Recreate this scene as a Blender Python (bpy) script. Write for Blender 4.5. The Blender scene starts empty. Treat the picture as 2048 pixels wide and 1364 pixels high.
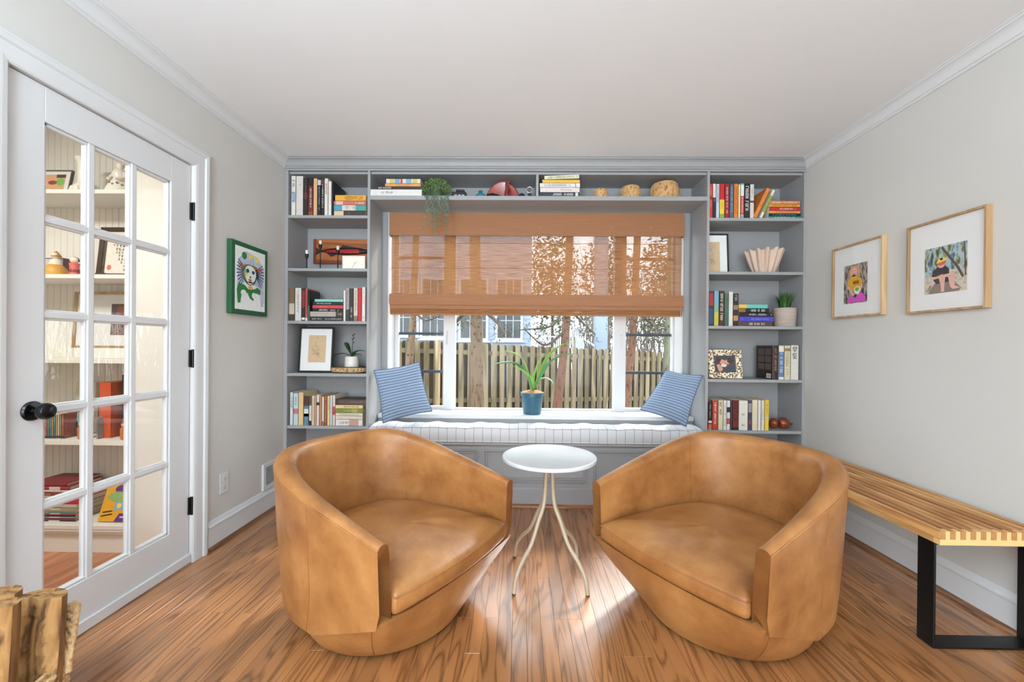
import bpy, bmesh, math, random
from mathutils import Vector, Matrix
SC = bpy.context.scene
COL = SC.collection
random.seed(7)
PI = math.pi

# ------------------------------------------------------------------ camera
FL = 820.0; CH = 1.1325
YAW, PITCH, ROLL = 0.0152, -0.0028, 0.0088
CX, CY = 1024 + 3.7, 682 + 11.7
_f = Vector((-math.sin(YAW)*math.cos(PITCH), math.cos(YAW)*math.cos(PITCH), math.sin(PITCH)))
_r = Vector((math.cos(YAW), math.sin(YAW), 0)); _u = _r.cross(_f)
CR = _r*math.cos(ROLL) + _u*math.sin(ROLL)
CU = -_r*math.sin(ROLL) + _u*math.cos(ROLL)
CF = _f
CAMP = Vector((0, 0, CH))
cam = bpy.data.objects.new('camera', bpy.data.cameras.new('camera')); COL.objects.link(cam)
cam.data.sensor_width = 36.0; cam.data.lens = FL/2048*36.0
cam.data.shift_x = -3.7/2048; cam.data.shift_y = 11.7/2048
cam.data.clip_start = 0.05; cam.data.clip_end = 200
M = Matrix.Identity(4)
for i in range(3):
    M[i][0] = CR[i]; M[i][1] = CU[i]; M[i][2] = -CF[i]; M[i][3] = CAMP[i]
cam.matrix_world = M
SC.camera = cam
def ray(px, py): return CF + CR*((px-CX)/FL) - CU*((py-CY)/FL)
def at(px, py, Y):
    d = ray(px, py); return CAMP + d*(Y/d.y)
def atx(px, py, X):
    d = ray(px, py); return CAMP + d*(X/d.x)
def atz(px, py, Z):
    d = ray(px, py); return CAMP + d*((Z-CH)/d.z)

# ------------------------------------------------------------------ world, lights, exposure
W = bpy.data.worlds.new('world'); SC.world = W; W.use_nodes = True
bg = W.node_tree.nodes['Background']
bg.inputs['Color'].default_value = (0.86, 0.93, 1.0, 1); bg.inputs['Strength'].default_value = 4.0
def light(name, kind, loc, tgt, energy, color=(1, 1, 1), **kw):
    l = bpy.data.lights.new(name, kind); l.energy = energy; l.color = color
    for k, v in kw.items(): setattr(l, k, v)
    o = bpy.data.objects.new(name, l); COL.objects.link(o); o.location = loc
    o.rotation_euler = (Vector(tgt)-Vector(loc)).to_track_quat('-Z', 'Y').to_euler()
    return o
SUN_AZ = math.radians(23); SUN_EL = math.radians(38)
sd = Vector((math.sin(SUN_AZ)*math.cos(SUN_EL), math.cos(SUN_AZ)*math.cos(SUN_EL), math.sin(SUN_EL)))
light('sun', 'SUN', sd*20, (0, 0, 0), 4.5, (1, 0.98, 0.95), angle=math.radians(6))
# added cool fill just inside the rear opening, unseen behind the camera
light('rear_fill', 'AREA', (0.1, -3.3, 1.05), (0.1, 2, 1.3), 68, (0.88, 0.95, 1.0), shape='RECTANGLE', size=3.2, size_y=1.8)
# added side fill by the left wall behind the camera; no window there
light('side_fill', 'AREA', (-1.66, -1.5, 1.15), (1.9, -0.2, 0.9), 40, (0.90, 0.96, 1.0), shape='RECTANGLE', size=1.5, size_y=1.7)
# added upward fill bounced off the ceiling behind the camera; no lamp modelled
light('ceiling_bounce_fill', 'AREA', (-0.7, -0.9, 1.75), (-0.7, -0.75, 3), 148, (0.63, 0.84, 1.0), shape='DISK', size=0.5)
# fill added under the ceiling to brighten the room beyond the glazed door
light('hall_fill', 'AREA', (-2.45, 1.0, 2.36), (-2.4, 1.15, 0), 25, (1, 0.98, 0.94), shape='DISK', size=0.5)
vs = SC.view_settings
vs.view_transform = 'Standard'; vs.look = 'None'; vs.exposure = 0.36; vs.gamma = 1.0; vs.use_curve_mapping = False
SC.cycles.use_denoising = True
SC.cycles.max_bounces = 7; SC.cycles.diffuse_bounces = 4; SC.cycles.glossy_bounces = 3; SC.cycles.transparent_max_bounces = 14
SC.cycles.use_adaptive_sampling = True; SC.cycles.adaptive_threshold = 0.03
SC.cycles.sample_clamp_indirect = 6.0

# ------------------------------------------------------------------ helpers: materials
def lin(c):
    return tuple(((v/255)/12.92 if v/255 <= 0.04045 else ((v/255+0.055)/1.055)**2.4) for v in c[:3])
_mc = {}
def mat(name, col, rough=0.6, metal=0.0, var=0.06, scale=30.0, bump=0.0, bscale=None, spec=0.5, coat=0.0, stretch=None, sheen=0.0, alpha=None):
    key = (name, tuple(col), rough)
    if key in _mc: return _mc[key]
    m = bpy.data.materials.new(name); m.use_nodes = True
    nt = m.node_tree; b = nt.nodes['Principled BSDF']
    b.inputs['Roughness'].default_value = rough; b.inputs['Metallic'].default_value = metal
    b.inputs['Specular IOR Level'].default_value = spec
    b.inputs['Coat Weight'].default_value = coat; b.inputs['Coat Roughness'].default_value = 0.15
    if sheen: b.inputs['Sheen Weight'].default_value = sheen
    tc = nt.nodes.new('ShaderNodeTexCoord'); mp = nt.nodes.new('ShaderNodeMapping')
    nt.links.new(tc.outputs['Object'], mp.inputs['Vector'])
    if stretch: mp.inputs['Scale'].default_value = stretch
    nz = nt.nodes.new('ShaderNodeTexNoise'); nz.inputs['Scale'].default_value = scale; nz.inputs['Detail'].default_value = 3
    nt.links.new(mp.outputs['Vector'], nz.inputs['Vector'])
    rp = nt.nodes.new('ShaderNodeValToRGB'); c = lin(col)
    rp.color_ramp.elements[0].position = 0.3; rp.color_ramp.elements[1].position = 0.7
    rp.color_ramp.elements[0].color = (*[v*(1-var) for v in c], 1)
    rp.color_ramp.elements[1].color = (*[min(1, v*(1+var)) for v in c], 1)
    nt.links.new(nz.outputs['Fac'], rp.inputs['Fac']); nt.links.new(rp.outputs['Color'], b.inputs['Base Color'])
    if bump:
        bn = nt.nodes.new('ShaderNodeBump'); bn.inputs['Strength'].default_value = bump; bn.inputs['Distance'].default_value = 0.002
        if bscale:
            n2 = nt.nodes.new('ShaderNodeTexNoise'); n2.inputs['Scale'].default_value = bscale; n2.inputs['Detail'].default_value = 4
            nt.links.new(mp.outputs['Vector'], n2.inputs['Vector']); nt.links.new(n2.outputs['Fac'], bn.inputs['Height'])
        else: nt.links.new(nz.outputs['Fac'], bn.inputs['Height'])
        nt.links.new(bn.outputs['Normal'], b.inputs['Normal'])
    _mc[key] = m
    return m
def ramp_mat(name, cols, scale=8, detail=5, rough=0.5, stretch=None, distort=0.0, bump=0.0, coat=0.0):
    m = bpy.data.materials.new(name); m.use_nodes = True; nt = m.node_tree; b = nt.nodes['Principled BSDF']
    b.inputs['Roughness'].default_value = rough; b.inputs['Coat Weight'].default_value = coat
    tc = nt.nodes.new('ShaderNodeTexCoord'); mp = nt.nodes.new('ShaderNodeMapping'); nt.links.new(tc.outputs['Object'], mp.inputs['Vector'])
    if stretch: mp.inputs['Scale'].default_value = stretch
    nz = nt.nodes.new('ShaderNodeTexNoise'); nz.inputs['Scale'].default_value = scale; nz.inputs['Detail'].default_value = detail; nz.inputs['Distortion'].default_value = distort
    nt.links.new(mp.outputs['Vector'], nz.inputs['Vector'])
    rp = nt.nodes.new('ShaderNodeValToRGB'); e = rp.color_ramp.elements
    n = len(cols)
    while len(e) < n: e.new(0.5)
    for i, c in enumerate(cols):
        e[i].position = 0.3 + 0.4*i/(n-1); e[i].color = (*lin(c), 1)
    nt.links.new(nz.outputs['Fac'], rp.inputs['Fac']); nt.links.new(rp.outputs['Color'], b.inputs['Base Color'])
    if bump:
        bn = nt.nodes.new('ShaderNodeBump'); bn.inputs['Strength'].default_value = bump; bn.inputs['Distance'].default_value = 0.004
        nt.links.new(nz.outputs['Fac'], bn.inputs['Height']); nt.links.new(bn.outputs['Normal'], b.inputs['Normal'])
    return m
def wood(name, light_c, dark_c, axis='Y', scale=6.0, rough=0.4, coat=0.0, dens=14.0, rnd=True, contrast=(0.3, 0.75), bump=0.05):
    """oak-like grain: stretched distorted bands along `axis` plus fine pores, offset per object"""
    m = bpy.data.materials.new(name); m.use_nodes = True; nt = m.node_tree; N = nt.nodes; Lk = nt.links; b = N['Principled BSDF']
    b.inputs['Roughness'].default_value = rough; b.inputs['Coat Weight'].default_value = coat; b.inputs['Coat Roughness'].default_value = 0.22
    tc = N.new('ShaderNodeTexCoord'); oi = N.new('ShaderNodeObjectInfo')
    add = N.new('ShaderNodeVectorMath'); add.operation = 'MULTIPLY_ADD'
    cb = N.new('ShaderNodeCombineXYZ')
    for i in range(3): Lk.new(oi.outputs['Random'], cb.inputs[i])
    Lk.new(cb.outputs[0], add.inputs[0]); add.inputs[1].default_value = (17.3, 31.1, 7.7) if rnd else (0, 0, 0); Lk.new(tc.outputs['Object'], add.inputs[2])
    mp = N.new('ShaderNodeMapping'); Lk.new(add.outputs[0], mp.inputs['Vector'])
    s = [scale]*3; s['XYZ'.index(axis)] = scale*0.09; mp.inputs['Scale'].default_value = s
    n1 = N.new('ShaderNodeTexNoise'); n1.inputs['Scale'].default_value = 1.0; n1.inputs['Detail'].default_value = 2.0; n1.inputs['Distortion'].default_value = 0.4
    Lk.new(mp.outputs[0], n1.inputs['Vector'])
    mul = N.new('ShaderNodeMath'); mul.operation = 'MULTIPLY'; mul.inputs[1].default_value = dens; Lk.new(n1.outputs['Fac'], mul.inputs[0])
    fr = N.new('ShaderNodeMath'); fr.operation = 'PINGPONG'; fr.inputs[1].default_value = 0.5; Lk.new(mul.outputs[0], fr.inputs[0])
    n2 = N.new('ShaderNodeTexNoise'); n2.inputs['Scale'].default_value = 28.0; n2.inputs['Detail'].default_value = 3.0
    mp2 = N.new('ShaderNodeMapping'); Lk.new(add.outputs[0], mp2.inputs['Vector']); s2 = [scale*1.2]*3; s2['XYZ'.index(axis)] = scale*0.05; mp2.inputs['Scale'].default_value = s2
    Lk.new(mp2.outputs[0], n2.inputs['Vector'])
    ma = N.new('ShaderNodeMath'); ma.operation = 'MULTIPLY_ADD'; Lk.new(fr.outputs[0], ma.inputs[0]); ma.inputs[1].default_value = 1.25
    ms = N.new('ShaderNodeMath'); ms.operation = 'MULTIPLY_ADD'; Lk.new(n2.outputs['Fac'], ms.inputs[0]); ms.inputs[1].default_value = 0.5; ms.inputs[2].default_value = -0.05
    Lk.new(ms.outputs[0], ma.inputs[2])
    rp = N.new('ShaderNodeValToRGB'); e = rp.color_ramp.elements
    e[0].position = contrast[0]; e[1].position = contrast[1]; e[0].color = (*lin(dark_c), 1); e[1].color = (*lin(light_c), 1)
    Lk.new(ma.outputs[0], rp.inputs['Fac'])
    hs = N.new('ShaderNodeHueSaturation'); Lk.new(rp.outputs['Color'], hs.inputs['Color'])
    mr = N.new('ShaderNodeMapRange'); mr.inputs['To Min'].default_value = 0.82; mr.inputs['To Max'].default_value = 1.16; Lk.new(oi.outputs['Random'], mr.inputs['Value'])
    Lk.new(mr.outputs[0], hs.inputs['Value']); Lk.new(hs.outputs[0], b.inputs['Base Color'])
    if bump:
        bn = N.new('ShaderNodeBump'); bn.inputs['Strength'].default_value = bump; bn.inputs['Distance'].default_value = 0.001
        Lk.new(ma.outputs[0], bn.inputs['Height']); Lk.new(bn.outputs['Normal'], b.inputs['Normal'])
    return m
def glass_mat(name, tint=(1, 1, 1), refl=1.0, rough=0.0):
    m = bpy.data.materials.new(name); m.use_nodes = True; nt = m.node_tree; N = nt.nodes
    for n in list(N):
        if n.type != 'OUTPUT_MATERIAL': N.remove(n)
    tr = N.new('ShaderNodeBsdfTransparent'); tr.inputs[0].default_value = (*tint, 1)
    gl = N.new('ShaderNodeBsdfGlossy'); gl.inputs['Roughness'].default_value = rough
    lw = N.new('ShaderNodeLayerWeight'); lw.inputs['Blend'].default_value = 0.5
    pw_ = N.new('ShaderNodeMath'); pw_.operation = 'POWER'; pw_.inputs[1].default_value = 4.5; nt.links.new(lw.outputs['Facing'], pw_.inputs[0])
    mu = N.new('ShaderNodeMath'); mu.operation = 'MULTIPLY_ADD'; mu.inputs[1].default_value = 0.9*refl; mu.inputs[2].default_value = 0.022*refl; nt.links.new(pw_.outputs[0], mu.inputs[0])
    mx = N.new('ShaderNodeMixShader'); nt.links.new(mu.outputs[0], mx.inputs[0]); nt.links.new(tr.outputs[0], mx.inputs[1]); nt.links.new(gl.outputs[0], mx.inputs[2])
    nt.links.new(mx.outputs[0], N['Material Output'].inputs['Surface'])
    return m

# ------------------------------------------------------------------ helpers: meshes
WL = {}
class MB:
    def __init__(s): s.v = []; s.f = []; s.mi = []; s.m = 0
    def add(s, vs, fs):
        o = len(s.v); s.v += [Vector(p) for p in vs]
        for f in fs: s.f.append([o+i for i in f]); s.mi.append(s.m)
        return s
    def box(s, x0, x1, y0, y1, z0, z1, b=0.0, X=None):
        if x0 > x1: x0, x1 = x1, x0
        if y0 > y1: y0, y1 = y1, y0
        if z0 > z1: z0, z1 = z1, z0
        b = min(b, (x1-x0)*0.45, (y1-y0)*0.45, (z1-z0)*0.45)
        if b <= 0:
            vs = [(x, y, z) for x in (x0, x1) for y in (y0, y1) for z in (z0, z1)]
            fs = [(0, 1, 3, 2), (4, 6, 7, 5), (0, 4, 5, 1), (2, 3, 7, 6), (0, 2, 6, 4), (1, 5, 7, 3)]
        else:
            lo = (x0, y0, z0); hi = (x1, y1, z1); vs = []; idx = {}
            for cx in (0, 1):
                for cy in (0, 1):
                    for cz in (0, 1):
                        c = (cx, cy, cz)
                        for a in range(3):
                            p = []
                            for k in range(3):
                                e = hi[k] if c[k] else lo[k]
                                p.append(e if k == a else (e-b if c[k] else e+b))
                            idx[(c, a)] = len(vs); vs.append(tuple(p))
            fs = []
            for a in range(3):
                o1, o2 = [k for k in range(3) if k != a]
                for sd_ in (0, 1):
                    q = []
                    for (i, j) in ((0, 0), (1, 0), (1, 1), (0, 1)):
                        c = [0, 0, 0]; c[a] = sd_; c[o1] = i; c[o2] = j; q.append(idx[(tuple(c), a)])
                    fs.append(q)
                for i in (0, 1):
                    for j in (0, 1):
                        c0 = [0, 0, 0]; c1 = [0, 0, 0]; c0[o1] = c1[o1] = i; c0[o2] = c1[o2] = j; c0[a] = 0; c1[a] = 1
                        fs.append([idx[(tuple(c0), o1)], idx[(tuple(c1), o1)], idx[(tuple(c1), o2)], idx[(tuple(c0), o2)]])
            for cx in (0, 1):
                for cy in (0, 1):
                    for cz in (0, 1): fs.append([idx[((cx, cy, cz), a)] for a in range(3)])
        if X is not None: vs = [X @ Vector(p) for p in vs]
        return s.add(vs, fs)
    def prism(s, poly, fn0, fn1):
        """poly: 2D points; fn0/fn1 map a 2D point to the two end faces"""
        n = len(poly); vs = [fn0(p) for p in poly]+[fn1(p) for p in poly]
        return s.add(vs, [list(range(n))[::-1], list(range(n, 2*n))]+[[i, (i+1) % n, n+(i+1) % n, n+i] for i in range(n)])
    def grid(s, fn, nu, nv, cu=False, cv=False):
        vs = [fn(i/(nu if cu else nu-1), j/(nv if cv else nv-1)) for i in range(nu) for j in range(nv)]
        fs = []
        for i in range(nu if cu else nu-1):
            for j in range(nv if cv else nv-1):
                a = i*nv+j; b_ = ((i+1) % nu)*nv+j; c = ((i+1) % nu)*nv+(j+1) % nv; d = i*nv+(j+1) % nv
                fs.append([a, b_, c, d])
        return s.add(vs, fs)
    def lathe(s, prof, seg=24, c=(0, 0, 0), X=None, sx=1.0, sy=1.0):
        vs = []; fs = []; n = len(prof)
        for k in range(seg):
            a = 2*PI*k/seg
            for r, z in prof:
                p = Vector((c[0]+r*math.cos(a)*sx, c[1]+r*math.sin(a)*sy, c[2]+z)); vs.append(X @ p if X is not None else p)
        for k in range(seg):
            for j in range(n-1):
                fs.append([k*n+j, ((k+1) % seg)*n+j, ((k+1) % seg)*n+j+1, k*n+j+1])
        if prof[0][0] > 1e-6: fs.append([k*n for k in range(seg)][::-1])
        if prof[-1][0] > 1e-6: fs.append([k*n+n-1 for k in range(seg)])
        return s.add(vs, fs)
    def tube(s, path, r, seg=8, cap=True, flat=1.0, up=None):
        P = [Vector(p) for p in path]; n = len(P); vs = []; fs = []
        prev = None
        for i in range(n):
            t = (P[min(i+1, n-1)]-P[max(i-1, 0)]).normalized()
            if prev is None:
                ref = Vector(up) if up else (Vector((0, 0, 1)) if abs(t.z) < 0.9 else Vector((1, 0, 0)))
                a = t.cross(ref).normalized()
            else:
                a = (prev-t*prev.dot(t)).normalized()
            prev = a; b_ = t.cross(a)
            rr = r(i/(n-1)) if callable(r) else r
            for k in range(seg):
                an = 2*PI*k/seg; vs.append(P[i]+a*(rr*math.cos(an))+b_*(rr*flat*math.sin(an)))
        for i in range(n-1):
            for k in range(seg): fs.append([i*seg+k, i*seg+(k+1) % seg, (i+1)*seg+(k+1) % seg, (i+1)*seg+k])
        if cap: fs += [list(range(seg))[::-1], [(n-1)*seg+k for k in range(seg)]]
        return s.add(vs, fs)
    def sphere(s, c, r, nu=16, nv=10):
        r = (r, r, r) if not isinstance(r, (tuple, list)) else r
        prof = [(math.sin(PI*j/nv), -math.cos(PI*j/nv)) for j in range(nv+1)]
        vs = []; fs = []
        for k in range(nu):
            a = 2*PI*k/nu
            for q, z in prof: vs.append((c[0]+r[0]*q*math.cos(a), c[1]+r[1]*q*math.sin(a), c[2]+r[2]*z))
        n = nv+1
        for k in range(nu):
            for j in range(nv): fs.append([k*n+j, ((k+1) % nu)*n+j, ((k+1) % nu)*n+j+1, k*n+j+1])
        return s.add(vs, fs)
    def mesh(s, name, mats, smooth=None, weld=True):
        me = bpy.data.meshes.new(name)
        me.from_pydata([tuple(v) for v in s.v], [], s.f)
        for m in (mats if isinstance(mats, (list, tuple)) else [mats]): me.materials.append(m)
        if len(me.materials) > 1: me.polygons.foreach_set('material_index', s.mi)
        bm = bmesh.new(); bm.from_mesh(me)
        if weld: bmesh.ops.remove_doubles(bm, verts=bm.verts, dist=1e-5)
        bmesh.ops.recalc_face_normals(bm, faces=bm.faces)
        bm.to_mesh(me); bm.free()
        if smooth is not None:
            me.polygons.foreach_set('use_smooth', [True]*len(me.polygons))
            if smooth < 179:
                try: me.set_sharp_from_angle(angle=math.radians(smooth))
                except Exception: pass
        me.update(); return me
    def build(s, name, mats, parent=None, smooth=None, local=False, weld=True, flip=False):
        """vertices in world space; the object's origin goes to the parent's place, or to its own base"""
        if parent is not None:
            off = Vector((0, 0, 0)) if local else WL[parent.name]; base = None
        else:
            if local: base = Vector((0, 0, 0))
            else:
                mn = [min(v[k] for v in s.v) for k in range(3)]; mx = [max(v[k] for v in s.v) for k in range(3)]
                base = Vector(((mn[0]+mx[0])/2, (mn[1]+mx[1])/2, mn[2]))
            off = base
        if off.length > 0: s.v = [v-off for v in s.v]
        o = bpy.data.objects.new(name, s.mesh(name, mats, smooth, weld)); COL.objects.link(o)
        if parent is not None: o.parent = parent; WL[o.name] = WL[parent.name]
        else: o.location = base; WL[o.name] = base
        return o
def tag(o, label=None, cat=None, group=None, kind=None):
    if label: o['label'] = label
    if cat: o['category'] = cat
    if group: o['group'] = group
    if kind: o['kind'] = kind
    return o
def thing(name, loc, label=None, cat=None, group=None, kind=None, rz=0.0):
    o = bpy.data.objects.new(name, None); COL.objects.link(o); o.location = loc; o.rotation_euler = (0, 0, rz)
    o.empty_display_size = 0.05
    WL[o.name] = Vector(loc); tag(o, label, cat, group, kind); return o
def struct(o): o['kind'] = 'structure'; return o
def subsurf(o, n=1):
    md = o.modifiers.new('sub', 'SUBSURF'); md.levels = n; md.render_levels = n; return o
def bevel(o, w, seg=2, ang=35):
    md = o.modifiers.new('bev', 'BEVEL'); md.width = w; md.segments = seg; md.limit_method = 'ANGLE'; md.angle_limit = math.radians(ang); return o
def smoothpath(pts, n=24):
    """Catmull-Rom through pts"""
    P = [Vector(p) for p in pts]; P = [P[0]*2-P[1]]+P+[P[-1]*2-P[-2]]; out = []
    k = len(P)-3
    for i in range(n+1):
        t = i/n*k; j = min(int(t), k-1); u = t-j
        a, b, c, d = P[j:j+4]
        out.append(0.5*((2*b)+(c-a)*u+(2*a-5*b+4*c-d)*u*u+(3*b-a-3*c+d)*u**3))
    return out
def lerp(a, b, t): return a+(b-a)*t
def sstep(t): t = max(0, min(1, t)); return t*t*(3-2*t)
def picture(name, parent, O, U, V, layers, nrm, step=0.0004):
    """flat print: coloured shapes (0..1 coordinates) on the plane O + u*U + v*V, layered along nrm"""
    mb = MB(); mats = []
    for k, (mt, polys) in enumerate(layers):
        mats.append(mt); mb.m = k
        for poly in polys:
            pts = [O+U*u+V*v+nrm*(step*(k+1)) for u, v in poly]
            mb.add(pts, [list(range(len(pts)))])
    me_o = bpy.data.objects.new(name, None)
    bpy.data.objects.remove(me_o)
    off = WL[parent.name]; me = bpy.data.meshes.new(name)
    me.from_pydata([tuple(v-off) for v in mb.v], [], mb.f)
    for m in mats: me.materials.append(m)
    me.polygons.foreach_set('material_index', mb.mi); me.update()
    o = bpy.data.objects.new(name, me); COL.objects.link(o); o.parent = parent; WL[o.name] = off
    return o
def ell(cx, cy, rx, ry, n=18, a0=0, a1=2*PI, rot=0.0):
    out = []
    for i in range(n):
        a = a0+(a1-a0)*i/(n if abs(a1-a0-2*PI) < 1e-6 else n-1)
        x, y = rx*math.cos(a), ry*math.sin(a)
        out.append((cx+x*math.cos(rot)-y*math.sin(rot), cy+x*math.sin(rot)+y*math.cos(rot)))
    return out
def rect(x0, y0, x1, y1): return [(x0, y0), (x1, y0), (x1, y1), (x0, y1)]
def stroke(pts, w):
    """polyline in 0..1 space widened to quads"""
    out = []
    for (a, b), (c, d) in zip(pts[:-1], pts[1:]):
        L = math.hypot(c-a, d-b) or 1; nx, ny = -(d-b)/L*w/2, (c-a)/L*w/2
        out.append([(a-nx, b-ny), (c-nx, d-ny), (c+nx, d+ny), (a+nx, b+ny)])
    return out
def flat(name, col, rough=0.55): return mat(name, col, rough, var=0.05, scale=60)
# ------------------------------------------------------------------ dimensions
XL, XR, D, H = -1.6928, 1.9958, 2.906, 2.446
HC = 2.3826; DW = 3.19; DS = 3.35; YB = -3.4

M_WALL = mat('wall_paint', (203, 200, 194), 0.85, var=0.012, scale=3, bump=0.03, bscale=220)
M_CEIL = mat('ceiling_paint', (232, 232, 232), 0.9, var=0.01, scale=3)
M_TRIM = mat('white_trim_paint', (212, 212, 212), 0.42, var=0.012, scale=5)
M_GREY = mat('grey_cabinet_paint', (152, 152, 152), 0.45, var=0.015, scale=6)
M_FLOOR = wood('oak_floor', (160, 107, 63), (84, 49, 25), 'Y', 7.0, 0.24, 0.5, 13.0, contrast=(0.02, 0.5), bump=0.05)
M_SUB = mat('dark_subfloor', (70, 45, 28), 0.8)
M_SHOE = wood('shoe_moulding_oak', (150, 105, 75), (105, 68, 42), 'Y', 9.0, 0.4, 0.1, 5.0)
M_BLACK = mat('black_metal', (16, 16, 17), 0.38, 0.3, var=0.05)
M_HALLFL = wood('hall_cherry_floor', (205, 140, 98), (170, 105, 68), 'Y', 7.0, 0.35, 0.2, 4.0)
M_HALLW = mat('hall_white_paint', (236, 233, 224), 0.6, var=0.01, scale=4)

# ------------------------------------------------------------------ floor with planks
fl = MB().box(XL-0.02, XR+0.02, YB, 3.3, -0.08, -0.014).build('floor', M_SUB); struct(fl); fl['label'] = 'oak strip floor'
pw = 0.0572; nco = int(round((XR-XL)/pw)); pw = (XR-XL)/nco
_pm = {}
def plank_mesh(L, w, key='oak'):
    k = (round(L, 2), key)
    if k not in _pm:
        L2 = k[0]
        _pm[k] = MB().box(-w/2+0.0002, w/2-0.0002, -L2/2+0.0002, L2/2-0.0002, -0.0135, 0, 0.0007).mesh('plank', M_FLOOR if key == 'oak' else M_HALLFL)
    return _pm[k]
rp_ = random.Random(3)
for c in range(nco):
    x = XL+(c+0.5)*pw; y = D-0.004-0.0
    first = True
    while y > 0.55:
        L = rp_.choice((0.7, 0.9, 1.1, 1.3, 1.5))
        if first: L = rp_.choice((0.3, 0.5, 0.7, 0.9, 1.2)); first = False
        o = bpy.data.objects.new('plank', plank_mesh(L, pw)); COL.objects.link(o); o.parent = fl
        o.location = Vector((x, y-L/2, 0))-WL['floor']; y -= L
fr_ = MB().box(XL, XR, YB, 0.56, -0.0138, -0.0008).build('floor_rear', M_FLOOR); struct(fr_)

# ------------------------------------------------------------------ shell
ce = struct(MB().box(XL-0.15, XR+0.15, YB, 3.3, H, H+0.1).build('ceiling', M_CEIL))
struct(MB().box(XR, XR+0.12, YB, 3.3, -0.08, H).build('wall_right', M_WALL))
DY0, DY1, DZ = 1.3305-0.012, 2.0817+0.004, 2.045     # door opening
wl = MB()
wl.box(XL-0.13, XL, YB, DY0-0.012, -0.08, H); wl.box(XL-0.13, XL, DY1+0.012, 3.3, -0.08, H); wl.box(XL-0.13, XL, DY0-0.012, DY1+0.012, DZ+0.012, H)
struct(wl.build('wall_left', M_WALL, weld=False))
# window wall
WX0, WX1 = at(775, 640, DW).x, at(1365.5, 640, DW).x
WZ0, WZ1 = 0.609, 2.172
wb = MB()
wb.box(XL-0.1, WX0, DW, DS+0.05, -0.5, H); wb.box(WX1, XR+0.1, DW, DS+0.05, -0.5, H)
wb.box(WX0, WX1, DW, DS+0.05, -0.5, WZ0-0.03); wb.box(WX0, WX1, DW, DS+0.05, WZ1, H)
struct(wb.build('wall_back', M_GREY, weld=False))
# rear wall of the room (behind the camera) with a wide opening added to let daylight in
wr = MB()
wr.box(XL-0.1, XL+0.2, YB-0.1, YB, -0.08, H); wr.box(XR-0.2, XR+0.1, YB-0.1, YB, -0.08, H); wr.box(XL+0.2, XR-0.2, YB-0.1, YB, 2.35, H); wr.box(XL+0.2, XR-0.2, YB-0.1, YB, -0.08, 0.2)
struct(wr.build('wall_front', M_WALL, weld=False))

# crown mouldings
cp = [(0, 0), (0.006, 0), (0.011, 0.004), (0.011, 0.011), (0.017, 0.013), (0.02, 0.018), (0.024, 0.03), (0.034, 0.043), (0.05, 0.051), (0.056, 0.052), (0.058, 0.057), (0.066, 0.06), (0.066, H-HC), (0, H-HC)]
def crown(name, fn0, fn1, m):
    o = MB().prism(cp, fn0, fn1).build(name, m, smooth=30); return struct(o)
crown('trim_1', lambda p: (XL+p[0], YB, HC+p[1]), lambda p: (XL+p[0], D-p[0], HC+p[1]), M_TRIM)
crown('trim_2', lambda p: (XR-p[0], YB, HC+p[1]), lambda p: (XR-p[0], D-p[0], HC+p[1]), M_TRIM)
crown('trim_3', lambda p: (XL+p[0], D-p[0], HC+p[1]), lambda p: (XR-p[0], D-p[0], HC+p[1]), M_GREY)
# fascia behind the crown
struct(MB().box(XL, XR, D+0.0005, D+0.02, HC-0.012, H).build('trim_4', M_GREY))
# baseboards
bp = [(0, 0.014), (0.014, 0.014), (0.014, 0.118), (0.019, 0.122), (0.019, 0.13), (0.013, 0.136), (0.008, 0.15), (0.004, 0.156), (0, 0.156)]
sp = [(0, 0), (0.018, 0), (0.0175, 0.007), (0.014, 0.013), (0.007, 0.018), (0, 0.019)]
def base(name, x, sg, y0, y1):
    o = MB().prism(bp, lambda p: (x+sg*p[0], y0, p[1]), lambda p: (x+sg*p[0], y1, p[1])).build(name, M_TRIM); struct(o)
    sh = MB().prism(sp, lambda p: (x+sg*(0.0142+p[0]), y0, p[1]), lambda p: (x+sg*(0.0142+p[0]), y1, p[1])).build('shoe_moulding', M_SHOE, o, smooth=50)
    return o
CY1 = DY1+0.105
base('baseboard_left', XL, 1, CY1+0.002, D-0.002)
base('baseboard_right', XR, -1, YB+0.01, D-0.002)

# ------------------------------------------------------------------ glazed door in the left wall
M_PANE = glass_mat('door_glass', (0.985, 0.99, 0.985), 1.15)
cas = MB()
cpf = [(0, 0), (0.012, 0), (0.016, 0.006), (0.018, 0.02), (0.018, 0.06), (0.024, 0.066), (0.026, 0.082), (0.02, 0.09), (0.02, 0.096), (0, 0.096)]
def cas_side(sg, y): return [lambda p: (XL+p[0], y+sg*p[1], 0.0)], [lambda p: (XL+p[0], y+sg*p[1], DZ+p[1])]
for sg, y in ((-1, DY0), (1, DY1)):
    cas.prism(cpf, lambda p, sg=sg, y=y: (XL+p[0], y+sg*p[1], 0.0), lambda p, sg=sg, y=y: (XL+p[0], y+sg*p[1], DZ+p[1]))
cas.prism(cpf, lambda p: (XL+p[0], DY0-p[1], DZ+p[1]), lambda p: (XL+p[0], DY1+p[1], DZ+p[1]))
cas.box(XL-0.125, XL, DY0-0.012, DY0, 0, DZ+0.012); cas.box(XL-0.125, XL, DY1, DY1+0.012, 0, DZ+0.012); cas.box(XL-0.125, XL, DY0, DY1, DZ, DZ+0.012)
struct(cas.build('trim_5', M_TRIM, weld=False))
dr = thing('door_1', (XL, (DY0+DY1)/2, 0.0), 'white glazed interior door with fifteen panes and black knob', kind='structure')
d0, d1 = XL-0.042, XL-0.004         # slab back and front faces
y0, y1 = DY0+0.004, DY1-0.004
gy0 = atx(90, 700, XL).y; gy1 = atx(342, 700, XL).y
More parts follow.
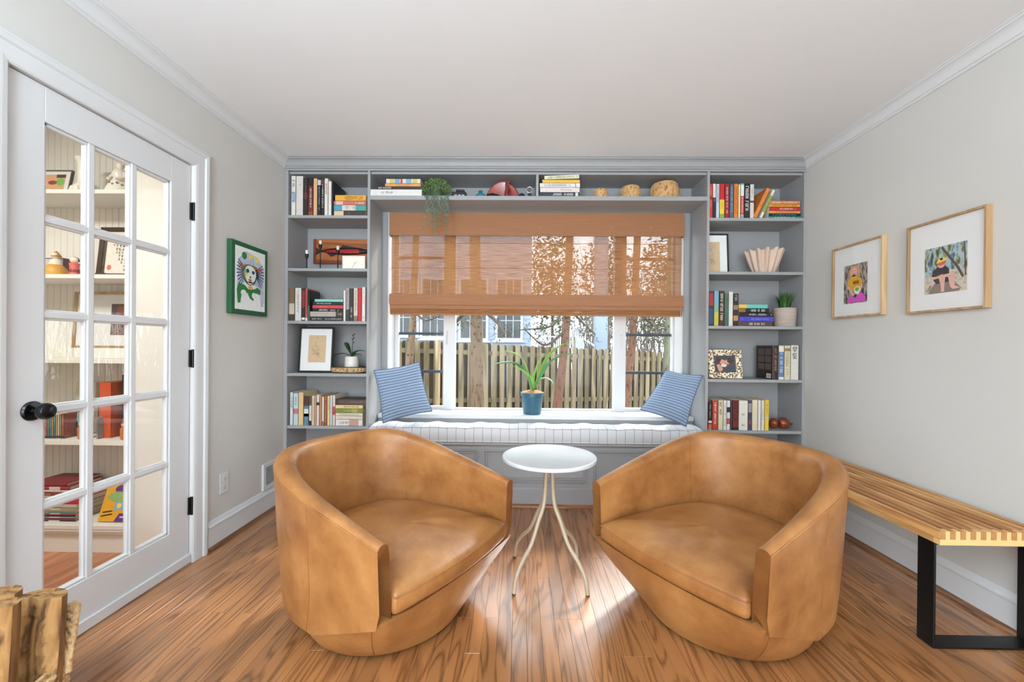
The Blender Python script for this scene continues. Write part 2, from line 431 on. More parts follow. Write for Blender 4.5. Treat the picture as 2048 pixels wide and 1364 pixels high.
gz1 = atx(184, 287, XL).z; gz0 = atx(184, 1153, XL).z
def dpart(name, *b, bev=0.0015): return MB().box(*b, bev).build(name, M_TRIM, dr)
dpart('stile', d0, d1, y0, gy0, 0.004, DZ-0.004); dpart('stile', d0, d1, gy1, y1, 0.004, DZ-0.004)
dpart('rail', d0, d1, gy0, gy1, gz1, DZ-0.004); dpart('rail', d0, d1, gy0, gy1, 0.004, gz0)
mys = [atx(185, 700, XL).y, atx(270, 700, XL).y]
rows = [lerp(gz0, gz1, k/5) for k in range(6)]
mw = 0.011
for y in mys:
    m = dpart('muntin', d0+0.004, d1-0.003, y-mw, y+mw, gz0, gz1)
    MB().box(d0+0.01, d1-0.009, y-mw-0.008, y+mw+0.008, gz0, gz1, 0.002).build('bead', M_TRIM, m)
for z in rows[1:-1]:
    m = dpart('muntin', d0+0.0047, d1-0.0037, gy0, gy1, z-mw, z+mw)
    MB().box(d0+0.0107, d1-0.0097, gy0, gy1, z-mw-0.008, z+mw+0.008, 0.002).build('bead', M_TRIM, m)
# glazing bead round the edge of the glass
gb = MB()
for a, b_, c, d_ in ((gy0, gy0+0.012, gz0, gz1), (gy1-0.012, gy1, gz0, gz1), (gy0, gy1, gz0, gz0+0.012), (gy0, gy1, gz1-0.012, gz1)):
    gb.box(d0+0.008, d1-0.007, a, b_, c, d_, 0.003)
gb.build('bead', M_TRIM, dr, weld=False)
ys = [gy0]+mys+[gy1]
for i in range(3):
    for k in range(5):
        MB().box(XL-0.0245, XL-0.0215, ys[i]+0.002, ys[i+1]-0.002, rows[k]+0.002, rows[k+1]-0.002).build('pane', M_PANE, dr)
MB().box(XL-0.004, XL+0.009, y0, y1, 0.003, 0.05, 0.003).build('kick_strip', M_TRIM, dr)
for zz in (atx(381, 422, XL).z, atx(381, 717, XL).z, atx(381, 1011, XL).z):
    h = MB().box(XL-0.006, XL+0.004, DY1-0.012, DY1+0.012, zz-0.044, zz+0.044, 0.001).build('hinge', M_BLACK, dr)
    MB().tube([(XL+0.008, DY1, zz-0.047), (XL+0.008, DY1, zz+0.047)], 0.006, 10).build('hinge_pin', M_BLACK, h, smooth=40)
kp = atx(66, 822, XL); ky, kz = kp.y-0.0, kp.z
Xk = Matrix.Translation((d1, ky, kz)) @ Matrix.Rotation(PI/2, 4, 'Y')
kn = MB().lathe([(0.0, 0), (0.034, 0.0), (0.034, 0.004), (0.03, 0.009), (0.013, 0.011), (0.011, 0.028), (0.014, 0.032), (0.024, 0.036), (0.0285, 0.044), (0.0285, 0.053), (0.024, 0.062), (0.014, 0.067), (0, 0.068)], 28, X=Xk)
kn.build('knob', mat('black_knob_enamel', (12, 12, 13), 0.22, 0.2), dr, smooth=35)
MB().box(d0+0.01, d1-0.008, y0-0.003, y0, kz-0.05, kz+0.05).build('latch_plate', M_BLACK, dr)

# ------------------------------------------------------------------ outlet and vent on the left wall
p0, p1 = atx(438, 948, XL), atx(456, 982, XL)
ou = thing('wall_outlet', (XL, (p0.y+p1.y)/2, p1.z), 'white duplex wall outlet on the grey left wall', 'outlet')
zc = (p0.z+p1.z)/2; yc = (p0.y+p1.y)/2; hw = 0.036
MB().box(XL+0.0005, XL+0.006, yc-hw, yc+hw, zc-0.058, zc+0.058, 0.002).build('cover_plate', M_TRIM, ou)
M_DARK = mat('dark_slot', (35, 35, 36), 0.7)
for dz in (-0.024, 0.024):
    s_ = MB().lathe([(0, 0), (0.0165, 0), (0.0165, 0.002), (0, 0.0022)], 20, X=Matrix.Translation((XL+0.006, yc, zc+dz)) @ Matrix.Rotation(PI/2, 4, 'Y')).build('socket', M_TRIM, ou)
    sl = MB()
    sl.box(XL+0.008, XL+0.0086, yc-0.008, yc-0.006, zc+dz-0.002, zc+dz+0.007); sl.box(XL+0.008, XL+0.0086, yc+0.006, yc+0.008, zc+dz-0.002, zc+dz+0.007); sl.box(XL+0.008, XL+0.0086, yc-0.002, yc+0.002, zc+dz-0.01, zc+dz-0.006)
    sl.build('slot', M_DARK, s_, weld=False)
MB().lathe([(0, 0), (0.003, 0), (0.002, 0.001), (0, 0.001)], 10, X=Matrix.Translation((XL+0.006, yc, zc)) @ Matrix.Rotation(PI/2, 4, 'Y')).build('screw', M_TRIM, ou)
v0 = atx(526, 930, XL+0.01); vz0, vz1 = 0.16, v0.z; vy0 = v0.y; vy1 = min(vy0+0.32, D-0.01)
ve = thing('air_vent', (XL, (vy0+vy1)/2, vz0), 'white louvred air vent on the baseboard beside the left armchair', 'vent')
fr = MB(); x0, x1 = XL+0.0005, XL+0.014
fr.box(x0, x1, vy0, vy0+0.03, vz0, vz1, 0.002); fr.box(x0, x1, vy1-0.03, vy1, vz0, vz1, 0.002); fr.box(x0, x1, vy0+0.03, vy1-0.03, vz0, vz0+0.03); fr.box(x0, x1, vy0+0.03, vy1-0.03, vz1-0.025, vz1)
fr.build('frame', M_TRIM, ve, weld=False)
MB().box(XL+0.0005, XL+0.002, vy0+0.03, vy1-0.03, vz0+0.03, vz1-0.025).build('backing', M_DARK, ve)
nb = 11
for k in range(nb):
    z = lerp(vz0+0.038, vz1-0.033, k/(nb-1))
    MB().box(XL+0.004, XL+0.012, vy0+0.03, vy1-0.03, z-0.002, z+0.0015).build('louvre', M_TRIM, ve)

# ------------------------------------------------------------------ bookcases, bridge shelf, window seat
xa = XL+0.001; xb = at(575, 600, D).x; xc = at(733.5, 600, D).x; xd = at(738.8, 600, D).x
xe = at(1412.5, 600, D).x; xf = at(1417.8, 600, D).x; xg = at(1606, 600, D).x; xh = XR-0.001
ZLs = [at(652, y, D).z for y in (430.2, 536.4, 641.8, 747.0, 852.0)]
ZRs = [at(1510, y, D).z for y in (435.6, 543.3, 652.2, 759.2, 861.6)]
YBK = DW-0.012   # back panel face
def bookcase(name, label, x0, x1, x2, x3, zs):
    t = thing(name, ((x0+x3)/2, D+0.14, 0), label, 'bookcase')
    def bx(n, *b, bev=0.0012): return MB().box(*b, bev).build(n, M_GREY, t)
    bx('side_panel', x0, x1, D, YBK, 0, HC-0.013); bx('side_panel', x2, x3, D, YBK, 0, HC-0.013)
    bx('back_panel', x0, x3, YBK, DW-0.001, 0, HC-0.013)
    bx('top_panel', x1, x2, D+0.02, YBK, HC-0.03, HC-0.013)
    for z in zs: bx('shelf', x1, x2, D+0.002, YBK, z-0.021, z)
    bx('shelf', x1, x2, D+0.002, YBK, 0.10, 0.121); bx('toe_board', x1, x2, D+0.001, D+0.02, 0.0, 0.10)
    return t
bookcase('built_in_bookcase', 'grey built-in bookcase on the left of the window', xa, xb, xc, xd, ZLs)
bookcase('built_in_bookcase', 'grey built-in bookcase on the right of the window', xe, xf, xg, xh, ZRs)
ZB1 = at(1000, 391.6, D).z; ZB0 = ZB1-0.03
br = thing('bridge_shelf', ((xd+xe)/2, D+0.14, ZB0), 'grey open bridge shelf spanning above the window blind', 'shelf')
MB().box(xd, xe, D, YBK, ZB0, ZB1, 0.0012).build('shelf_board', M_GREY, br)
dv0, dv1 = at(1072.2, 360, D).x, at(1077.4, 360, D).x
MB().box(dv0, dv1, D, YBK, ZB1, HC-0.03, 0.0012).build('divider', M_GREY, br)
MB().box(xd, xe, YBK, DW-0.001, ZB0, HC-0.013).build('back_panel', M_GREY, br)
MB().box(xd, xe, D+0.02, YBK, HC-0.03, HC-0.013).build('top_panel', M_GREY, br)

SZ = at(1000, 886, D-0.02).z    # top board of the seat
ws = thing('window_seat', ((xd+xe)/2, D+0.14, 0), 'grey panelled window seat built in below the window', 'window seat')
def wsb(n, *b, bev=0.001): return MB().box(*b, bev).build(n, M_GREY, ws)
YS = D-0.012
wsb('seat_board', xd+0.0005, xe-0.0005, YS-0.014, DW-0.001, SZ-0.018, SZ, bev=0.004)
wsb('front_board', xd, xe, YS+0.006, YS+0.02, 0.0, SZ-0.018)
zb = at(1100, 975, YS).z
wsb('base_board', xd, xe, YS-0.008, YS+0.006, 0.0, zb-0.012)
MB().prism([(0, 0), (0.012, 0), (0.012, 0.004), (0.008, 0.008), (0.004, 0.012), (0, 0.012)], lambda p: (xd, YS+0.004-p[0], zb-0.012+p[1]), lambda p: (xe, YS+0.004-p[0], zb-0.012+p[1])).build('bead', M_GREY, ws)
MB().prism(sp, lambda p: (xd, YS-0.0082-p[0], p[1]), lambda p: (xe, YS-0.0082-p[0], p[1])).build('shoe_moulding', wood('shoe_oak_cross', (165, 112, 72), (120, 76, 45), 'X', 9.0, 0.4, 0.1, 5.0), ws, smooth=50)
pz1, pz0 = at(1070, 900.5, YS).z, at(1100, 963.5, YS).z
for (a, b_) in ((746.5, 953.5), (967, 1174.5), (1187, 1400)):
    X0, X1 = at(a, 930, YS).x, at(b_, 930, YS).x
    # stepped moulding around a recessed field
    mo = MB()
    for ins, wd, pr in ((0.0, 0.008, 0.016), (0.008, 0.010, 0.004), (0.018, 0.008, 0.013)):
        for q in (0, 1, 2, 3):
            if q == 0: mo.box(X0+ins, X0+ins+wd, YS+0.006-pr, YS+0.0062, pz0+ins, pz1-ins)
            if q == 1: mo.box(X1-ins-wd, X1-ins, YS+0.006-pr, YS+0.0062, pz0+ins, pz1-ins)
            if q == 2: mo.box(X0+ins+wd, X1-ins-wd, YS+0.006-pr, YS+0.0062, pz0+ins, pz0+ins+wd)
            if q == 3: mo.box(X0+ins+wd, X1-ins-wd, YS+0.006-pr, YS+0.0062, pz1-ins-wd, pz1-ins)
    pn = wsb('panel', X0+0.026, X1-0.026, YS+0.002, YS+0.006, pz0+0.026, pz1-0.026, bev=0.0015)
    mo.build('panel_moulding', M_GREY, pn, weld=False)

# ------------------------------------------------------------------ window
M_WGL = glass_mat('window_glass', (0.97, 0.985, 0.98), 0.15)
M_WBAR = mat('dark_blue_grey_bar', (58, 64, 76), 0.5)
wi = thing('window_1', ((WX0+WX1)/2, DS, WZ0), 'wide white window with fixed centre light and two casements', kind='structure')
def wbx(n, *b, m=M_TRIM, bev=0.002, par=None): return MB().box(*b, bev).build(n, m, par or wi)
MB().box(xd+0.002, xe-0.002, 3.085, DS-0.02, WZ0-0.032, WZ0, 0.004).build('window_sill', M_TRIM, wi)
MB().box(xd+0.002, xe-0.002, 3.10, DW-0.001, SZ+0.002, WZ0-0.032, 0.002).build('apron', M_GREY, wi)
wbx('jamb', WX0, WX0+0.012, DW-0.006, DS, WZ0, WZ1); wbx('jamb', WX1-0.012, WX1, DW-0.006, DS, WZ0, WZ1); wbx('head_jamb', WX0+0.012, WX1-0.012, DW, DS, WZ1-0.014, WZ1)
wbx('casing', at(763, 600, DW).x, WX0, DW-0.012, DW-0.0005, WZ0, WZ1, m=M_GREY); wbx('casing', WX1, at(1376, 600, DW).x, DW-0.012, DW-0.0005, WZ0, WZ1, m=M_GREY)
gx = [at(p, 740, DS).x for p in (797, 888, 911, 1226, 1249, 1342.5)]
gzb = at(850, 811.5, DS).z; gzc = at(1060, 817, DS).z
S0, S1 = DS-0.016, DS+0.03
wbx('sash_stile', WX0+0.012, gx[0], S0, S1, WZ0, WZ1-0.014); wbx('mullion', gx[1], gx[2], S0-0.018, S1, WZ0, WZ1-0.014)
wbx('mullion', gx[3], gx[4], S0-0.018, S1, WZ0, WZ1-0.014); wbx('sash_stile', gx[5], WX1-0.012, S0, S1, WZ0, WZ1-0.014)
wbx('bottom_rail', gx[0], gx[1], S0, S1, WZ0, gzb); wbx('bottom_rail', gx[2], gx[3], S0, S1, WZ0, gzc); wbx('bottom_rail', gx[4], gx[5], S0, S1, WZ0, gzb)
for i in (0, 2, 4): wbx('top_rail', gx[i], gx[i+1], S0, S1, WZ1-0.05, WZ1-0.014)
for i, g0 in ((0, gzb), (2, gzc), (4, gzb)): MB().box(gx[i]+0.001, gx[i+1]-0.001, DS+0.004, DS+0.008, g0+0.001, WZ1-0.051).build('pane', M_WGL, wi)
for i, rowsb in ((0, (667, 743)), (4, (670, 746))):
    pxm = 842 if i == 0 else 1296
    zs = [at(pxm, y, DS).z for y in rowsb]; stepz = zs[0]-zs[1]
    for z in (zs[1], zs[0], zs[0]+stepz, zs[0]+2*stepz):
        if z < WZ1-0.08: wbx('glazing_bar', gx[i], gx[i+1], DS+0.009, DS+0.022, z-0.011, z+0.011, m=M_WBAR)
for px, py in ((893.5, 664), (1243, 672)):
    a = at(px, py, S0-0.018); sg = 1
    hd = MB().tube(smoothpath([a+Vector((0, -0.004, 0.004)), a+Vector((0.002, -0.02, 0.0)), a+Vector((0.0, -0.024, -0.05)), a+Vector((-0.004, -0.02, -0.1))], 12), lambda t: 0.006-0.002*t, 8).build('latch_handle', M_TRIM, wi, smooth=50)

# ------------------------------------------------------------------ woven blind
def shade_mat(name, tfac, col_d, col_l):
    m = bpy.data.materials.new(name); m.use_nodes = True; nt = m.node_tree; N = nt.nodes; K = nt.links
    for n in list(N):
        if n.type != 'OUTPUT_MATERIAL': N.remove(n)
    tc = N.new('ShaderNodeTexCoord'); mp = N.new('ShaderNodeMapping'); mp.inputs['Scale'].default_value = (9.0, 3.0, 420.0); K.new(tc.outputs['Object'], mp.inputs['Vector'])
    nz = N.new('ShaderNodeTexNoise'); nz.inputs['Scale'].default_value = 1.0; nz.inputs['Detail'].default_value = 3; K.new(mp.outputs[0], nz.inputs['Vector'])
    mp2 = N.new('ShaderNodeMapping'); mp2.inputs['Scale'].default_value = (330.0, 3.0, 60.0); K.new(tc.outputs['Object'], mp2.inputs['Vector'])
    n2 = N.new('ShaderNodeTexNoise'); n2.inputs['Scale'].default_value = 1.0; n2.inputs['Detail'].default_value = 2; K.new(mp2.outputs[0], n2.inputs['Vector'])
    rp = N.new('ShaderNodeValToRGB'); e = rp.color_ramp.elements; e[0].position = 0.35; e[1].position = 0.65; e[0].color = (*lin(col_d), 1); e[1].color = (*lin(col_l), 1); K.new(nz.outputs['Fac'], rp.inputs['Fac'])
    df = N.new('ShaderNodeBsdfDiffuse'); tl = N.new('ShaderNodeBsdfTranslucent'); K.new(rp.outputs[0], df.inputs[0]); K.new(rp.outputs[0], tl.inputs[0])
    mx = N.new('ShaderNodeMixShader'); mx.inputs[0].default_value = 0.25; K.new(df.outputs[0], mx.inputs[1]); K.new(tl.outputs[0], mx.inputs[2])
    tr = N.new('ShaderNodeBsdfTransparent')
    ad = N.new('ShaderNodeMath'); ad.operation = 'ADD'; K.new(nz.outputs['Fac'], ad.inputs[0]); K.new(n2.outputs['Fac'], ad.inputs[1])
    mr = N.new('ShaderNodeMapRange'); mr.inputs['From Min'].default_value = 0.6; mr.inputs['From Max'].default_value = 1.4; mr.inputs['To Min'].default_value = 0.0; mr.inputs['To Max'].default_value = tfac*2; K.new(ad.outputs[0], mr.inputs['Value'])
    m2 = N.new('ShaderNodeMixShader'); K.new(mr.outputs[0], m2.inputs[0]); K.new(mx.outputs[0], m2.inputs[1]); K.new(tr.outputs[0], m2.inputs[2])
    K.new(m2.outputs[0], N['Material Output'].inputs['Surface'])
    return m
M_SH = shade_mat('woven_shade', 0.15, (128, 84, 50), (176, 126, 84))
M_SH2 = mat('woven_valance', (150, 101, 65), 0.7, var=0.10, scale=1.0, stretch=(4, 4, 260), bump=0.15)
M_SH3 = mat('woven_fold', (156, 106, 70), 0.7, var=0.12, scale=1.0, stretch=(4, 4, 240), bump=0.15)
VF = 3.095
a, b_ = at(778.5, 424.5, VF), at(1369, 472.5, VF)
vz0, vz1 = at(1070, 472, VF).z, min(at(1070, 426, VF).z, ZB0-0.004)
bl = thing('woven_blind', ((a.x+b_.x)/2, 3.14, at(1070, 630, 3.12).z), 'brown woven wood roman blind half lowered over the window', 'blind')
va = MB(); va.box(a.x, b_.x, VF, VF+0.006, vz0, vz1, 0.001); va.box(a.x, a.x+0.006, VF+0.006, DW-0.014, vz0, vz1); va.box(b_.x-0.006, b_.x, VF+0.006, DW-0.014, vz0, vz1)
va.build('valance', M_SH2, bl, weld=False)
BX0, BX1 = at(783, 540, 3.135).x, at(1363, 540, 3.135).x
zt = vz1-0.02; zf = at(1070, 589, 3.13).z; ze = at(1070, 631, 3.12).z
MB().grid(lambda u, v: Vector((lerp(BX0, BX1, u), 3.135+0.003*math.sin(v*9), lerp(zf-0.01, zt, v))), 2, 24).build('shade_panel', M_SH, bl, smooth=60)
for py in (487, 537):
    z = at(1070, py, 3.13).z
    MB().tube([(BX0, 3.132, z), (BX1, 3.132, z)], 0.0022, 6).build('batten', M_SH3, bl)
# stacked folds at the bottom
def fold(z0, z1, yb, yf, m=M_SH3):
    pr = [(yb, z1), (yf+0.008, z1-0.004), (yf, lerp(z0, z1, 0.55)), (yf+0.001, lerp(z0, z1, 0.2)), (yf+0.006, z0), (yf+0.011, z0+0.002), (yf+0.006, lerp(z0, z1, 0.25)), (yf+0.006, lerp(z0, z1, 0.55)), (yf+0.013, z1-0.012), (yb, z1-0.006)]
    MB().prism(pr, lambda p: (BX0-0.006, p[0], p[1]), lambda p: (BX1+0.006, p[0], p[1])).build('fold', m, bl, smooth=60)
fold(at(1070, 611, 3.10).z, zf, 3.135, 3.098)
fold(at(1070, 619, 3.11).z, at(1070, 598, 3.11).z, 3.137, 3.112)
fold(ze, at(1070, 610, 3.12).z, 3.139, 3.124, M_SH)
MB().box(BX0, BX1, 3.1255, 3.1305, ze-0.002, ze+0.010, 0.001).build('bottom_bar', M_SH3, bl)
cx_ = at(1359.5, 700, 3.13).x
MB().tube(smoothpath([(cx_, 3.125, zf), (cx_+0.002, 3.12, ze), (cx_+0.004, 3.125, at(1360, 700, 3.13).z), (cx_+0.012, 3.13, at(1358, 760, 3.13).z)], 14), 0.0012, 6).build('cord', mat('cord_white', (215, 210, 200), 0.7), bl)
for px in (839, 1080, 1224, 1302): 
    q = at(px, 455, VF-0.0005); MB().sphere(q, (0.0022, 0.0015, 0.0022), 8, 6).build('pin', M_TRIM, bl)
# ------------------------------------------------------------------ leather swivel chairs
def leather(name):
    m = bpy.data.materials.new(name); m.use_nodes = True; nt = m.node_tree; N = nt.nodes; K = nt.links; b = N['Principled BSDF']
    b.inputs['Roughness'].default_value = 0.36; b.inputs['Specular IOR Level'].default_value = 0.5
    tc = N.new('ShaderNodeTexCoord')
    n1 = N.new('ShaderNodeTexNoise'); n1.inputs['Scale'].default_value = 5.0; n1.inputs['Detail'].default_value = 6; n1.inputs['Roughness'].default_value = 0.65; K.new(tc.outputs['Object'], n1.inputs['Vector'])
    rp = N.new('ShaderNodeValToRGB'); e = rp.color_ramp.elements; e.new(0.5)
    for i, (p, c) in enumerate(((0.32, (132, 82, 40)), (0.5, (158, 105, 57)), (0.68, (176, 124, 72)))): e[i].position = p; e[i].color = (*lin(c), 1)
    K.new(n1.outputs['Fac'], rp.inputs['Fac'])
    vo = N.new('ShaderNodeTexVoronoi'); vo.inputs['Scale'].default_value = 9.0; vo.feature = 'DISTANCE_TO_EDGE'
    nd = N.new('ShaderNodeTexNoise'); nd.inputs['Scale'].default_value = 3.0; K.new(tc.outputs['Object'], nd.inputs['Vector'])
    mx0 = N.new('ShaderNodeMixRGB'); mx0.inputs[0].default_value = 0.35; K.new(tc.outputs['Object'], mx0.inputs[1]); K.new(nd.outputs['Color'], mx0.inputs[2]); K.new(mx0.outputs[0], vo.inputs['Vector'])
    cr = N.new('ShaderNodeMapRange'); cr.inputs['From Max'].default_value = 0.012; cr.inputs['To Min'].default_value = 0.10; cr.inputs['To Max'].default_value = 0.0; K.new(vo.outputs['Distance'], cr.inputs['Value'])
    mx = N.new('ShaderNodeMixRGB'); K.new(cr.outputs[0], mx.inputs[0]); K.new(rp.outputs[0], mx.inputs[1]); mx.inputs[2].default_value = (*lin((190, 140, 86)), 1)
    K.new(mx.outputs[0], b.inputs['Base Color'])
    n3 = N.new('ShaderNodeTexNoise'); n3.inputs['Scale'].default_value = 300; n3.inputs['Detail'].default_value = 2; K.new(tc.outputs['Object'], n3.inputs['Vector'])
    n4 = N.new('ShaderNodeTexNoise'); n4.inputs['Scale'].default_value = 14; n4.inputs['Detail'].default_value = 3; K.new(tc.outputs['Object'], n4.inputs['Vector'])
    ad = N.new('ShaderNodeMath'); ad.operation = 'MULTIPLY_ADD'; K.new(n4.outputs['Fac'], ad.inputs[0]); ad.inputs[1].default_value = 3.0; K.new(n3.outputs['Fac'], ad.inputs[2])
    bn = N.new('ShaderNodeBump'); bn.inputs['Strength'].default_value = 0.25; bn.inputs['Distance'].default_value = 0.002; K.new(ad.outputs[0], bn.inputs['Height']); K.new(bn.outputs[0], b.inputs['Normal'])
    return m
M_LEA = leather('cognac_leather')
M_SEAM = mat('leather_seam', (140, 84, 36), 0.5)
NX = 0.39   # arm tip, forward
RA, RBW = 0.44, 0.41
def half(xf):
    """half width of the shell at forward position xf (outer, rim level)"""
    return RBW-0.012*(xf/NX)**1.6
def shell_path(n, xe):
    pts = []
    na = n//4
    for i in range(na): x = lerp(xe, 0, i/na); pts.append((x, half(max(x, 0))))
    nbk = n-2*na
    for i in range(nbk+1):
        a = PI/2*(1-2*i/nbk)
        c, s_ = math.cos(a), math.sin(a)
        pts.append((-RA*abs(c)**(2/2.5), RBW*math.copysign(abs(s_)**(2/2.5), s_)))
    for i in range(1, na+1): x = lerp(0, xe, i/na); pts.append((x, -half(max(x, 0))))
    return [Vector((p[0], p[1], 0)) for p in pts]
def rimz(x):
    t = max(0.0, (x+0.38)/(NX+0.38)); k = 0.12
    f = t*t/(2*k) if t < k else t-k/2
    return 0.690-0.178*(f/(1-k/2))**0.93
ZBOT = 0.09
def xe_of(z): return NX if z > 0.25 else lerp(0.005, NX, max(0, (z-ZBOT))/0.16)
def taper(z): return 0.87+0.13*max(0, min(1, (z-ZBOT)/(0.70-ZBOT)))**0.7
def thick(x): return lerp(0.085, 0.046, sstep((x+0.25)/(NX+0.25)))
def offs(pts):
    out = []
    for i, p in enumerate(pts):
        tg = (pts[min(i+1, len(pts)-1)]-pts[max(i-1, 0)]).normalized(); out.append(Vector((-tg.y, tg.x, 0)))   # inward
    return out
def chair(name, label, C, deg):
    t = thing(name, (C[0], C[1], 0), label, 'armchair', rz=math.radians(deg))
    NP = 80
    prof = [('o', s_) for s_ in (0.0, 0.025, 0.08, 0.16, 0.26, 0.36, 0.5, 0.64, 0.78, 0.9, 0.95)]
    no = len(prof)
    prof += [('r', a) for a in (15, 35, 55, 75, 95, 115, 135, 155, 172)]; nr0 = len(prof)
    prof += [('i', s_) for s_ in (0.9, 0.8, 0.66, 0.52, 0.4)]
    base_p = shell_path(NP, NX); zr = [rimz(p.x) for p in base_p]; rows_ = []; ps = {}
    for kind, s_ in prof:
        row = []
        for i in range(NP+1):
            z1 = zr[i]; th = thick(base_p[i].x); hr2 = th*0.42
            z = lerp(ZBOT, z1, s_) if kind in 'oi' else z1-hr2+hr2*math.sin(math.radians(s_))
            if kind == 'o': z = min(z, z1-hr2*0.9)
            xe = xe_of(z); key = round(xe, 3)
            if key not in ps: b0 = shell_path(NP, xe); ps[key] = (b0, offs(b0))
            p = ps[key][0][i]; nrm = ps[key][1][i]
            tp = taper(z)
            if kind == 'o': d = 0.012 if s_ == 0 else 0.0
            elif kind == 'r': d = th*0.5-th*0.5*math.cos(math.radians(s_))
            else: d = th+0.016*(0.93-s_); tp = taper(max(z, 0.42))
            v = Vector((p.x*(tp if p.x < 0 else 1.0), p.y*lerp(tp, 1.0, 0.35), z))+nrm*d
            if kind == 'i' and p.x < -0.2:      # soft vertical creases in the back leather
                a_ = math.atan2(p.y, -p.x); v += nrm*0.004*math.sin(a_*38)*math.exp(-(a_/0.35)**2)*math.sin(PI*max(0, min(1, (s_-0.35)/0.6)))
            row.append(v)
        rows_.append(row)
    nr = len(prof); vs = [v for r in rows_ for v in r]; w = NP+1
    fs = [[r*w+i, r*w+i+1, (r+1)*w+i+1, (r+1)*w+i] for r in range(nr-1) for i in range(NP)]
    fs += [[r*w for r in range(nr)], [r*w+NP for r in range(nr)][::-1]]
    fs += [[i, i+1, (nr-1)*w+i+1, (nr-1)*w+i] for i in range(NP)]
    sh = MB().add(vs, fs).build('shell', M_LEA, t, smooth=50, local=True); bevel(sh, 0.011, 3, 40)
    MB().tube([p for p in rows_[no]], 0.003, 6).build('piping', M_LEA, sh, smooth=60, local=True)
    for i, i2 in ((int(NP*0.235), int(NP*0.33)), (NP-int(NP*0.235), NP-int(NP*0.33))):
        MB().tube([rows_[r][i] for r in range(1, no)], 0.0016, 5).build('seam', M_SEAM, sh, smooth=60, local=True)
        MB().tube([rows_[r][i2] for r in range(nr0-4, nr)], 0.0015, 5).build('seam', M_SEAM, sh, smooth=60, local=True)
    # seat cushion: outline inside the shell, bowed front edge
    b0 = shell_path(48, NX); on = offs(b0); inner = []
    for p, nn in zip(b0, on):
        tp = taper(0.42); inner.append(Vector((p.x*(tp if p.x < 0 else 1), p.y*lerp(tp, 1, 0.35), 0))+nn*(thick(p.x)+0.012))
    yi = inner[-1].y
    front = [Vector((0.402+0.03*(1-u*u), yi*u, 0)) for u in [1-0.1*k for k in range(21)]]
    loop = inner+front; n = len(loop); cen = Vector((0.05, 0, 0))
    rings = [(0.90, 0.262), (0.985, 0.267), (1.0, 0.282), (1.0, 0.315), (0.985, 0.332), (0.95, 0.341), (0.85, 0.355), (0.65, 0.370), (0.4, 0.380), (0.15, 0.383)]
    vs = []; fs = []
    for sc_, z in rings:
        for p in loop:
            q = cen+(p-cen)*sc_; zz = z
            if z > 0.35: zz = z-0.012*math.exp(-((q.x-0.03)**2+q.y**2)/0.02)+0.003*math.sin(q.y*75+q.x*25)*math.exp(-((q.x-0.15)**2)/0.012)
            vs.append(Vector((q.x, q.y, zz)))
    for r in range(len(rings)-1):
        for i in range(n): fs.append([r*n+i, r*n+(i+1) % n, (r+1)*n+(i+1) % n, (r+1)*n+i])
    fs.append(list(range(n))[::-1]); fs.append([(len(rings)-1)*n+i for i in range(n)])
    se = MB().add(vs, fs).build('seat_cushion', M_LEA, t, smooth=50, local=True); subsurf(se, 1)
    fp = [cen+(p-cen)*0.990 for p in loop[len(inner)-3:]+loop[:3]]
    MB().tube([Vector((p.x, p.y, 0.327)) for p in fp], 0.003, 6).build('piping', M_LEA, se, smooth=60, local=True)
    # slanting front panel and round plinth: one skirt from the floor circle up to the lower edge of the shell
    def skirt(a, v):
        s_ = 1 if a >= 0 else -1; d_ = abs(math.degrees(a))
        if d_ <= 43: x = 0.398+0.02*(1-(d_/43)**2); top = Vector((x, 0.372*math.tan(math.radians(d_))/math.tan(math.radians(43)), 0.262))
        elif d_ <= 90: q = (d_-43)/47; top = Vector((lerp(0.398, 0.0, q), lerp(0.372, 0.345, q), lerp(0.262, 0.13, q)))
        else: q = sstep((d_-90)/35); r_ = lerp(0.345, 0.322, q); top = Vector((r_*math.cos(math.radians(d_)), r_*math.sin(math.radians(d_)), 0.13))
        bot = Vector((0.318*math.cos(math.radians(d_)), 0.318*math.sin(math.radians(d_)), 0.014))
        top.y *= s_; bot.y *= s_
        p = bot.lerp(top, v); k_ = 0.018*math.sin(PI*v)*(1 if d_ < 90 else max(0, 1-(d_-90)/30)); n_ = Vector((math.cos(a), math.sin(a), 0))
        return p+n_*k_-Vector((0, 0, 0.0))
    A0 = math.radians(50)
    f_ = MB(); f_.grid(lambda u, v: skirt(lerp(-A0, A0, u), v), 41, 14)
    f_.grid(lambda u, v: skirt(lerp(-A0, A0, u), 1) if v < 0.5 else Vector((0.15, skirt(lerp(-A0, A0, u), 1).y*0.9, 0.258)), 41, 2)
    f_.build('front_panel', M_LEA, t, smooth=60, local=True)
    MB().grid(lambda u, v: skirt(lerp(A0, 2*PI-A0, u) if lerp(A0, 2*PI-A0, u) <= PI else lerp(A0, 2*PI-A0, u)-2*PI, v), 73, 12).build('plinth', M_LEA, t, smooth=60, local=True)
    for s_ in (-1, 1): MB().tube([skirt(s_*A0, k/10)+Vector((0.001, 0, 0)) for k in range(11)], 0.0015, 5).build('seam', M_SEAM, t, smooth=60, local=True)
    MB().lathe([(0, 0.0), (0.296, 0.0), (0.296, 0.014), (0, 0.014)], 48).build('swivel_base', mat('black_base', (14, 13, 12), 0.6), t, smooth=40, local=True)
    return t
chair('swivel_armchair', 'tan leather barrel swivel armchair, left of the round table, nearer the door', (-0.563, 1.777), -31)
chair('swivel_armchair', 'tan leather barrel swivel armchair, right of the round table, nearer the bench', (0.881, 1.792), -147)

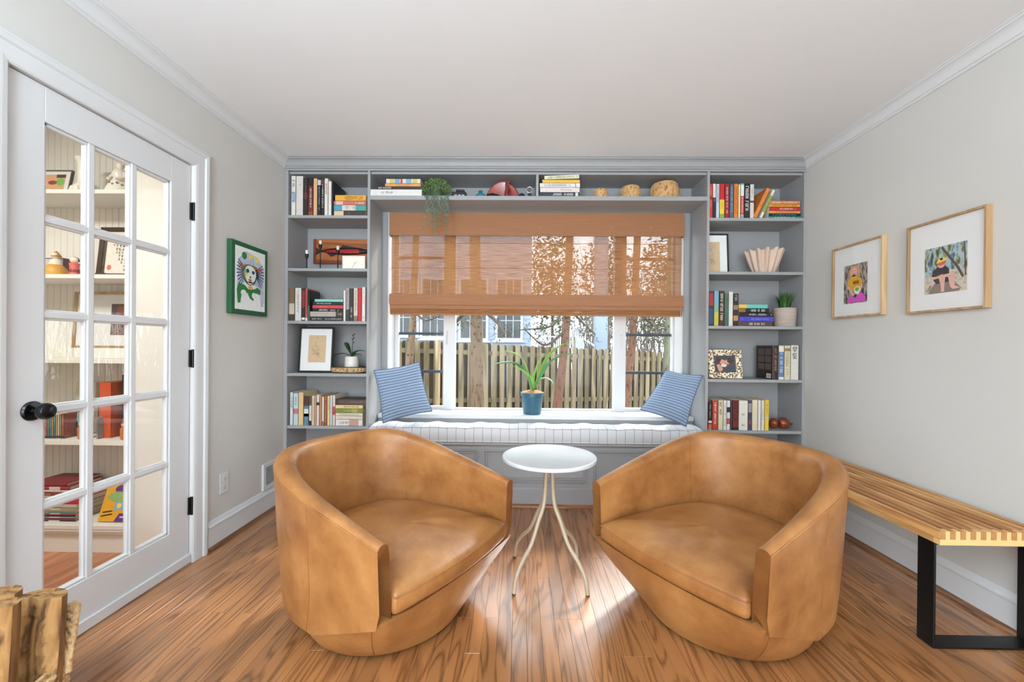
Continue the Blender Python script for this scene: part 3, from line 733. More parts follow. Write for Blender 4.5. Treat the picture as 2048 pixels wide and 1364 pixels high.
# ------------------------------------------------------------------ round side table
tb = thing('side_table', (0.149, 2.03, 0), 'small round white side table with four bent beige legs', 'side table')
R_ = 0.233
MB().lathe([(0, 0.572), (R_-0.012, 0.572), (R_-0.002, 0.576), (R_, 0.584), (R_-0.003, 0.591), (R_-0.008, 0.592), (R_-0.013, 0.589), (0, 0.588)], 72).build('table_top', mat('table_white', (202, 202, 202), 0.32, var=0.01), tb, smooth=40, local=True)
M_TLEG = mat('beige_powder_coat', (172, 154, 130), 0.4, 0.0)
lp = [(0.022, 0.574), (0.022, 0.50), (0.035, 0.366), (0.075, 0.286), (0.125, 0.19), (0.18, 0.135), (0.222, 0.075), (0.237, 0.006)]
for k in range(4):
    a = PI/4+k*PI/2; c_, s_ = math.cos(a), math.sin(a)
    lg = MB().tube(smoothpath([(r*c_, r*s_, z) for r, z in lp], 36), 0.0098, 12).build('leg', M_TLEG, tb, smooth=60, local=True)
    MB().lathe([(0, 0), (0.0095, 0), (0.0095, 0.006), (0, 0.006)], 12, c=(0.237*c_, 0.237*s_, 0)).build('foot', mat('foot_brown', (70, 55, 40), 0.6), lg, local=True)

# ------------------------------------------------------------------ slatted bench on the right
M_SLAT = wood('bench_slat_wood', (206, 156, 98), (166, 112, 62), 'Y', 8.0, 0.45, 0.0, 5.0)
M_SLATD = mat('bench_slat_end_grain', (172, 122, 70), 0.6, var=0.12, scale=80)
M_RAIL = mat('bench_pale_end_rail', (226, 184, 122), 0.5, var=0.05, scale=1, stretch=(20, 20, 200))
bx0, bx1 = 1.573, 1.968; by0, by1 = 1.552, 2.79; bz1 = 0.455; bz0 = 0.402
be = thing('slat_bench', ((bx0+bx1)/2, (by0+by1)/2, 0), 'low slatted wooden bench with black steel loop legs against the right wall', 'bench')
ns = 11; pit = (bx1-bx0+0.017)/ns; sw = pit-0.017
for k in range(ns):
    x = bx0+k*pit
    s_ = MB().box(x, x+sw, by0+0.001, by1, bz1-0.031, bz1, 0.0012).build('slat', M_SLAT, be)
    MB().box(x+0.0006, x+sw-0.0006, by0-0.0006, by0+0.001, bz1-0.0305, bz1-0.0006).build('end_grain', M_SLATD, s_)
er = MB(); er.box(bx0, bx1, by0, by0+0.024, bz0, bz1-0.0315)
for k in range(ns-1):
    x = bx0+k*pit+sw; er.box(x+0.0002, x+0.0168, by0, by0+0.024, bz1-0.0315, bz1-0.002)
er.build('end_rail', M_RAIL, be, weld=False)
MB().box(bx0, bx1, by1-0.024, by1, bz0, bz1-0.0315).build('end_rail', M_RAIL, be)
for y in (by0+0.41, by0+0.82): MB().box(bx0+0.02, bx1-0.02, y-0.012, y+0.012, bz0, bz1-0.0315).build('cross_rail', M_SLAT, be)
MB().box(bx0, bx0+sw*0.6, by0+0.024, by1-0.024, bz0, bz1-0.0315).build('side_rail', M_SLAT, be); MB().box(bx1-sw*0.6, bx1, by0+0.024, by1-0.024, bz0, bz1-0.0315).build('side_rail', M_SLAT, be)
for y in (by0+0.020, by1-0.090):
    lg = MB(); t_ = 0.008; yy = y+0.066
    lg.box(bx0, bx0+t_, y, yy, 0, bz0, 0.001); lg.box(bx1-t_, bx1, y, yy, 0, bz0, 0.001); lg.box(bx0+t_, bx1-t_, y, yy, 0, t_); lg.box(bx0+t_, bx1-t_, y, yy, bz0-t_, bz0)
    lg.build('leg_loop', M_BLACK, be, weld=False)

# ------------------------------------------------------------------ seat cushion and pillows
def stripe_mat():
    m = bpy.data.materials.new('pinstripe_ticking'); m.use_nodes = True; nt = m.node_tree; N = nt.nodes; K = nt.links; b = N['Principled BSDF']
    b.inputs['Roughness'].default_value = 0.85; b.inputs['Sheen Weight'].default_value = 0.1
    tc = N.new('ShaderNodeTexCoord'); sx = N.new('ShaderNodeSeparateXYZ'); K.new(tc.outputs['Object'], sx.inputs[0])
    mu = N.new('ShaderNodeMath'); mu.operation = 'MULTIPLY'; mu.inputs[1].default_value = 1/0.0625; K.new(sx.outputs[0], mu.inputs[0])
    fr = N.new('ShaderNodeMath'); fr.operation = 'FRACT'; K.new(mu.outputs[0], fr.inputs[0])
    lt = N.new('ShaderNodeMath'); lt.operation = 'LESS_THAN'; lt.inputs[1].default_value = 0.05; K.new(fr.outputs[0], lt.inputs[0])
    nz = N.new('ShaderNodeTexNoise'); nz.inputs['Scale'].default_value = 250; K.new(tc.outputs['Object'], nz.inputs['Vector'])
    mx = N.new('ShaderNodeMixRGB'); K.new(lt.outputs[0], mx.inputs[0]); mx.inputs[1].default_value = (*lin((206, 206, 208)), 1); mx.inputs[2].default_value = (*lin((128, 130, 138)), 1); K.new(mx.outputs[0], b.inputs['Base Color'])
    bn = N.new('ShaderNodeBump'); bn.inputs['Strength'].default_value = 0.15; bn.inputs['Distance'].default_value = 0.001; K.new(nz.outputs['Fac'], bn.inputs['Height']); K.new(bn.outputs[0], b.inputs['Normal'])
    return m
M_TICK = stripe_mat()
cu = thing('seat_cushion', ((xd+xe)/2, (YS+3.085)/2, SZ), 'long light grey striped cushion lying on the window seat', 'cushion')
cz0, cz1 = SZ+0.001, at(1000, 857, YS-0.01).z
cx0, cx1, cy0, cy1 = xd+0.006, xe-0.006, YS-0.012, 3.084
rcu = random.Random(5)
def cush(u, v):
    # v: 0..1 round the section (front bottom, front top, back top, back bottom), u along
    x = lerp(cx0, cx1, u)
    wav = 0.004*math.sin(u*41)+0.003*math.sin(u*97+1.3)
    S = [(cy0+0.006, cz0), (cy0+0.0005, cz0+0.006), (cy0-0.004, lerp(cz0, cz1, 0.5)), (cy0+0.0, cz1-0.004+wav*0.6), (cy0+0.006, cz1+0.001+wav*0.6), (cy0+0.03, cz1+0.009+wav), (cy0+0.09, cz1+0.014+wav), (cy0+0.15, cz1+0.012+wav), (cy1-0.02, cz1+0.004), (cy1-0.002, cz1-0.012), (cy1, cz0+0.01), (cy1-0.006, cz0)]
    i = int(round(v*(len(S)-1))); y, z = S[i]
    e = min(u, 1-u)*(cx1-cx0)
    if e < 0.02: z = z-(1-e/0.02)*0.02*(z > lerp(cz0, cz1, 0.6))
    return Vector((x, y, z))
cb_ = MB(); cb_.grid(cush, 160, 12)
n0 = 12
cb_.f.append([j for j in range(n0)]); cb_.mi.append(0); cb_.f.append([159*n0+j for j in range(n0)][::-1]); cb_.mi.append(0)
co = cb_.build('cover', M_TICK, cu, smooth=60)
MB().tube([cush(u/80, 4/11)+Vector((0, -0.003, 0.001)) for u in range(81)], 0.0042, 6).build('piping', M_TICK, co, smooth=60)
MB().tube([cush(u/80, 1/11)+Vector((0, -0.002, 0.001)) for u in range(81)], 0.0036, 6).build('piping', M_TICK, co, smooth=60)

def knit_mat(name):
    m = bpy.data.materials.new(name); m.use_nodes = True; nt = m.node_tree; N = nt.nodes; K = nt.links; b = N['Principled BSDF']
    b.inputs['Roughness'].default_value = 0.95; b.inputs['Sheen Weight'].default_value = 0.25
    tc = N.new('ShaderNodeTexCoord'); mp = N.new('ShaderNodeMapping'); K.new(tc.outputs['UV'], mp.inputs['Vector']); mp.inputs['Scale'].default_value = (1, 1, 1)
    sx = N.new('ShaderNodeSeparateXYZ'); K.new(mp.outputs[0], sx.inputs[0])
    def wav(sock, n_):
        q = N.new('ShaderNodeMath'); q.operation = 'MULTIPLY'; q.inputs[1].default_value = n_*PI; K.new(sock, q.inputs[0])
        w_ = N.new('ShaderNodeMath'); w_.operation = 'SINE'; K.new(q.outputs[0], w_.inputs[0]); a_ = N.new('ShaderNodeMath'); a_.operation = 'ABSOLUTE'; K.new(w_.outputs[0], a_.inputs[0]); return a_
    wr_, wc_ = wav(sx.outputs[1], 18), wav(sx.outputs[0], 46)
    n0_ = N.new('ShaderNodeTexNoise'); n0_.inputs['Scale'].default_value = 90; n0_.inputs['Detail'].default_value = 2; K.new(mp.outputs[0], n0_.inputs['Vector'])
    m1 = N.new('ShaderNodeMath'); m1.operation = 'MULTIPLY'; K.new(wr_.outputs[0], m1.inputs[0]); K.new(wc_.outputs[0], m1.inputs[1])
    nz = N.new('ShaderNodeMath'); nz.operation = 'MULTIPLY_ADD'; K.new(m1.outputs[0], nz.inputs[0]); nz.inputs[1].default_value = 0.7
    m2 = N.new('ShaderNodeMath'); m2.operation = 'MULTIPLY'; m2.inputs[1].default_value = 0.5; K.new(n0_.outputs['Fac'], m2.inputs[0]); K.new(m2.outputs[0], nz.inputs[2])
    rp = N.new('ShaderNodeValToRGB'); e = rp.color_ramp.elements; e.new(0.5)  # shade in the gaps between rows and stitches is painted as the darkest blue
    for i, (p, c) in enumerate(((0.15, (66, 86, 118)), (0.42, (104, 127, 156)), (0.75, (172, 187, 204)))): e[i].position = p; e[i].color = (*lin(c), 1)
    K.new(nz.outputs[0], rp.inputs['Fac']); K.new(rp.outputs[0], b.inputs['Base Color'])
    return m
M_KNIT = knit_mat('blue_crochet_yarn')
def pillow(label, corners, thick, nrows=18, nst=46):
    """corners: 4 world points TL TR BR BL of the front view (mid plane)"""
    TL, TR, BR, BL = corners
    nrm = ((TR-TL).cross(BL-TL)).normalized()
    if nrm.y > 0: nrm = -nrm
    NU, NV = 140, 126
    def P(u, v, sg):
        cu_, cv_ = u*2-1, v*2-1
        # concave sides, pointed corners
        k = 0.07
        uu = 0.5+0.5*cu_*(1-k*(1-cv_*cv_)); vv = 0.5+0.5*cv_*(1-k*(1-cu_*cu_))
        q = TL.lerp(TR, uu).lerp(BL.lerp(BR, uu), vv)
        h = max(0, (1-cu_**4)*(1-cv_**4))**0.55*(0.75+0.25*(1-cu_*cu_)*(1-cv_*cv_))
        ed = max(0, (1-cu_**8)*(1-cv_**8))
        row = v*nrows; st = u*nst+0.5*(int(row) % 2)
        knit = 0.008*(abs(math.sin(PI*row))**0.6)*(0.55+0.45*abs(math.sin(PI*st))) if sg > 0 else 0
        return q+nrm*sg*(thick*h+knit*ed)
    mb = MB(); mb.grid(lambda u, v: P(u, v, 1), NU, NV); off_ = len(mb.v)
    mb.grid(lambda u, v: P(u, v, -1), 40, 40)
    mn = min(v.z for v in mb.v)
    t = thing('crochet_pillow', (sum((c for c in corners), Vector())/4).to_tuple()[:2]+(mn,), label, 'pillow')
    uvs = [((i//NV)/(NU-1), (i % NV)/(NV-1)) for i in range(NU*NV)]+[((i//40)/39, (i % 40)/39) for i in range(1600)]
    o = mb.build('cover', M_KNIT, t, smooth=80, weld=False)
    uvl = o.data.uv_layers.new(name='UV')
    for lp_ in o.data.loops: uvl.data[lp_.index].uv = uvs[lp_.vertex_index]
    # stitched edge
    edge = [P(k/30, 0, 1) for k in range(31)]+[P(1, k/30, 1) for k in range(1, 31)]+[P(1-k/30, 1, 1) for k in range(1, 31)]+[P(0, 1-k/30, 1) for k in range(1, 31)]
    MB().tube(edge, 0.005, 6).build('edge_cord', M_KNIT, t, smooth=60)
    return t
Yp = 2.985
pillow('blue crochet pillow leaning in the left corner of the window seat', [at(748, 741, 2.97), at(838, 724, 3.04), at(864, 822, 2.98), at(766, 846, 2.92)], 0.05)
pillow('blue crochet pillow leaning in the right corner of the window seat', [at(1331, 741, 3.03), at(1405, 751, 2.945), at(1372, 853, 2.905), at(1281, 819, 2.98)], 0.045)

# ------------------------------------------------------------------ pictures on the walls
M_OAKF = wood('pale_oak_frame', (196, 164, 122), (170, 136, 96), 'Z', 9.0, 0.5, 0, 4.0)
M_MAT = mat('mat_board', (232, 232, 230), 0.8, var=0.01)
M_PGL = glass_mat('picture_glass', (1, 1, 1), 0.8)
def wall_frame(name, label, x, sg, y0, y1, z0, z1, dep, fw, mfr, matrect, layers, glass=True):
    """frame on a side wall x, facing sg; y0<y1. picture plane coordinates: u from the side left in view"""
    t = thing(name, (x, (y0+y1)/2, z0), label, 'picture')
    xo = x+sg*0.001; xf = x+sg*dep
    for b_ in ((y0, y0+fw, z0, z1), (y1-fw, y1, z0, z1), (y0+fw, y1-fw, z0, z0+fw), (y0+fw, y1-fw, z1-fw, z1)):
        MB().box(min(xo, xf), max(xo, xf), *b_, 0.001).build('frame_rail', mfr, t)
    xm = x+sg*dep*0.55
    MB().box(min(xo, xm), max(xo, xm), y0+fw, y1-fw, z0+fw, z1-fw).build('mat_board', M_MAT, t)
    a0, a1, c0, c1 = matrect
    if sg < 0: O = Vector((xm, lerp(y1, y0, a0), lerp(z0, z1, c0))); U = Vector((0, -(y1-y0)*(a1-a0), 0))
    else: O = Vector((xm, lerp(y0, y1, a0), lerp(z0, z1, c0))); U = Vector((0, (y1-y0)*(a1-a0), 0))
    V = Vector((0, 0, (z1-z0)*(c1-c0)))
    picture('print', t, O, U, V, layers, Vector((sg, 0, 0)))
    if glass: MB().box(xf-sg*0.005, xf-sg*0.003, y0+fw, y1-fw, z0+fw, z1-fw).build('glass', M_PGL, t)
    return t
skin = flat('print_skin', (226, 176, 158)); 
bgA = ramp_mat('print_woodland', [(40, 36, 34), (92, 80, 72), (188, 176, 164), (60, 50, 44)], 60, 4, 0.5, (1, 1, 0.35))
layA = [(bgA, [rect(0, 0, 1, 1)]),
        (flat('print_hair', (206, 150, 104)), [ell(0.46, 0.79, 0.25, 0.17)]),
        (skin, [ell(0.44, 0.8, 0.14, 0.12), rect(0.37, 0.63, 0.52, 0.72)]),
        (flat('print_mustard', (222, 168, 44)), [[(0.2, 0.6), (0.36, 0.68), (0.54, 0.68), (0.78, 0.6), (0.82, 0.45), (0.7, 0.42), (0.68, 0.3), (0.3, 0.3), (0.3, 0.44), (0.18, 0.46)]]),
        (skin, [[(0.16, 0.46), (0.28, 0.44), (0.42, 0.28), (0.5, 0.22), (0.42, 0.18), (0.3, 0.27)], [(0.82, 0.45), (0.72, 0.43), (0.6, 0.26), (0.56, 0.2), (0.66, 0.22), (0.76, 0.3)]]),
        (flat('print_magenta', (216, 84, 190)), [[(0.2, 0.02), (0.24, 0.2), (0.45, 0.17), (0.5, 0.08), (0.6, 0.2), (0.76, 0.26), (0.95, 0.14), (0.94, 0.02)]]),
        (flat('print_white', (236, 238, 232)), [ell(0.6, 0.32, 0.13, 0.1)]), (flat('print_lime', (130, 196, 74)), [ell(0.6, 0.345, 0.09, 0.055)]),
        (flat('print_dark_mark', (110, 70, 40)), [rect(0.44, 0.48, 0.5, 0.56), rect(0.53, 0.48, 0.58, 0.57), rect(0.61, 0.48, 0.66, 0.57), ell(0.4, 0.82, 0.018, 0.008, 8), ell(0.5, 0.83, 0.018, 0.008, 8), ell(0.45, 0.745, 0.05, 0.012, 10)])]
bgB = ramp_mat('print_forest', [(40, 52, 48), (98, 128, 138), (178, 200, 208), (112, 120, 66), (70, 60, 44)], 45, 4, 0.5, (1, 1, 0.4))
layB = [(bgB, [rect(0, 0.3, 1, 1)]),
        (ramp_mat('print_sand', [(150, 132, 112), (212, 202, 188), (170, 150, 116)], 40, 4, 0.5), [[(0, 0), (1, 0), (1, 0.42), (0.6, 0.48), (0, 0.36)]]),
        (flat('print_trunk', (84, 66, 56)), stroke([(0.42, 0.98), (0.6, 0.75), (0.78, 0.52), (0.92, 0.28)], 0.055)+stroke([(0.94, 1.0), (0.97, 0.3)], 0.03)),
        (flat('print_rock', (134, 116, 108)), [[(0.1, 0), (0.24, 0.2), (0.4, 0.26), (0.7, 0.24), (0.86, 0.08), (0.84, 0.0)]]),
        (flat('print_black_shirt', (34, 32, 40)), [[(0.18, 0.36), (0.22, 0.5), (0.34, 0.57), (0.52, 0.57), (0.6, 0.5), (0.62, 0.3), (0.6, 0.22), (0.3, 0.2), (0.24, 0.28)]]),
        (skin, [ell(0.42, 0.61, 0.09, 0.075), [(0.18, 0.37), (0.3, 0.36), (0.46, 0.4), (0.44, 0.33), (0.2, 0.3)], [(0.44, 0.38), (0.72, 0.4), (0.76, 0.36), (0.6, 0.32), (0.44, 0.33)], [(0.36, 0.33), (0.52, 0.33), (0.5, 0.14), (0.5, 0.02), (0.42, 0.02), (0.42, 0.14)], [(0.58, 0.34), (0.74, 0.34), (0.74, 0.12), (0.86, 0.07), (0.7, 0.05), (0.64, 0.1)]]),
        (flat('print_face_shade', (196, 92, 78)), [[(0.33, 0.64), (0.51, 0.67), (0.5, 0.6), (0.36, 0.58)]]),
        (flat('print_cap', (240, 196, 40)), [[(0.3, 0.64), (0.36, 0.74), (0.5, 0.76), (0.56, 0.7), (0.54, 0.68), (0.42, 0.66)]]), (flat('print_cap_mark', (50, 48, 42)), [ell(0.43, 0.725, 0.04, 0.025)])]
XF = XR-0.027
f1a, f1b = atx(1663, 560, XF), atx(1768, 560, XF-0.0); 
z1a, z1b = atx(1716, 484, XF).z, atx(1716, 633, XF).z
wall_frame('picture_frame', 'pale oak framed photo of a child in a mustard shirt, nearer the bookcase', XR, -1, f1b.y+0.012, f1a.y, z1b, z1a, 0.027, 0.011, M_OAKF, (0.235, 0.70, 0.19, 0.72), layA)
f2a, f2b = atx(1812, 540, XF), atx(1975, 510, XF)
z2a, z2b = atx(1890, 433, XF).z, atx(1890, 622, XF).z
wall_frame('picture_frame', 'pale oak framed photo of a child in black shirt and yellow cap', XR, -1, f2b.y+0.004, f2a.y, z2b, z2a, 0.027, 0.011, M_OAKF, (0.235, 0.765, 0.2, 0.70), layB)

# green-edged painted canvas on the left wall
M_GRN = mat('green_canvas_edge', (28, 86, 52), 0.7, var=0.1, scale=20)
XC = XL+0.03
ya, yb = atx(463, 550, XC).y, atx(535, 560, XC).y
za, zb_ = atx(500, 490, XC).z, atx(500, 630, XC).z
cvx = thing('painted_canvas', (XL, (ya+yb)/2, zb_), 'green edged painted canvas of a stylised face on the left wall', 'painting')
MB().box(XL+0.001, XC, ya, yb, zb_, za, 0.002).build('canvas', M_GRN, cvx)
P_ = lambda n, c: flat('paint_'+n, c, 0.7)
wash = ramp_mat('paint_lilac_wash', [(226, 228, 236), (170, 178, 206), (210, 214, 228)], 40, 4, 0.7, (1, 1, 0.5))
rs = random.Random(2)
hair = []
for s_ in (-1, 1):
    for k in range(9):
        a = math.radians(lerp(-62, 40, k/8)); x0, y0_ = 0.5+s_*0.2, 0.62+0.05*math.sin(a)
        hair += stroke([(x0, y0_), (x0+s_*0.26*math.cos(a), y0_+0.22*math.sin(a))], 0.018)
brn = []
for s_ in (-1, 1):
    for k in range(4):
        a = math.radians(lerp(-10, 30, k/3)); brn += stroke([(0.5+s_*0.16, 0.68), (0.5+s_*0.38*math.cos(a), 0.68+0.14*math.sin(a))], 0.016)
layC = [(P_('white', (232, 234, 232)), [rect(0, 0, 1, 1)]), (wash, [[(0.05, 0.3), (0.1, 0.8), (0.35, 0.95), (0.72, 0.9), (0.95, 0.75), (0.97, 0.1), (0.86, 0.08), (0.8, 0.4), (0.3, 0.45)]]),
        (P_('navy', (44, 52, 92)), hair), (P_('brown', (160, 100, 56)), brn+[ell(0.5, 0.72, 0.22, 0.03)]),
        (P_('greenA', (40, 120, 66)), [ell(0.47, 0.58, 0.235, 0.17), ell(0.28, 0.87, 0.08, 0.06), [(0.05, 0.3), (0.1, 0.42), (0.3, 0.4), (0.42, 0.34), (0.62, 0.36), (0.72, 0.4), (0.84, 0.36), (0.82, 0.28), (0.66, 0.3), (0.58, 0.16), (0.46, 0.2), (0.4, 0.28), (0.2, 0.26), (0.16, 0.1), (0.08, 0.1)]]),
        (P_('face', (226, 232, 216)), [ell(0.47, 0.59, 0.205, 0.145), rect(0.4, 0.36, 0.56, 0.47), ell(0.26, 0.27, 0.09, 0.05), ell(0.6, 0.25, 0.07, 0.05)]),
        (P_('yellow', (232, 214, 72)), [ell(0.5, 0.89, 0.07, 0.04), ell(0.7, 0.85, 0.06, 0.045), ell(0.34, 0.6, 0.05, 0.05)]),
        (P_('orange', (228, 160, 86)), [ell(0.48, 0.37, 0.08, 0.03)]),
        (P_('blue', (40, 92, 140)), [ell(0.38, 0.64, 0.055, 0.035), ell(0.57, 0.63, 0.05, 0.03), ell(0.47, 0.545, 0.025, 0.02)]),
        (P_('red', (206, 84, 80)), [ell(0.46, 0.495, 0.055, 0.018)]),
        (P_('ink', (40, 44, 60)), stroke([(0.3, 0.7), (0.28, 0.55), (0.36, 0.44), (0.46, 0.41), (0.6, 0.46), (0.68, 0.58), (0.66, 0.7)], 0.014)+[ell(0.385, 0.64, 0.02, 0.014), ell(0.575, 0.63, 0.02, 0.014)])]
mg = 0.028
picture('painting', cvx, Vector((XC, ya+mg, zb_+mg)), Vector((0, yb-ya-2*mg, 0)), Vector((0, 0, za-zb_-2*mg)), layC, Vector((1, 0, 0)))
# ------------------------------------------------------------------ books
M_PAGE = mat('book_pages', (222, 210, 186), 0.9, var=0.08, scale=1, stretch=(300, 3, 3))
_bc = {}
def bm_(c, rough=0.5):
    m_ = sum(c)/3; k = tuple(int(lerp(v, m_, 0.12)*0.97) for v in c)
    if k not in _bc: _bc[k] = mat('book_cover_%d_%d_%d' % k, k, rough, var=0.05, scale=40)
    return _bc[k]
INK, IVORY, GOLD, REDI = (30, 28, 28), (232, 226, 212), (205, 165, 90), (190, 50, 45)
rb = random.Random(11)
ORD = ['first', 'second', 'third', 'fourth', 'fifth', 'sixth', 'seventh', 'eighth', 'ninth', 'tenth', 'eleventh', 'twelfth', 'thirteenth', 'fourteenth', 'fifteenth']
def glyphs(mb, a0, a1, b0, b1, adv, y=-0.0006):
    """letter-like strokes between a0..a1 across the spine, running from b1 down to b0"""
    b = b1
    while b-adv > b0:
        if rb.random() < 0.13: b -= adv*0.8; continue
        w = adv*0.74; k = rb.randrange(5); s = adv*0.2
        q = []
        q.append((a0, a1, b-s, b))
        if k in (0, 1, 3): q.append((a0, a1, b-w, b-w+s))
        if k in (0, 2): q.append((lerp(a0, a1, 0.42), lerp(a0, a1, 0.58), b-w, b))
        if k in (1, 4): q.append((a1-(a1-a0)*0.18, a1, b-w, b))
        if k in (1, 3): q.append((a0, a0+(a1-a0)*0.18, b-w, b))
        for x0, x1, z0, z1 in q: mb.add([(x0, y, z0), (x1, y, z0), (x1, y, z1), (x0, y, z1)], [(0, 1, 2, 3)])
        b -= adv
def make_book(t, d, h, col, bands=(), title=None, soft=True):
    """local book: x 0..t thickness, y 0..d depth from the spine, z 0..h"""
    ct = 0.0012 if soft else 0.0024; ct = min(ct, t*0.2)
    c = MB(); c.box(0, ct, 0, d, 0, h); c.box(t-ct, t, 0, d, 0, h)
    n = 5     # rounded spine
    prof = [(0, 0)]+[(t*k/n, -0.0035*math.sin(PI*k/n)*(0 if soft else 1)) for k in range(1, n)]+[(t, 0)]+[(t, ct), (0, ct)]
    c.prism(prof, lambda p: (p[0], p[1], 0), lambda p: (p[0], p[1], h))
    o = c.build('book', bm_(col), None, local=True, smooth=30, weld=False)
    pg = MB().box(ct, t-ct, ct+0.0003, d-(0.0 if soft else 0.003), 0.0 if soft else 0.003, h-(0.0005 if soft else 0.003)).build('pages', M_PAGE, o, local=True)
    yb_ = -0.0003 if soft else -0.0041
    for (f0, f1, bc) in bands:
        MB().box(t*0.04, t*0.96, yb_, yb_+0.0002 if soft else 0.0, h*f0, h*f1).build('spine_band', bm_(bc), o, local=True)
    if title:
        mb = MB(); sz = title[1] if len(title) > 1 else 0.5
        segs = title[2] if len(title) > 2 else ((0.25, 0.9),)
        for f0, f1 in segs: glyphs(mb, t*(0.5-sz/2), t*(0.5+sz/2), h*f0, h*f1, max(0.0045, t*sz*0.8), yb_-0.0005)
        mb.m = 0
        if mb.v: tag(mb.build('spine_lettering', bm_(title[0]), o, local=True, weld=False), kind='stuff')
    return o
def label_book(o, label, group): tag(o, label, 'book', group)
def row_up(shelf, Y, zs, items, where, group, side='left'):
    n = 0
    for it in items:
        p0, p1, pt, col, desc, bands, title = it[:7]
        ex = it[7] if len(it) > 7 else {}
        d = ex.get('d', 0.165+0.02*rb.random()); Yb = Y+ex.get('dy', 0.0)
        x0 = at(p0, pt+30, Yb).x; x1 = at(p1, pt+30, Yb).x; h = at((p0+p1)/2, pt, Yb).z-zs
        o = make_book(max(0.004, x1-x0-0.0006), d, h, col, bands, title, ex.get('soft', True))
        o.location = (x0, Yb, zs+0.0005)
        if 'lean' in ex: o.rotation_euler = (0, math.radians(ex['lean']), 0); o.location.z += max(0, (x1-x0)*math.sin(math.radians(ex['lean'])))+0.0005
        n += 1
        label_book(o, '%s book, %s upright from left, %s' % (desc, ORD[n-1], where), group)
def stack(Y, z, items, where, group):
    """items bottom to top: (p0, p1, py0(top), py1(bottom), col, desc, bands, title, opts)"""
    n = len(items); zc = z+0.0004
    for k, it in enumerate(items):
        p0, p1, pt, pb, col, desc, bands, title = it[:8]; ex = it[8] if len(it) > 8 else {}
        Yb = Y+ex.get('dy', 0)
        pm = (pt+pb)/2; x0 = at(p0, pm, Yb).x; x1 = at(p1, pm, Yb).x; th = (pb-pt)*Yb/FL-0.0004
        o = make_book(th, ex.get('d', 0.15), x1-x0, col, bands, title, ex.get('soft', True))
        o.rotation_euler = (0, PI/2, 0); o.location = (x0, Yb, zc+th); zc += th+0.0003
        if 'rot' in ex:
            o.rotation_euler = (0, PI/2+math.radians(ex['rot']), 0); o.location.z += ex.get('up', 0)
        pos = 'bottom of the stack' if k == 0 else ('top of the stack' if k == n-1 else ORD[k]+' up in the stack')
        label_book(o, '%s book, %s, %s' % (desc, pos, where), group)
Y1 = D+0.014
CRM, BLKC, WHT = (224, 216, 202), (34, 30, 30), (228, 226, 222)
w = 'top shelf of left bookcase'; g = 'books on the '+w
row_up(0, Y1, ZLs[0], [
    (582.7, 591.6, 352, (222, 217, 204), 'cream', [(0.33, 0.6, (176, 190, 204))], ((70, 74, 90), 0.55, ((0.34, 0.59), (0.7, 0.9)))),
    (592.3, 606.4, 352.3, (216, 206, 198), 'thick pale beige', [], ((150, 130, 125), 0.35, ((0.72, 0.78), (0.56, 0.6), (0.42, 0.46)))),
    (606.8, 616, 355.5, (48, 32, 28), 'dark brown', [(0.45, 0.6, (92, 50, 36))], ((120, 96, 76), 0.3, ((0.4, 0.92),))),
    (616.4, 626.6, 355.5, (112, 42, 34), 'maroon and black', [(0.78, 1.0, (34, 24, 24)), (0.0, 0.1, (140, 76, 48))], (IVORY, 0.3, ((0.16, 0.74),))),
    (627, 634.7, 357, (224, 170, 122), 'plain peach', [], None),
    (635, 642, 357, (28, 26, 28), 'black', [(0.82, 0.96, (206, 196, 188))], ((190, 186, 182), 0.3, ((0.12, 0.78),))),
    (642.3, 648.8, 357, (36, 30, 32), 'charcoal', [(0.86, 0.97, (110, 56, 52))], ((214, 208, 200), 0.5, ((0.2, 0.84),))),
    (649, 656.2, 357, (222, 214, 204), 'cream red lettered', [], ((196, 70, 70), 0.45, ((0.55, 0.86),))),
    (656.6, 663.2, 363, (224, 216, 202), 'short cream', [(0.0, 0.08, (214, 220, 232))], None),
    (663.5, 667.2, 362.5, (24, 22, 24), 'thin black', [], None, {'d': 0.2}),
], w, g)
stack(Y1, ZLs[0], [
    (668, 731.5, 419.8, 430, (64, 50, 44), 'dark brown and cream', [(0.0, 0.3, (218, 190, 150))], ((150, 90, 50), 0.5, ((0.4, 0.5),))),
    (667.8, 731.5, 408, 419.5, (214, 206, 190), 'turquoise and cream', [(0.0, 0.26, (62, 156, 180)), (0.68, 1.0, (52, 162, 148))], ((160, 150, 140), 0.6, ((0.28, 0.66),))),
    (667.8, 731.5, 399.4, 407.6, (204, 104, 100), 'coral pink', [(0.06, 0.28, (226, 178, 166))], (IVORY, 0.4, ((0.6, 0.94),))),
    (670.5, 731.5, 387, 399, (236, 166, 44), 'amber yellow', [], ((188, 118, 26), 0.6, ((0.2, 0.9),)))], w, g)
w = 'third shelf of left bookcase'; g = 'books on the '+w
row_up(0, Y1, ZLs[2], [
    (577.8, 589.6, 575.2, (118, 92, 62), 'brown banded', [(0.2, 0.52, (196, 184, 160)), (0.0, 0.18, (62, 54, 44))], None),
    (590.1, 602.8, 576, (216, 211, 203), 'wide off-white', [], ((140, 138, 136), 0.35, ((0.18, 0.92),))),
    (603.2, 610.1, 576.8, (44, 34, 34), 'dark red panelled', [(0.4, 0.92, (140, 38, 40)), (0.03, 0.1, (226, 222, 216))], None),
    (610.4, 615.3, 576.8, (190, 78, 68), 'thin coral red', [(0.0, 0.09, (226, 206, 200))], ((120, 40, 36), 0.35, ((0.2, 0.9),))),
    (615.7, 619.6, 580.5, (36, 32, 32), 'thin black grey edged', [(0.0, 0.5, (70, 96, 80))], None, {'d': 0.15}),
], w, g)
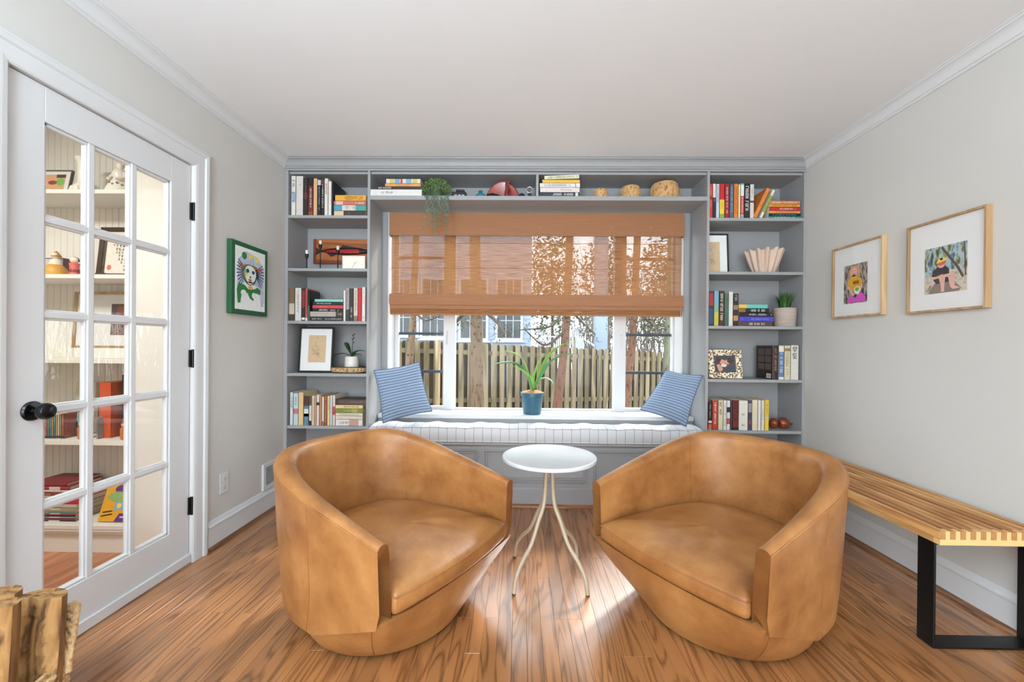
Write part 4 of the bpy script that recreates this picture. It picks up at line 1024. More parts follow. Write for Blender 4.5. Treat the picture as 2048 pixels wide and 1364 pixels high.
stack(Y1, ZLs[2], [
    (620, 686, 633.6, 642, (38, 33, 31), 'black', [], ((206, 200, 190), 0.35, ((0.03, 0.36), (0.42, 0.95)))),
    (620, 686, 622.4, 633.3, (176, 168, 158), 'grey', [(0.78, 1.0, (62, 52, 48))], ((200, 194, 184), 0.3, ((0.82, 0.96),))),
    (625.5, 686, 616.5, 622.2, (24, 24, 26), 'slim black white lettered', [], (WHT, 0.6, ((0.15, 0.85),))),
    (625, 686, 609, 616.3, (214, 58, 62), 'bright red', [], ((236, 120, 110), 0.4, ((0.1, 0.5),))),
    (626, 686, 602.6, 608.8, (26, 32, 32), 'greenish black', [], ((196, 200, 200), 0.5, ((0.08, 0.6),))),
    (629.5, 686, 596.6, 602.3, (126, 212, 190), 'mint green', [], None)], w, g)
row_up(0, Y1, ZLs[2], [
    (686.8, 691.6, 581.3, (220, 214, 204), 'narrow cream', [], None),
    (692.2, 698.8, 577, (176, 160, 160), 'mauve and dark', [(0.0, 0.36, (70, 58, 58))], ((110, 96, 98), 0.4, ((0.42, 0.95),))),
    (699.2, 706.8, 577, (52, 44, 42), 'dark charcoal', [], ((196, 190, 182), 0.45, ((0.1, 0.42),))),
    (707.2, 715.6, 576.4, (214, 200, 180), 'tan cream', [(0.0, 0.16, (124, 110, 98))], ((120, 100, 84), 0.35, ((0.22, 0.95),))),
    (716, 723.4, 576, (202, 24, 28), 'plain bright red', [], None),
    (723.8, 730.8, 574.4, (226, 218, 216), 'white and pink', [(0.5, 0.75, (236, 196, 190))], ((60, 56, 60), 0.3, ((0.78, 0.92), (0.04, 0.16))))],
    'right half of third shelf, left bookcase', g)
w = 'fifth shelf of left bookcase'; g = 'books on the '+w
row_up(0, Y1, ZLs[4], [
    (580, 586.2, 785, (212, 212, 210), 'pale grey white', [], ((60, 60, 66), 0.5, ((0.5, 0.85),))),
    (587, 596.6, 787, (188, 206, 212), 'pale blue', [(0.36, 0.52, (196, 110, 116))], ((90, 120, 140), 0.3, ((0.6, 0.92), (0.06, 0.12)))),
    (597, 607, 785.5, (228, 188, 122), 'tan yellow', [], ((150, 104, 52), 0.4, ((0.84, 0.93), (0.42, 0.46))), {'d': 0.2}),
    (607.6, 617.4, 792, (84, 128, 146), 'blue and maroon', [(0.66, 1.0, (88, 44, 36)), (0.3, 0.56, (222, 222, 216)), (0.3, 0.4, (24, 24, 26))], None),
    (618.3, 623.1, 794, (224, 208, 178), 'slim cream and black', [(0.0, 0.16, (40, 32, 28)), (0.7, 1.0, (92, 78, 56))], None),
    (623.4, 629, 791.5, (218, 194, 158), 'beige', [], ((170, 140, 104), 0.3, ((0.2, 0.9),))),
    (629.3, 632.5, 791, (206, 158, 124), 'thin tan pink', [], None),
    (632.8, 638.9, 790, (224, 196, 180), 'pink cream', [(0.66, 0.76, (50, 44, 42))], None),
    (639.3, 643.2, 791, (184, 132, 92), 'thin brown', [], None),
    (643.6, 648.4, 793.5, (214, 206, 180), 'pale sage', [(0.0, 0.14, (132, 104, 76))], None),
    (648.7, 654.1, 791, (168, 62, 38), 'rust red', [], ((226, 170, 140), 0.35, ((0.1, 0.95),))),
    (654.4, 659.8, 792.3, (228, 204, 122), 'pale yellow', [], ((150, 150, 90), 0.4, ((0.5, 0.9),))),
    (660.1, 664.8, 791, (196, 208, 212), 'pale ice blue', [], None),
    (665.2, 670.6, 791.5, (222, 200, 184), 'cream red blocked', [(0.36, 0.64, (188, 64, 58))], None, {'d': 0.19})], w, g)
stack(Y1, ZLs[4], [
    (671.2, 725, 838.7, 851.8, (224, 216, 208), 'thick white', [(0.5, 0.85, (196, 150, 130))], ((120, 110, 108), 0.35, ((0.05, 0.45),))),
    (671.2, 725, 831.4, 838.5, (226, 206, 190), 'pale pink', [], ((196, 170, 150), 0.4, ((0.1, 0.5),))),
    (671.2, 725, 825.2, 831.2, (228, 214, 180), 'cream', [], ((150, 136, 100), 0.4, ((0.1, 0.85),))),
    (671, 726, 816.5, 825, (122, 132, 58), 'olive green', [(0.58, 0.8, (176, 156, 76))], ((196, 200, 140), 0.35, ((0.3, 0.55),))),
    (671, 725.4, 808.8, 816.3, (234, 206, 126), 'straw yellow', [], ((70, 62, 44), 0.4, ((0.28, 0.85),))),
    (671, 730, 797, 808.5, (84, 64, 54), 'dark brown', [(0.0, 0.08, (60, 46, 40))], ((150, 126, 106), 0.3, ((0.1, 0.9),)))], w, g)

w = 'bridge shelf beside the trailing plant'; g = 'books on the bridge shelf'
stack(D+0.006, ZB1, [
    (739.6, 843.5, 378.6, 391.6, (224, 219, 213), 'large white', [], ((120, 112, 108), 0.35, ((0.16, 0.44),))),
    (748.6, 842, 372.9, 378.5, (62, 34, 40), 'black and maroon', [(0.42, 1.0, (52, 48, 52))], (WHT, 0.55, ((0.04, 0.36),))),
    (770.5, 841, 367.4, 373.4, (232, 158, 74), 'orange', [(0.3, 0.7, (222, 140, 80))], None),
    (772.4, 840.6, 357.6, 367.2, (222, 206, 194), 'patchwork coloured', [(0.1, 0.24, (214, 188, 92)), (0.25, 0.4, (110, 160, 190)), (0.42, 0.48, (190, 70, 56)), (0.58, 0.74, (120, 170, 196)), (0.78, 0.92, (206, 192, 92))], None)], w, g)
w = 'bridge shelf right of the divider'
stack(D+0.006, ZB1, [
    (1079.6, 1158.6, 384, 391.9, (40, 44, 58), 'navy', [(0.9, 0.97, (206, 210, 190))], (WHT, 0.6, ((0.3, 0.55), (0.6, 0.88)))),
    (1080.4, 1159, 374, 383.7, (222, 208, 200), 'blush white', [], ((176, 146, 130), 0.3, ((0.5, 0.8),))),
    (1079.6, 1160, 365, 373.8, (218, 214, 210), 'pale grey', [(0.885, 0.9, (90, 84, 82))], ((150, 144, 140), 0.5, ((0.05, 0.8),))),
    (1085, 1159.6, 358.2, 364.9, (236, 182, 60), 'golden yellow', [], None),
    (1089, 1158, 349.8, 357.6, (226, 224, 178), 'pale lime', [], ((90, 104, 76), 0.45, ((0.05, 0.95),)), {'rot': -2.2, 'up': 0.0008})], w, g)

w = 'top shelf of right bookcase'; g = 'books on the '+w
row_up(0, Y1, ZRs[0], [
    (1418.6, 1425.2, 367.8, (214, 48, 38), 'scarlet', [(0.55, 0.62, (150, 30, 34))], ((240, 150, 140), 0.4, ((0.3, 0.52), (0.66, 0.9)))),
    (1425.6, 1431.9, 367.6, (222, 212, 198), 'cream and black', [(0.0, 0.6, (40, 40, 44))], ((140, 200, 160), 0.4, ((0.44, 0.58),))),
    (1432.3, 1438.9, 368.2, (190, 206, 222), 'pale blue pink lettered', [], ((216, 70, 90), 0.5, ((0.4, 0.95),))),
    (1439.3, 1449.2, 367.8, (206, 32, 34), 'red and yellow', [(0.12, 0.54, (240, 206, 48)), (0.0, 0.11, (126, 176, 60))], ((200, 150, 40), 0.3, ((0.2, 0.5),))),
    (1449.6, 1458.9, 367.8, (160, 26, 48), 'crimson', [], ((240, 214, 190), 0.36, ((0.12, 0.9),))),
    (1459.3, 1467.7, 368.2, (72, 98, 114), 'slate blue', [], ((160, 190, 200), 0.35, ((0.15, 0.92),))),
    (1468, 1476.2, 367.8, (236, 122, 30), 'orange', [], ((150, 70, 20), 0.3, ((0.1, 0.9),))),
    (1476.5, 1480.8, 369.2, (234, 214, 140), 'slim pale yellow', [], None),
    (1481.1, 1488.3, 366.8, (226, 224, 220), 'white red and teal', [(0.1, 0.64, (220, 62, 60)), (0.0, 0.09, (92, 176, 178)), (0.96, 1.0, (92, 176, 178))], ((250, 240, 236), 0.3, ((0.14, 0.6),))),
    (1488.7, 1499.6, 366.8, (32, 30, 31), 'thick black white lettered', [], ((236, 234, 228), 0.6, ((0.14, 0.92),))),
    (1500, 1508.2, 368.8, (214, 206, 198), 'pale grey', [(0.46, 0.52, (80, 70, 66))], ((170, 160, 150), 0.4, ((0.6, 0.9),))),
    (1506.5, 1514.0, 373, (236, 128, 36), 'orange leaning', [], ((250, 170, 80), 0.5, ((0.1, 0.9),)), {'lean': 25, 'up': 0.0, 'soft': False}),
    (1519.2, 1525, 376, (224, 226, 206), 'green and cream leaning', [(0.2, 0.8, (150, 170, 70))], None, {'lean': 25})], w, g)
stack(Y1, ZRs[0], [
    (1537.5, 1603, 431.2, 435.6, (34, 150, 138), 'teal', [], (WHT, 0.5, ((0.15, 0.8),))),
    (1537.5, 1601.4, 425.6, 431, (24, 34, 40), 'dark navy', [], ((150, 180, 180), 0.3, ((0.1, 0.85),))),
    (1538, 1600.4, 419.6, 425.4, (232, 146, 66), 'soft orange', [], ((200, 110, 40), 0.4, ((0.2, 0.9),))),
    (1538.5, 1600.4, 412.4, 419.4, (206, 32, 34), 'red', [], (WHT, 0.5, ((0.3, 0.85),))),
    (1539, 1600, 406, 412.2, (232, 150, 50), 'light orange', [], ((190, 106, 30), 0.5, ((0.05, 0.9),))),
    (1541, 1600, 399.4, 405.8, (232, 128, 60), 'deep orange', [], ((246, 214, 180), 0.55, ((0.05, 0.35), (0.42, 0.95))))], w, g)
w = 'third shelf of right bookcase'; g = 'books on the '+w
row_up(0, Y1, ZRs[2], [
    (1417.6, 1427.6, 583, (38, 46, 66), 'navy and red', [(0.58, 0.96, (170, 44, 46)), (0.06, 0.5, (52, 72, 104))], None),
    (1428, 1437.8, 582.3, (116, 166, 188), 'landscape blue and yellow', [(0.0, 0.4, (196, 182, 70)), (0.4, 0.62, (130, 170, 140))], None),
    (1438.3, 1448.7, 581.9, (72, 46, 32), 'brown yellow edged', [], ((232, 222, 206), 0.5, ((0.08, 0.92),))),
    (1449.1, 1457, 586.6, (70, 112, 88), 'green', [], ((50, 84, 66), 0.3, ((0.1, 0.9),))),
    (1457.4, 1466.1, 583.7, (224, 217, 209), 'plain ivory', [], ((200, 190, 180), 0.3, ((0.6, 0.9),))),
    (1466.6, 1477, 587, (44, 36, 32), 'dark pictorial', [(0.5, 0.64, (150, 120, 100)), (0.16, 0.32, (196, 130, 60))], ((190, 186, 178), 0.5, ((0.74, 0.95),)))], w, g)
stack(Y1, ZRs[2], [
    (1478, 1545, 643.2, 652.2, (88, 62, 56), 'dark brown', [], (WHT, 0.5, ((0.26, 0.76),))),
    (1478, 1547, 633, 643, (66, 66, 190), 'violet blue', [], ((140, 140, 230), 0.4, ((0.04, 0.1), (0.3, 0.85))), {'soft': False}),
    (1478, 1545, 624.7, 632.8, (24, 24, 28), 'black', [], ((226, 222, 214), 0.4, ((0.28, 0.82), (0.9, 0.97)))),
    (1478, 1538, 616.4, 624.5, (26, 26, 30), 'short black', [(0.0, 0.22, (150, 96, 50))], (WHT, 0.6, ((0.28, 0.86),))),
    (1477.6, 1535, 608, 616.2, (98, 196, 182), 'turquoise yellow ended', [(0.0, 0.28, (228, 190, 72))], None)], w, g)
w = 'fourth shelf of right bookcase'; g = 'books on the '+w
row_up(0, Y1, ZRs[3], [
    (1544.6, 1556.6, 691.2, (54, 36, 28), 'large dark brown', [], ((190, 140, 90), 0.35, ((0.15, 0.9),)), {'d': 0.195, 'soft': False}),
    (1557.4, 1568.2, 691.8, (226, 218, 202), 'cream blue labelled', [(0.08, 0.82, (82, 122, 168))], (WHT, 0.5, ((0.14, 0.78),))),
    (1568.6, 1580.9, 691.8, (216, 200, 166), 'beige gold framed', [(0.84, 0.93, (150, 120, 70))], ((176, 150, 100), 0.5, ((0.1, 0.8),))),
    (1581.3, 1597.3, 690.8, (218, 212, 198), 'thick ivory', [], ((50, 46, 44), 0.5, ((0.5, 0.95), (0.04, 0.1))))], w, g)
w = 'fifth shelf of right bookcase'; g = 'books on the '+w
row_up(0, Y1, ZRs[4], [
    (1416.6, 1424.2, 803, (32, 27, 28), 'black orange edged', [(0.24, 0.32, (226, 206, 190)), (0.0, 0.2, (202, 96, 50))], ((190, 180, 170), 0.3, ((0.4, 0.9),))),
    (1424.6, 1436, 801, (190, 52, 32), 'orange red', [], ((250, 236, 226), 0.35, ((0.15, 0.92),))),
    (1436.4, 1446.2, 801, (224, 202, 160), 'tan and cream', [], ((96, 78, 56), 0.5, ((0.5, 0.95),))),
    (1446.6, 1453.1, 801.3, (226, 222, 212), 'slim white', [], ((110, 104, 96), 0.35, ((0.1, 0.9),))),
    (1453.5, 1460.4, 801.5, (222, 214, 208), 'white red patterned', [(0.2, 0.4, (196, 70, 70)), (0.6, 0.78, (40, 38, 40))], None),
    (1460.8, 1464.8, 801, (42, 70, 74), 'thin dark teal', [], None),
    (1465.2, 1477, 800.6, (128, 28, 28), 'dark red', [(0.0, 0.1, (40, 24, 24))], ((70, 16, 18), 0.7, ((0.2, 0.95),))),
    (1477.4, 1495.8, 801.6, (224, 218, 204), 'thick cream figured', [], ((120, 96, 90), 0.3, ((0.82, 0.92), (0.42, 0.56), (0.06, 0.2)))),
    (1496.2, 1503.6, 801, (62, 62, 86), 'dusky violet', [(0.6, 0.9, (150, 140, 140)), (0.2, 0.34, (120, 70, 70))], None),
    (1504, 1515.2, 800.4, (222, 210, 176), 'pale straw', [], ((176, 150, 100), 0.25, ((0.04, 0.1),))),
    (1515.6, 1522, 800.8, (222, 218, 212), 'pale grey white', [], None),
    (1522.3, 1529, 801, (224, 204, 188), 'blush cream', [], ((200, 130, 120), 0.3, ((0.3, 0.75),))),
    (1529.3, 1538, 800.2, (236, 194, 46), 'yellow', [(0.38, 0.44, (200, 196, 180))], ((150, 126, 40), 0.3, ((0.5, 0.9),)))], w, g)

# ------------------------------------------------------------------ things on the shelves
M_BFR = mat('black_frame_wood', (28, 26, 25), 0.4)
def shelf_frame(name, label, p_tl, p_br, zs, Yf, tilt, fw, mfr, layers, mr, dep=0.015, yaw=0.0, matm=None):
    """framed picture standing on a shelf, leaning back by tilt degrees"""
    x0 = at(p_tl[0], p_br[1]-10, Yf).x; x1 = at(p_br[0], p_br[1]-10, Yf).x; h = at((p_tl[0]+p_br[0])/2, p_tl[1], Yf).z-zs
    t = thing(name, ((x0+x1)/2, Yf, zs+0.0006), label, 'picture frame')
    hw = (x1-x0)/2
    def bx(n, a0, a1, y0_, y1_, c0, c1, m, par=None, bev=0.001): return MB().box(a0, a1, y0_, y1_, c0, c1, bev).build(n, m, par or t, local=True)
    bx('frame_rail', -hw, -hw+fw, 0, dep, 0, h, mfr); bx('frame_rail', hw-fw, hw, 0, dep, 0, h, mfr)
    bx('frame_rail', -hw+fw, hw-fw, 0, dep, 0, fw, mfr); bx('frame_rail', -hw+fw, hw-fw, 0, dep, h-fw, h, mfr)
    bx('mat_board', -hw+fw, hw-fw, 0.006, dep, fw, h-fw, matm or M_MAT, bev=0)
    WL['_pf'] = Vector((0, 0, 0))
    a0, a1, c0, c1 = mr
    O = Vector((lerp(-hw, hw, a0), 0.006, lerp(0, h, c0))); U = Vector((2*hw*(a1-a0), 0, 0)); V = Vector((0, 0, h*(c1-c0)))
    sv = WL[t.name]; WL[t.name] = Vector((0, 0, 0)); picture('print', t, O, U, V, layers, Vector((0, -1, 0))); WL[t.name] = sv
    bx('glass', -hw+fw, hw-fw, 0.003, 0.0045, fw, h-fw, M_PGL, bev=0)
    t.rotation_euler = (-math.radians(tilt), 0, yaw); t.location.z += dep*math.sin(math.radians(tilt))+0.0003
    return t
KRF = flat('print_kraft', (206, 178, 140)); LIN = flat('print_sepia_line', (150, 116, 86))
rr = random.Random(9)
def sketch(n, w_):
    out = []
    for k in range(n):
        x, y = 0.3+0.4*rr.random(), 0.25+0.5*rr.random(); a = rr.random()*PI
        pts = [(x+0.16*math.cos(a+q*0.8)*q*0.5, y+0.13*math.sin(a+q*0.6)*q*0.5) for q in range(4)]
        out += stroke(pts, w_)
    return out
shelf_frame('framed_print', 'black framed line drawing on kraft paper beside the orchid', (595, 654), (664, 745.5), ZLs[3], D+0.07, 5, 0.013, M_BFR,
            [(KRF, [rect(0, 0, 1, 1)]), (LIN, sketch(14, 0.012)+[rect(0.42, 0.9, 0.58, 0.912)])], (0.27, 0.78, 0.22, 0.82))
shelf_frame('framed_print', 'black framed line drawing on kraft paper beside the pleated bowl', (1404.5, 466), (1459, 541.5), ZRs[1], D+0.12, 4, 0.011, M_BFR,
            [(KRF, [rect(0, 0, 1, 1)]), (LIN, sketch(14, 0.012))], (0.18, 0.68, 0.06, 0.80))
MB().box(xf+0.002, at(1503, 541, D+0.07).x, D+0.05, D+0.068, ZRs[1]+0.0005, ZRs[1]+0.007, 0.001).build('display_ledge', M_BFR); tag(bpy.data.objects['display_ledge'], 'thin black ledge lying in front of the pleated bowl', 'ledge')

# leopard-pattern photo frame
leo = bpy.data.materials.new('leopard_enamel'); leo.use_nodes = True
nt = leo.node_tree; N = nt.nodes; bb = N['Principled BSDF']; bb.inputs['Roughness'].default_value = 0.35
tc = N.new('ShaderNodeTexCoord'); vo = N.new('ShaderNodeTexVoronoi'); vo.inputs['Scale'].default_value = 85; vo.inputs['Randomness'].default_value = 0.7; nt.links.new(tc.outputs['Object'], vo.inputs['Vector'])
rp = N.new('ShaderNodeValToRGB'); e = rp.color_ramp.elements; e[0].position = 0.22; e[0].color = (*lin((200, 146, 84)), 1); e[1].position = 0.3; e[1].color = (*lin((40, 26, 20)), 1)
q = e.new(0.48); q.color = (*lin((52, 34, 24)), 1); q = e.new(0.54); q.color = (*lin((240, 226, 196)), 1)
nt.links.new(vo.outputs['Distance'], rp.inputs['Fac']); nt.links.new(rp.outputs[0], bb.inputs['Base Color'])
layK = [(flat('print_dusk', (70, 66, 74)), [rect(0, 0, 1, 1)]), (flat('print_skin2', (214, 150, 120)), [ell(0.38, 0.62, 0.13, 0.15), ell(0.62, 0.62, 0.12, 0.14), [(0.1, 0.45), (0.24, 0.5), (0.4, 0.2), (0.3, 0.06), (0.2, 0.08)]]),
        (flat('print_hair_dark', (60, 48, 44)), [ell(0.76, 0.7, 0.16, 0.17), ell(0.2, 0.75, 0.12, 0.16)]), (flat('print_pale_cloth', (222, 206, 198)), [ell(0.44, 0.42, 0.14, 0.1)]), (flat('print_steel', (62, 70, 86)), [[(0.45, 0.0), (0.62, 0.25), (0.95, 0.3), (1, 0.0)]])]
shelf_frame('photo_frame', 'leopard patterned photo frame on the fourth shelf of the right bookcase', (1419, 700), (1486, 759.5), ZRs[3], D+0.055, 8, 0.042, leo, layK, (0.18, 0.82, 0.2, 0.8), dep=0.018)
# cover design and barcode on the visible side of the large dark book
for o in [o for o in bpy.data.objects if o.get('label', '').startswith('large dark brown')]:
    hb = o.dimensions.z; db = o.dimensions.y
    for i in range(2):
        for k in range(3):
            MB().box(-0.0008, 0.0001, 0.014+i*(db-0.03)/2, 0.014+(i+0.86)*(db-0.03)/2, hb*(0.28+0.22*k), hb*(0.46+0.22*k), 0.0003).build('cover_panel', bm_((96, 80, 76)), o, local=True)
    lb = MB().box(-0.0012, 0.0001, 0.016, 0.066, 0.008, 0.040).build('barcode_label', bm_((230, 228, 222)), o, local=True)
    bar = MB()
    for k in range(9): bar.box(-0.0015, -0.0011, 0.021+k*0.0044, 0.0222+k*0.0044+0.001*(k % 3 == 0), 0.013, 0.035)
    bar.build('bars', M_DARK, lb, local=True, weld=False)

# carved wooden birds
M_CARV = ramp_mat('carved_rosewood', [(70, 28, 14), (140, 62, 30), (96, 40, 20)], 30, 4, 0.3, (1, 1, 0.3))
for (pa, pb, flipx, lab) in (((1539.5, 836), (1556, 859.8), 1, 'carved rosewood bird beside the yellow book'), ((1557, 835), (1582.5, 859.8), -1, 'carved rosewood bird with beak pointing to the right panel')):
    a = at(pa[0], pa[1], D+0.09); b_ = at(pb[0], pb[1], D+0.09); wd = b_.x-a.x; hh = a.z-ZRs[4]
    cxm = (a.x+b_.x)/2
    def bird(u, v):
        an = 2*PI*u; s = v*2-1
        rr_ = math.sqrt(max(0, 1-s*s))
        x = s*wd/2; bulge = hh/2*(1.0+0.18*flipx*s)
        z = bulge*rr_*math.sin(an); 
        if z < 0: z *= 0.98
        y = bulge*0.85*rr_*math.cos(an)
        if flipx < 0 and s > 0.35: z = z*(1-(s-0.35)*0.9)-(s-0.35)*0.012; y *= 1-(s-0.35)*0.7
        return Vector((cxm+x, D+0.10+y, ZRs[4]+hh*0.46+0.001+max(z, -hh*0.46)))
    t = thing('carved_bird', (cxm, D+0.1, ZRs[4]), lab, 'figurine')
    MB().grid(bird, 22, 18, cu=True).build('body', M_CARV, t, smooth=80)
    hx = cxm+flipx*-0.0+ (wd*0.42 if flipx < 0 else wd*0.30)
    MB().lathe([(0, 0), (0.007, 0.003), (0.004, 0.012), (0, 0.02)], 10, X=Matrix.Translation((hx, D+0.085, ZRs[4]+hh*(0.42 if flipx < 0 else 0.7))) @ Matrix.Rotation(PI/2*0.8, 4, 'Y')).build('beak', M_CARV, t, smooth=60)
    MB().grid(lambda u, v: bird(0.5+0.14*(u-0.5)*2, 0.25+0.5*v)+Vector((0, -0.003*math.sin(PI*u)*math.sin(PI*v)-0.001, 0)), 8, 8).build('wing', M_CARV, t, smooth=80)

# pleated bowl
M_CLAY = mat('blush_ceramic', (206, 178, 158), 0.55, var=0.04)
c = at(1530, 541, D+0.11); rB = (at(1552, 541, D+0.11).x-at(1508, 541, D+0.11).x)/2*0.86; rT = (at(1570, 510, D+0.11).x-at(1490, 510, D+0.11).x)/2*0.95; hB = at(1530, 502, D+0.11).z-ZRs[1]
def pleat(u, v, off=0.0):
    a = 2*PI*u; r = lerp(rB, rT-0.012, v**0.85)-off; r += (0.002+0.014*v)*math.sin(a*13)*(1+0.25*math.sin(a*3))
    return Vector((c.x+r*math.cos(a), D+0.125+r*math.sin(a)*0.8, ZRs[1]+0.001+hB*v+0.008*v*v*math.sin(a*13+0.6)))
pb_ = MB(); pb_.grid(lambda u, v: pleat(u, v), 156, 12, cu=True); pb_.grid(lambda u, v: pleat(u, 0.06+0.94*v, 0.004), 156, 12, cu=True)
pb_.grid(lambda u, v: pleat(u, 1, 0.004*v), 156, 2, cu=True); pb_.f.append([i*12 for i in range(156)]); pb_.mi.append(0)
tag(pb_.build('pleated_bowl', M_CLAY, None, smooth=70), 'blush pleated ceramic bowl on the second shelf of the right bookcase', 'bowl')

# grass plant in a concrete pot
M_CONC = mat('wood_grain_concrete', (176, 162, 150), 0.85, var=0.12, scale=1, stretch=(10, 10, 60), bump=0.1)
Yg = D+0.078; pL, pR = at(1548, 640, Yg), at(1590, 640, Yg); gx_ = (pL.x+pR.x)/2; gr_ = (pR.x-pL.x)/2; gh = at(1569, 617, Yg).z-ZRs[2]
gp = thing('potted_grass', (gx_, Yg, ZRs[2]+0.0005), 'spiky green grass plant in a stone coloured pot on the third shelf', 'plant')
MB().lathe([(0, 0), (gr_*0.86, 0), (gr_*0.9, 0.004), (gr_, gh), (gr_-0.006, gh), (gr_-0.01, gh-0.012), (0, gh-0.012)], 36).build('pot', M_CONC, gp, smooth=40, local=True)
M_GRASS = mat('grass_blade', (58, 96, 44), 0.5, var=0.35, scale=25)
gb_ = MB(); rg = random.Random(4)
for k in range(130):
    a = rg.random()*2*PI; r0 = gr_*0.5*rg.random(); L = (0.09+0.06*rg.random()); sp_ = 0.12+0.50*rg.random()
    d_ = Vector((math.cos(a), math.sin(a), 0)); s0 = Vector((r0*math.cos(a), r0*math.sin(a), gh-0.012)); sd_ = Vector((-d_.y, d_.x, 0))
    pts = [s0+d_*(sp_*L*0.75*(q**1.6))+Vector((0, 0, L*q*(1-0.22*sp_*q))) for q in (0, 0.35, 0.7, 1)]
    if gx_+pts[-1].x > xg-0.008: continue
    wds = (0.0026, 0.0032, 0.0022, 0.0002); vs = []
    for p, wd in zip(pts, wds): vs += [p-sd_*wd, p+sd_*wd]
    gb_.add(vs, [(0, 1, 3, 2), (2, 3, 5, 4), (4, 5, 7, 6)])
tag(gb_.build('grass_blades', M_GRASS, gp, local=True, weld=False), kind='stuff')

# orchid in a white pot on a woven tray
Yo = D+0.1
tp = thing('woven_tray', (at(698, 745, Yo).x, Yo, ZLs[3]+0.0005), 'round woven tray with dark rim under the orchid', 'tray')
tr_ = (at(731, 745, Yo).x-at(664.5, 745, Yo).x)/2-0.004; th_ = at(698, 735, Yo-tr_*0.6).z-ZLs[3]
M_WOV = ramp_mat('woven_seagrass', [(150, 112, 74), (206, 172, 124), (120, 86, 56)], 70, 3, 0.8, None, 0, 0.4)
tp.location.x = at(664.5, 745, Yo).x+tr_+0.002; tp.location.y = Yo
MB().lathe([(0, 0), (tr_*0.96, 0), (tr_, 0.006), (tr_, th_), (tr_-0.006, th_), (tr_-0.007, 0.01), (0, 0.01)], 48, sy=0.62).build('tray_body', M_WOV, tp, smooth=40, local=True)
for k in range(22):
    a = 2*PI*k/22; MB().sphere((tr_*0.995*math.cos(a), tr_*0.62*0.995*math.sin(a), th_*0.5), (0.013, 0.010, th_*0.36), 10, 6).build('weave_knot', M_WOV, tp, smooth=80, local=True)
for zz in (0.003, th_): MB().tube([(tr_*math.cos(2*PI*k/40), tr_*0.62*math.sin(2*PI*k/40), zz) for k in range(41)], 0.0035, 6).build('rim', M_BFR, tp, smooth=60, local=True)
tx_ = tp.location.x
orc = thing('potted_orchid', (at(703.5, 735, Yo).x, Yo, ZLs[3]+0.0105), 'budding orchid in a small white pot on the woven tray', 'plant')
po = (at(717, 725, Yo).x-at(690, 725, Yo).x)/2; ph = at(703, 713, Yo).z-ZLs[3]-0.0105
MB().lathe([(0, 0), (po*0.86, 0), (po*0.98, 0.008), (po, ph*0.6), (po*0.92, ph), (po*0.84, ph), (po*0.84, ph-0.008), (0, ph-0.008)], 32).build('pot', mat('pot_white', (226, 220, 210), 0.4, var=0.03), orc, smooth=50, local=True)
M_LEAF = mat('orchid_leaf', (46, 78, 46), 0.35, var=0.2, scale=12)
def leaf(parent, name, pts, wid, m, fold=0.25, local=True, n=14, tip=0.06):
    path = smoothpath(pts, n); mb = MB(); vs = []; fs = []
    for i, p in enumerate(path):
        t_ = i/n; tg = (path[min(i+1, n)]-path[max(i-1, 0)]).normalized()
        sd_ = tg.cross(Vector((0, 0, 1))); sd_ = sd_.normalized() if sd_.length > 1e-3 else Vector((1, 0, 0)); up_ = sd_.cross(tg)
        wv = wid*(math.sin(PI*min(1, max(0.0, t_*0.93+tip)))**0.75)
        vs += [p-sd_*wv+up_*wv*fold, p, p+sd_*wv+up_*wv*fold]
    for i in range(n): fs += [[3*i, 3*i+1, 3*i+4, 3*i+3], [3*i+1, 3*i+2, 3*i+5, 3*i+4]]
    o = mb.add(vs, fs).build(name, m, parent, smooth=80, local=local)
    so = o.modifiers.new('thick', 'SOLIDIFY'); so.thickness = 0.0016; return o
for pts, wd in (([(0, 0, ph), (-0.05, -0.02, ph+0.022), (-0.10, -0.03, ph+0.012), (-0.125, -0.03, ph-0.004)], 0.02), ([(0, 0, ph), (0.03, -0.02, ph+0.03), (0.07, -0.02, ph+0.045), (0.1, -0.01, ph+0.04)], 0.02),
                ([(0, 0.0, ph), (-0.025, 0.0, ph+0.05), (-0.045, 0.01, ph+0.09), (-0.05, 0.02, ph+0.105)], 0.02), ([(0, 0, ph), (0.03, -0.03, ph+0.012), (0.06, -0.04, ph+0.02), (0.09, -0.04, ph+0.012)], 0.017)):
    leaf(orc, 'leaf', pts, wd, M_LEAF)
stp = smoothpath([(0.0, 0.0, ph), (0.004, -0.005, ph+0.06), (0.012, -0.01, ph+0.12), (0.017, -0.012, ph+0.165)], 14)
stm = MB().tube(stp, lambda t: 0.0022-0.0008*t, 6).build('flower_stem', mat('orchid_stem', (52, 46, 34), 0.5), orc, smooth=60, local=True)
for k, i in enumerate((8, 10, 11, 13, 14)):
    MB().sphere(stp[i]+Vector((0.006*(-1)**k, 0, 0)), (0.0048, 0.0048, 0.006), 10, 8).build('bud', mat('orchid_bud', (58, 44, 38), 0.5), stm, smooth=80, local=True)

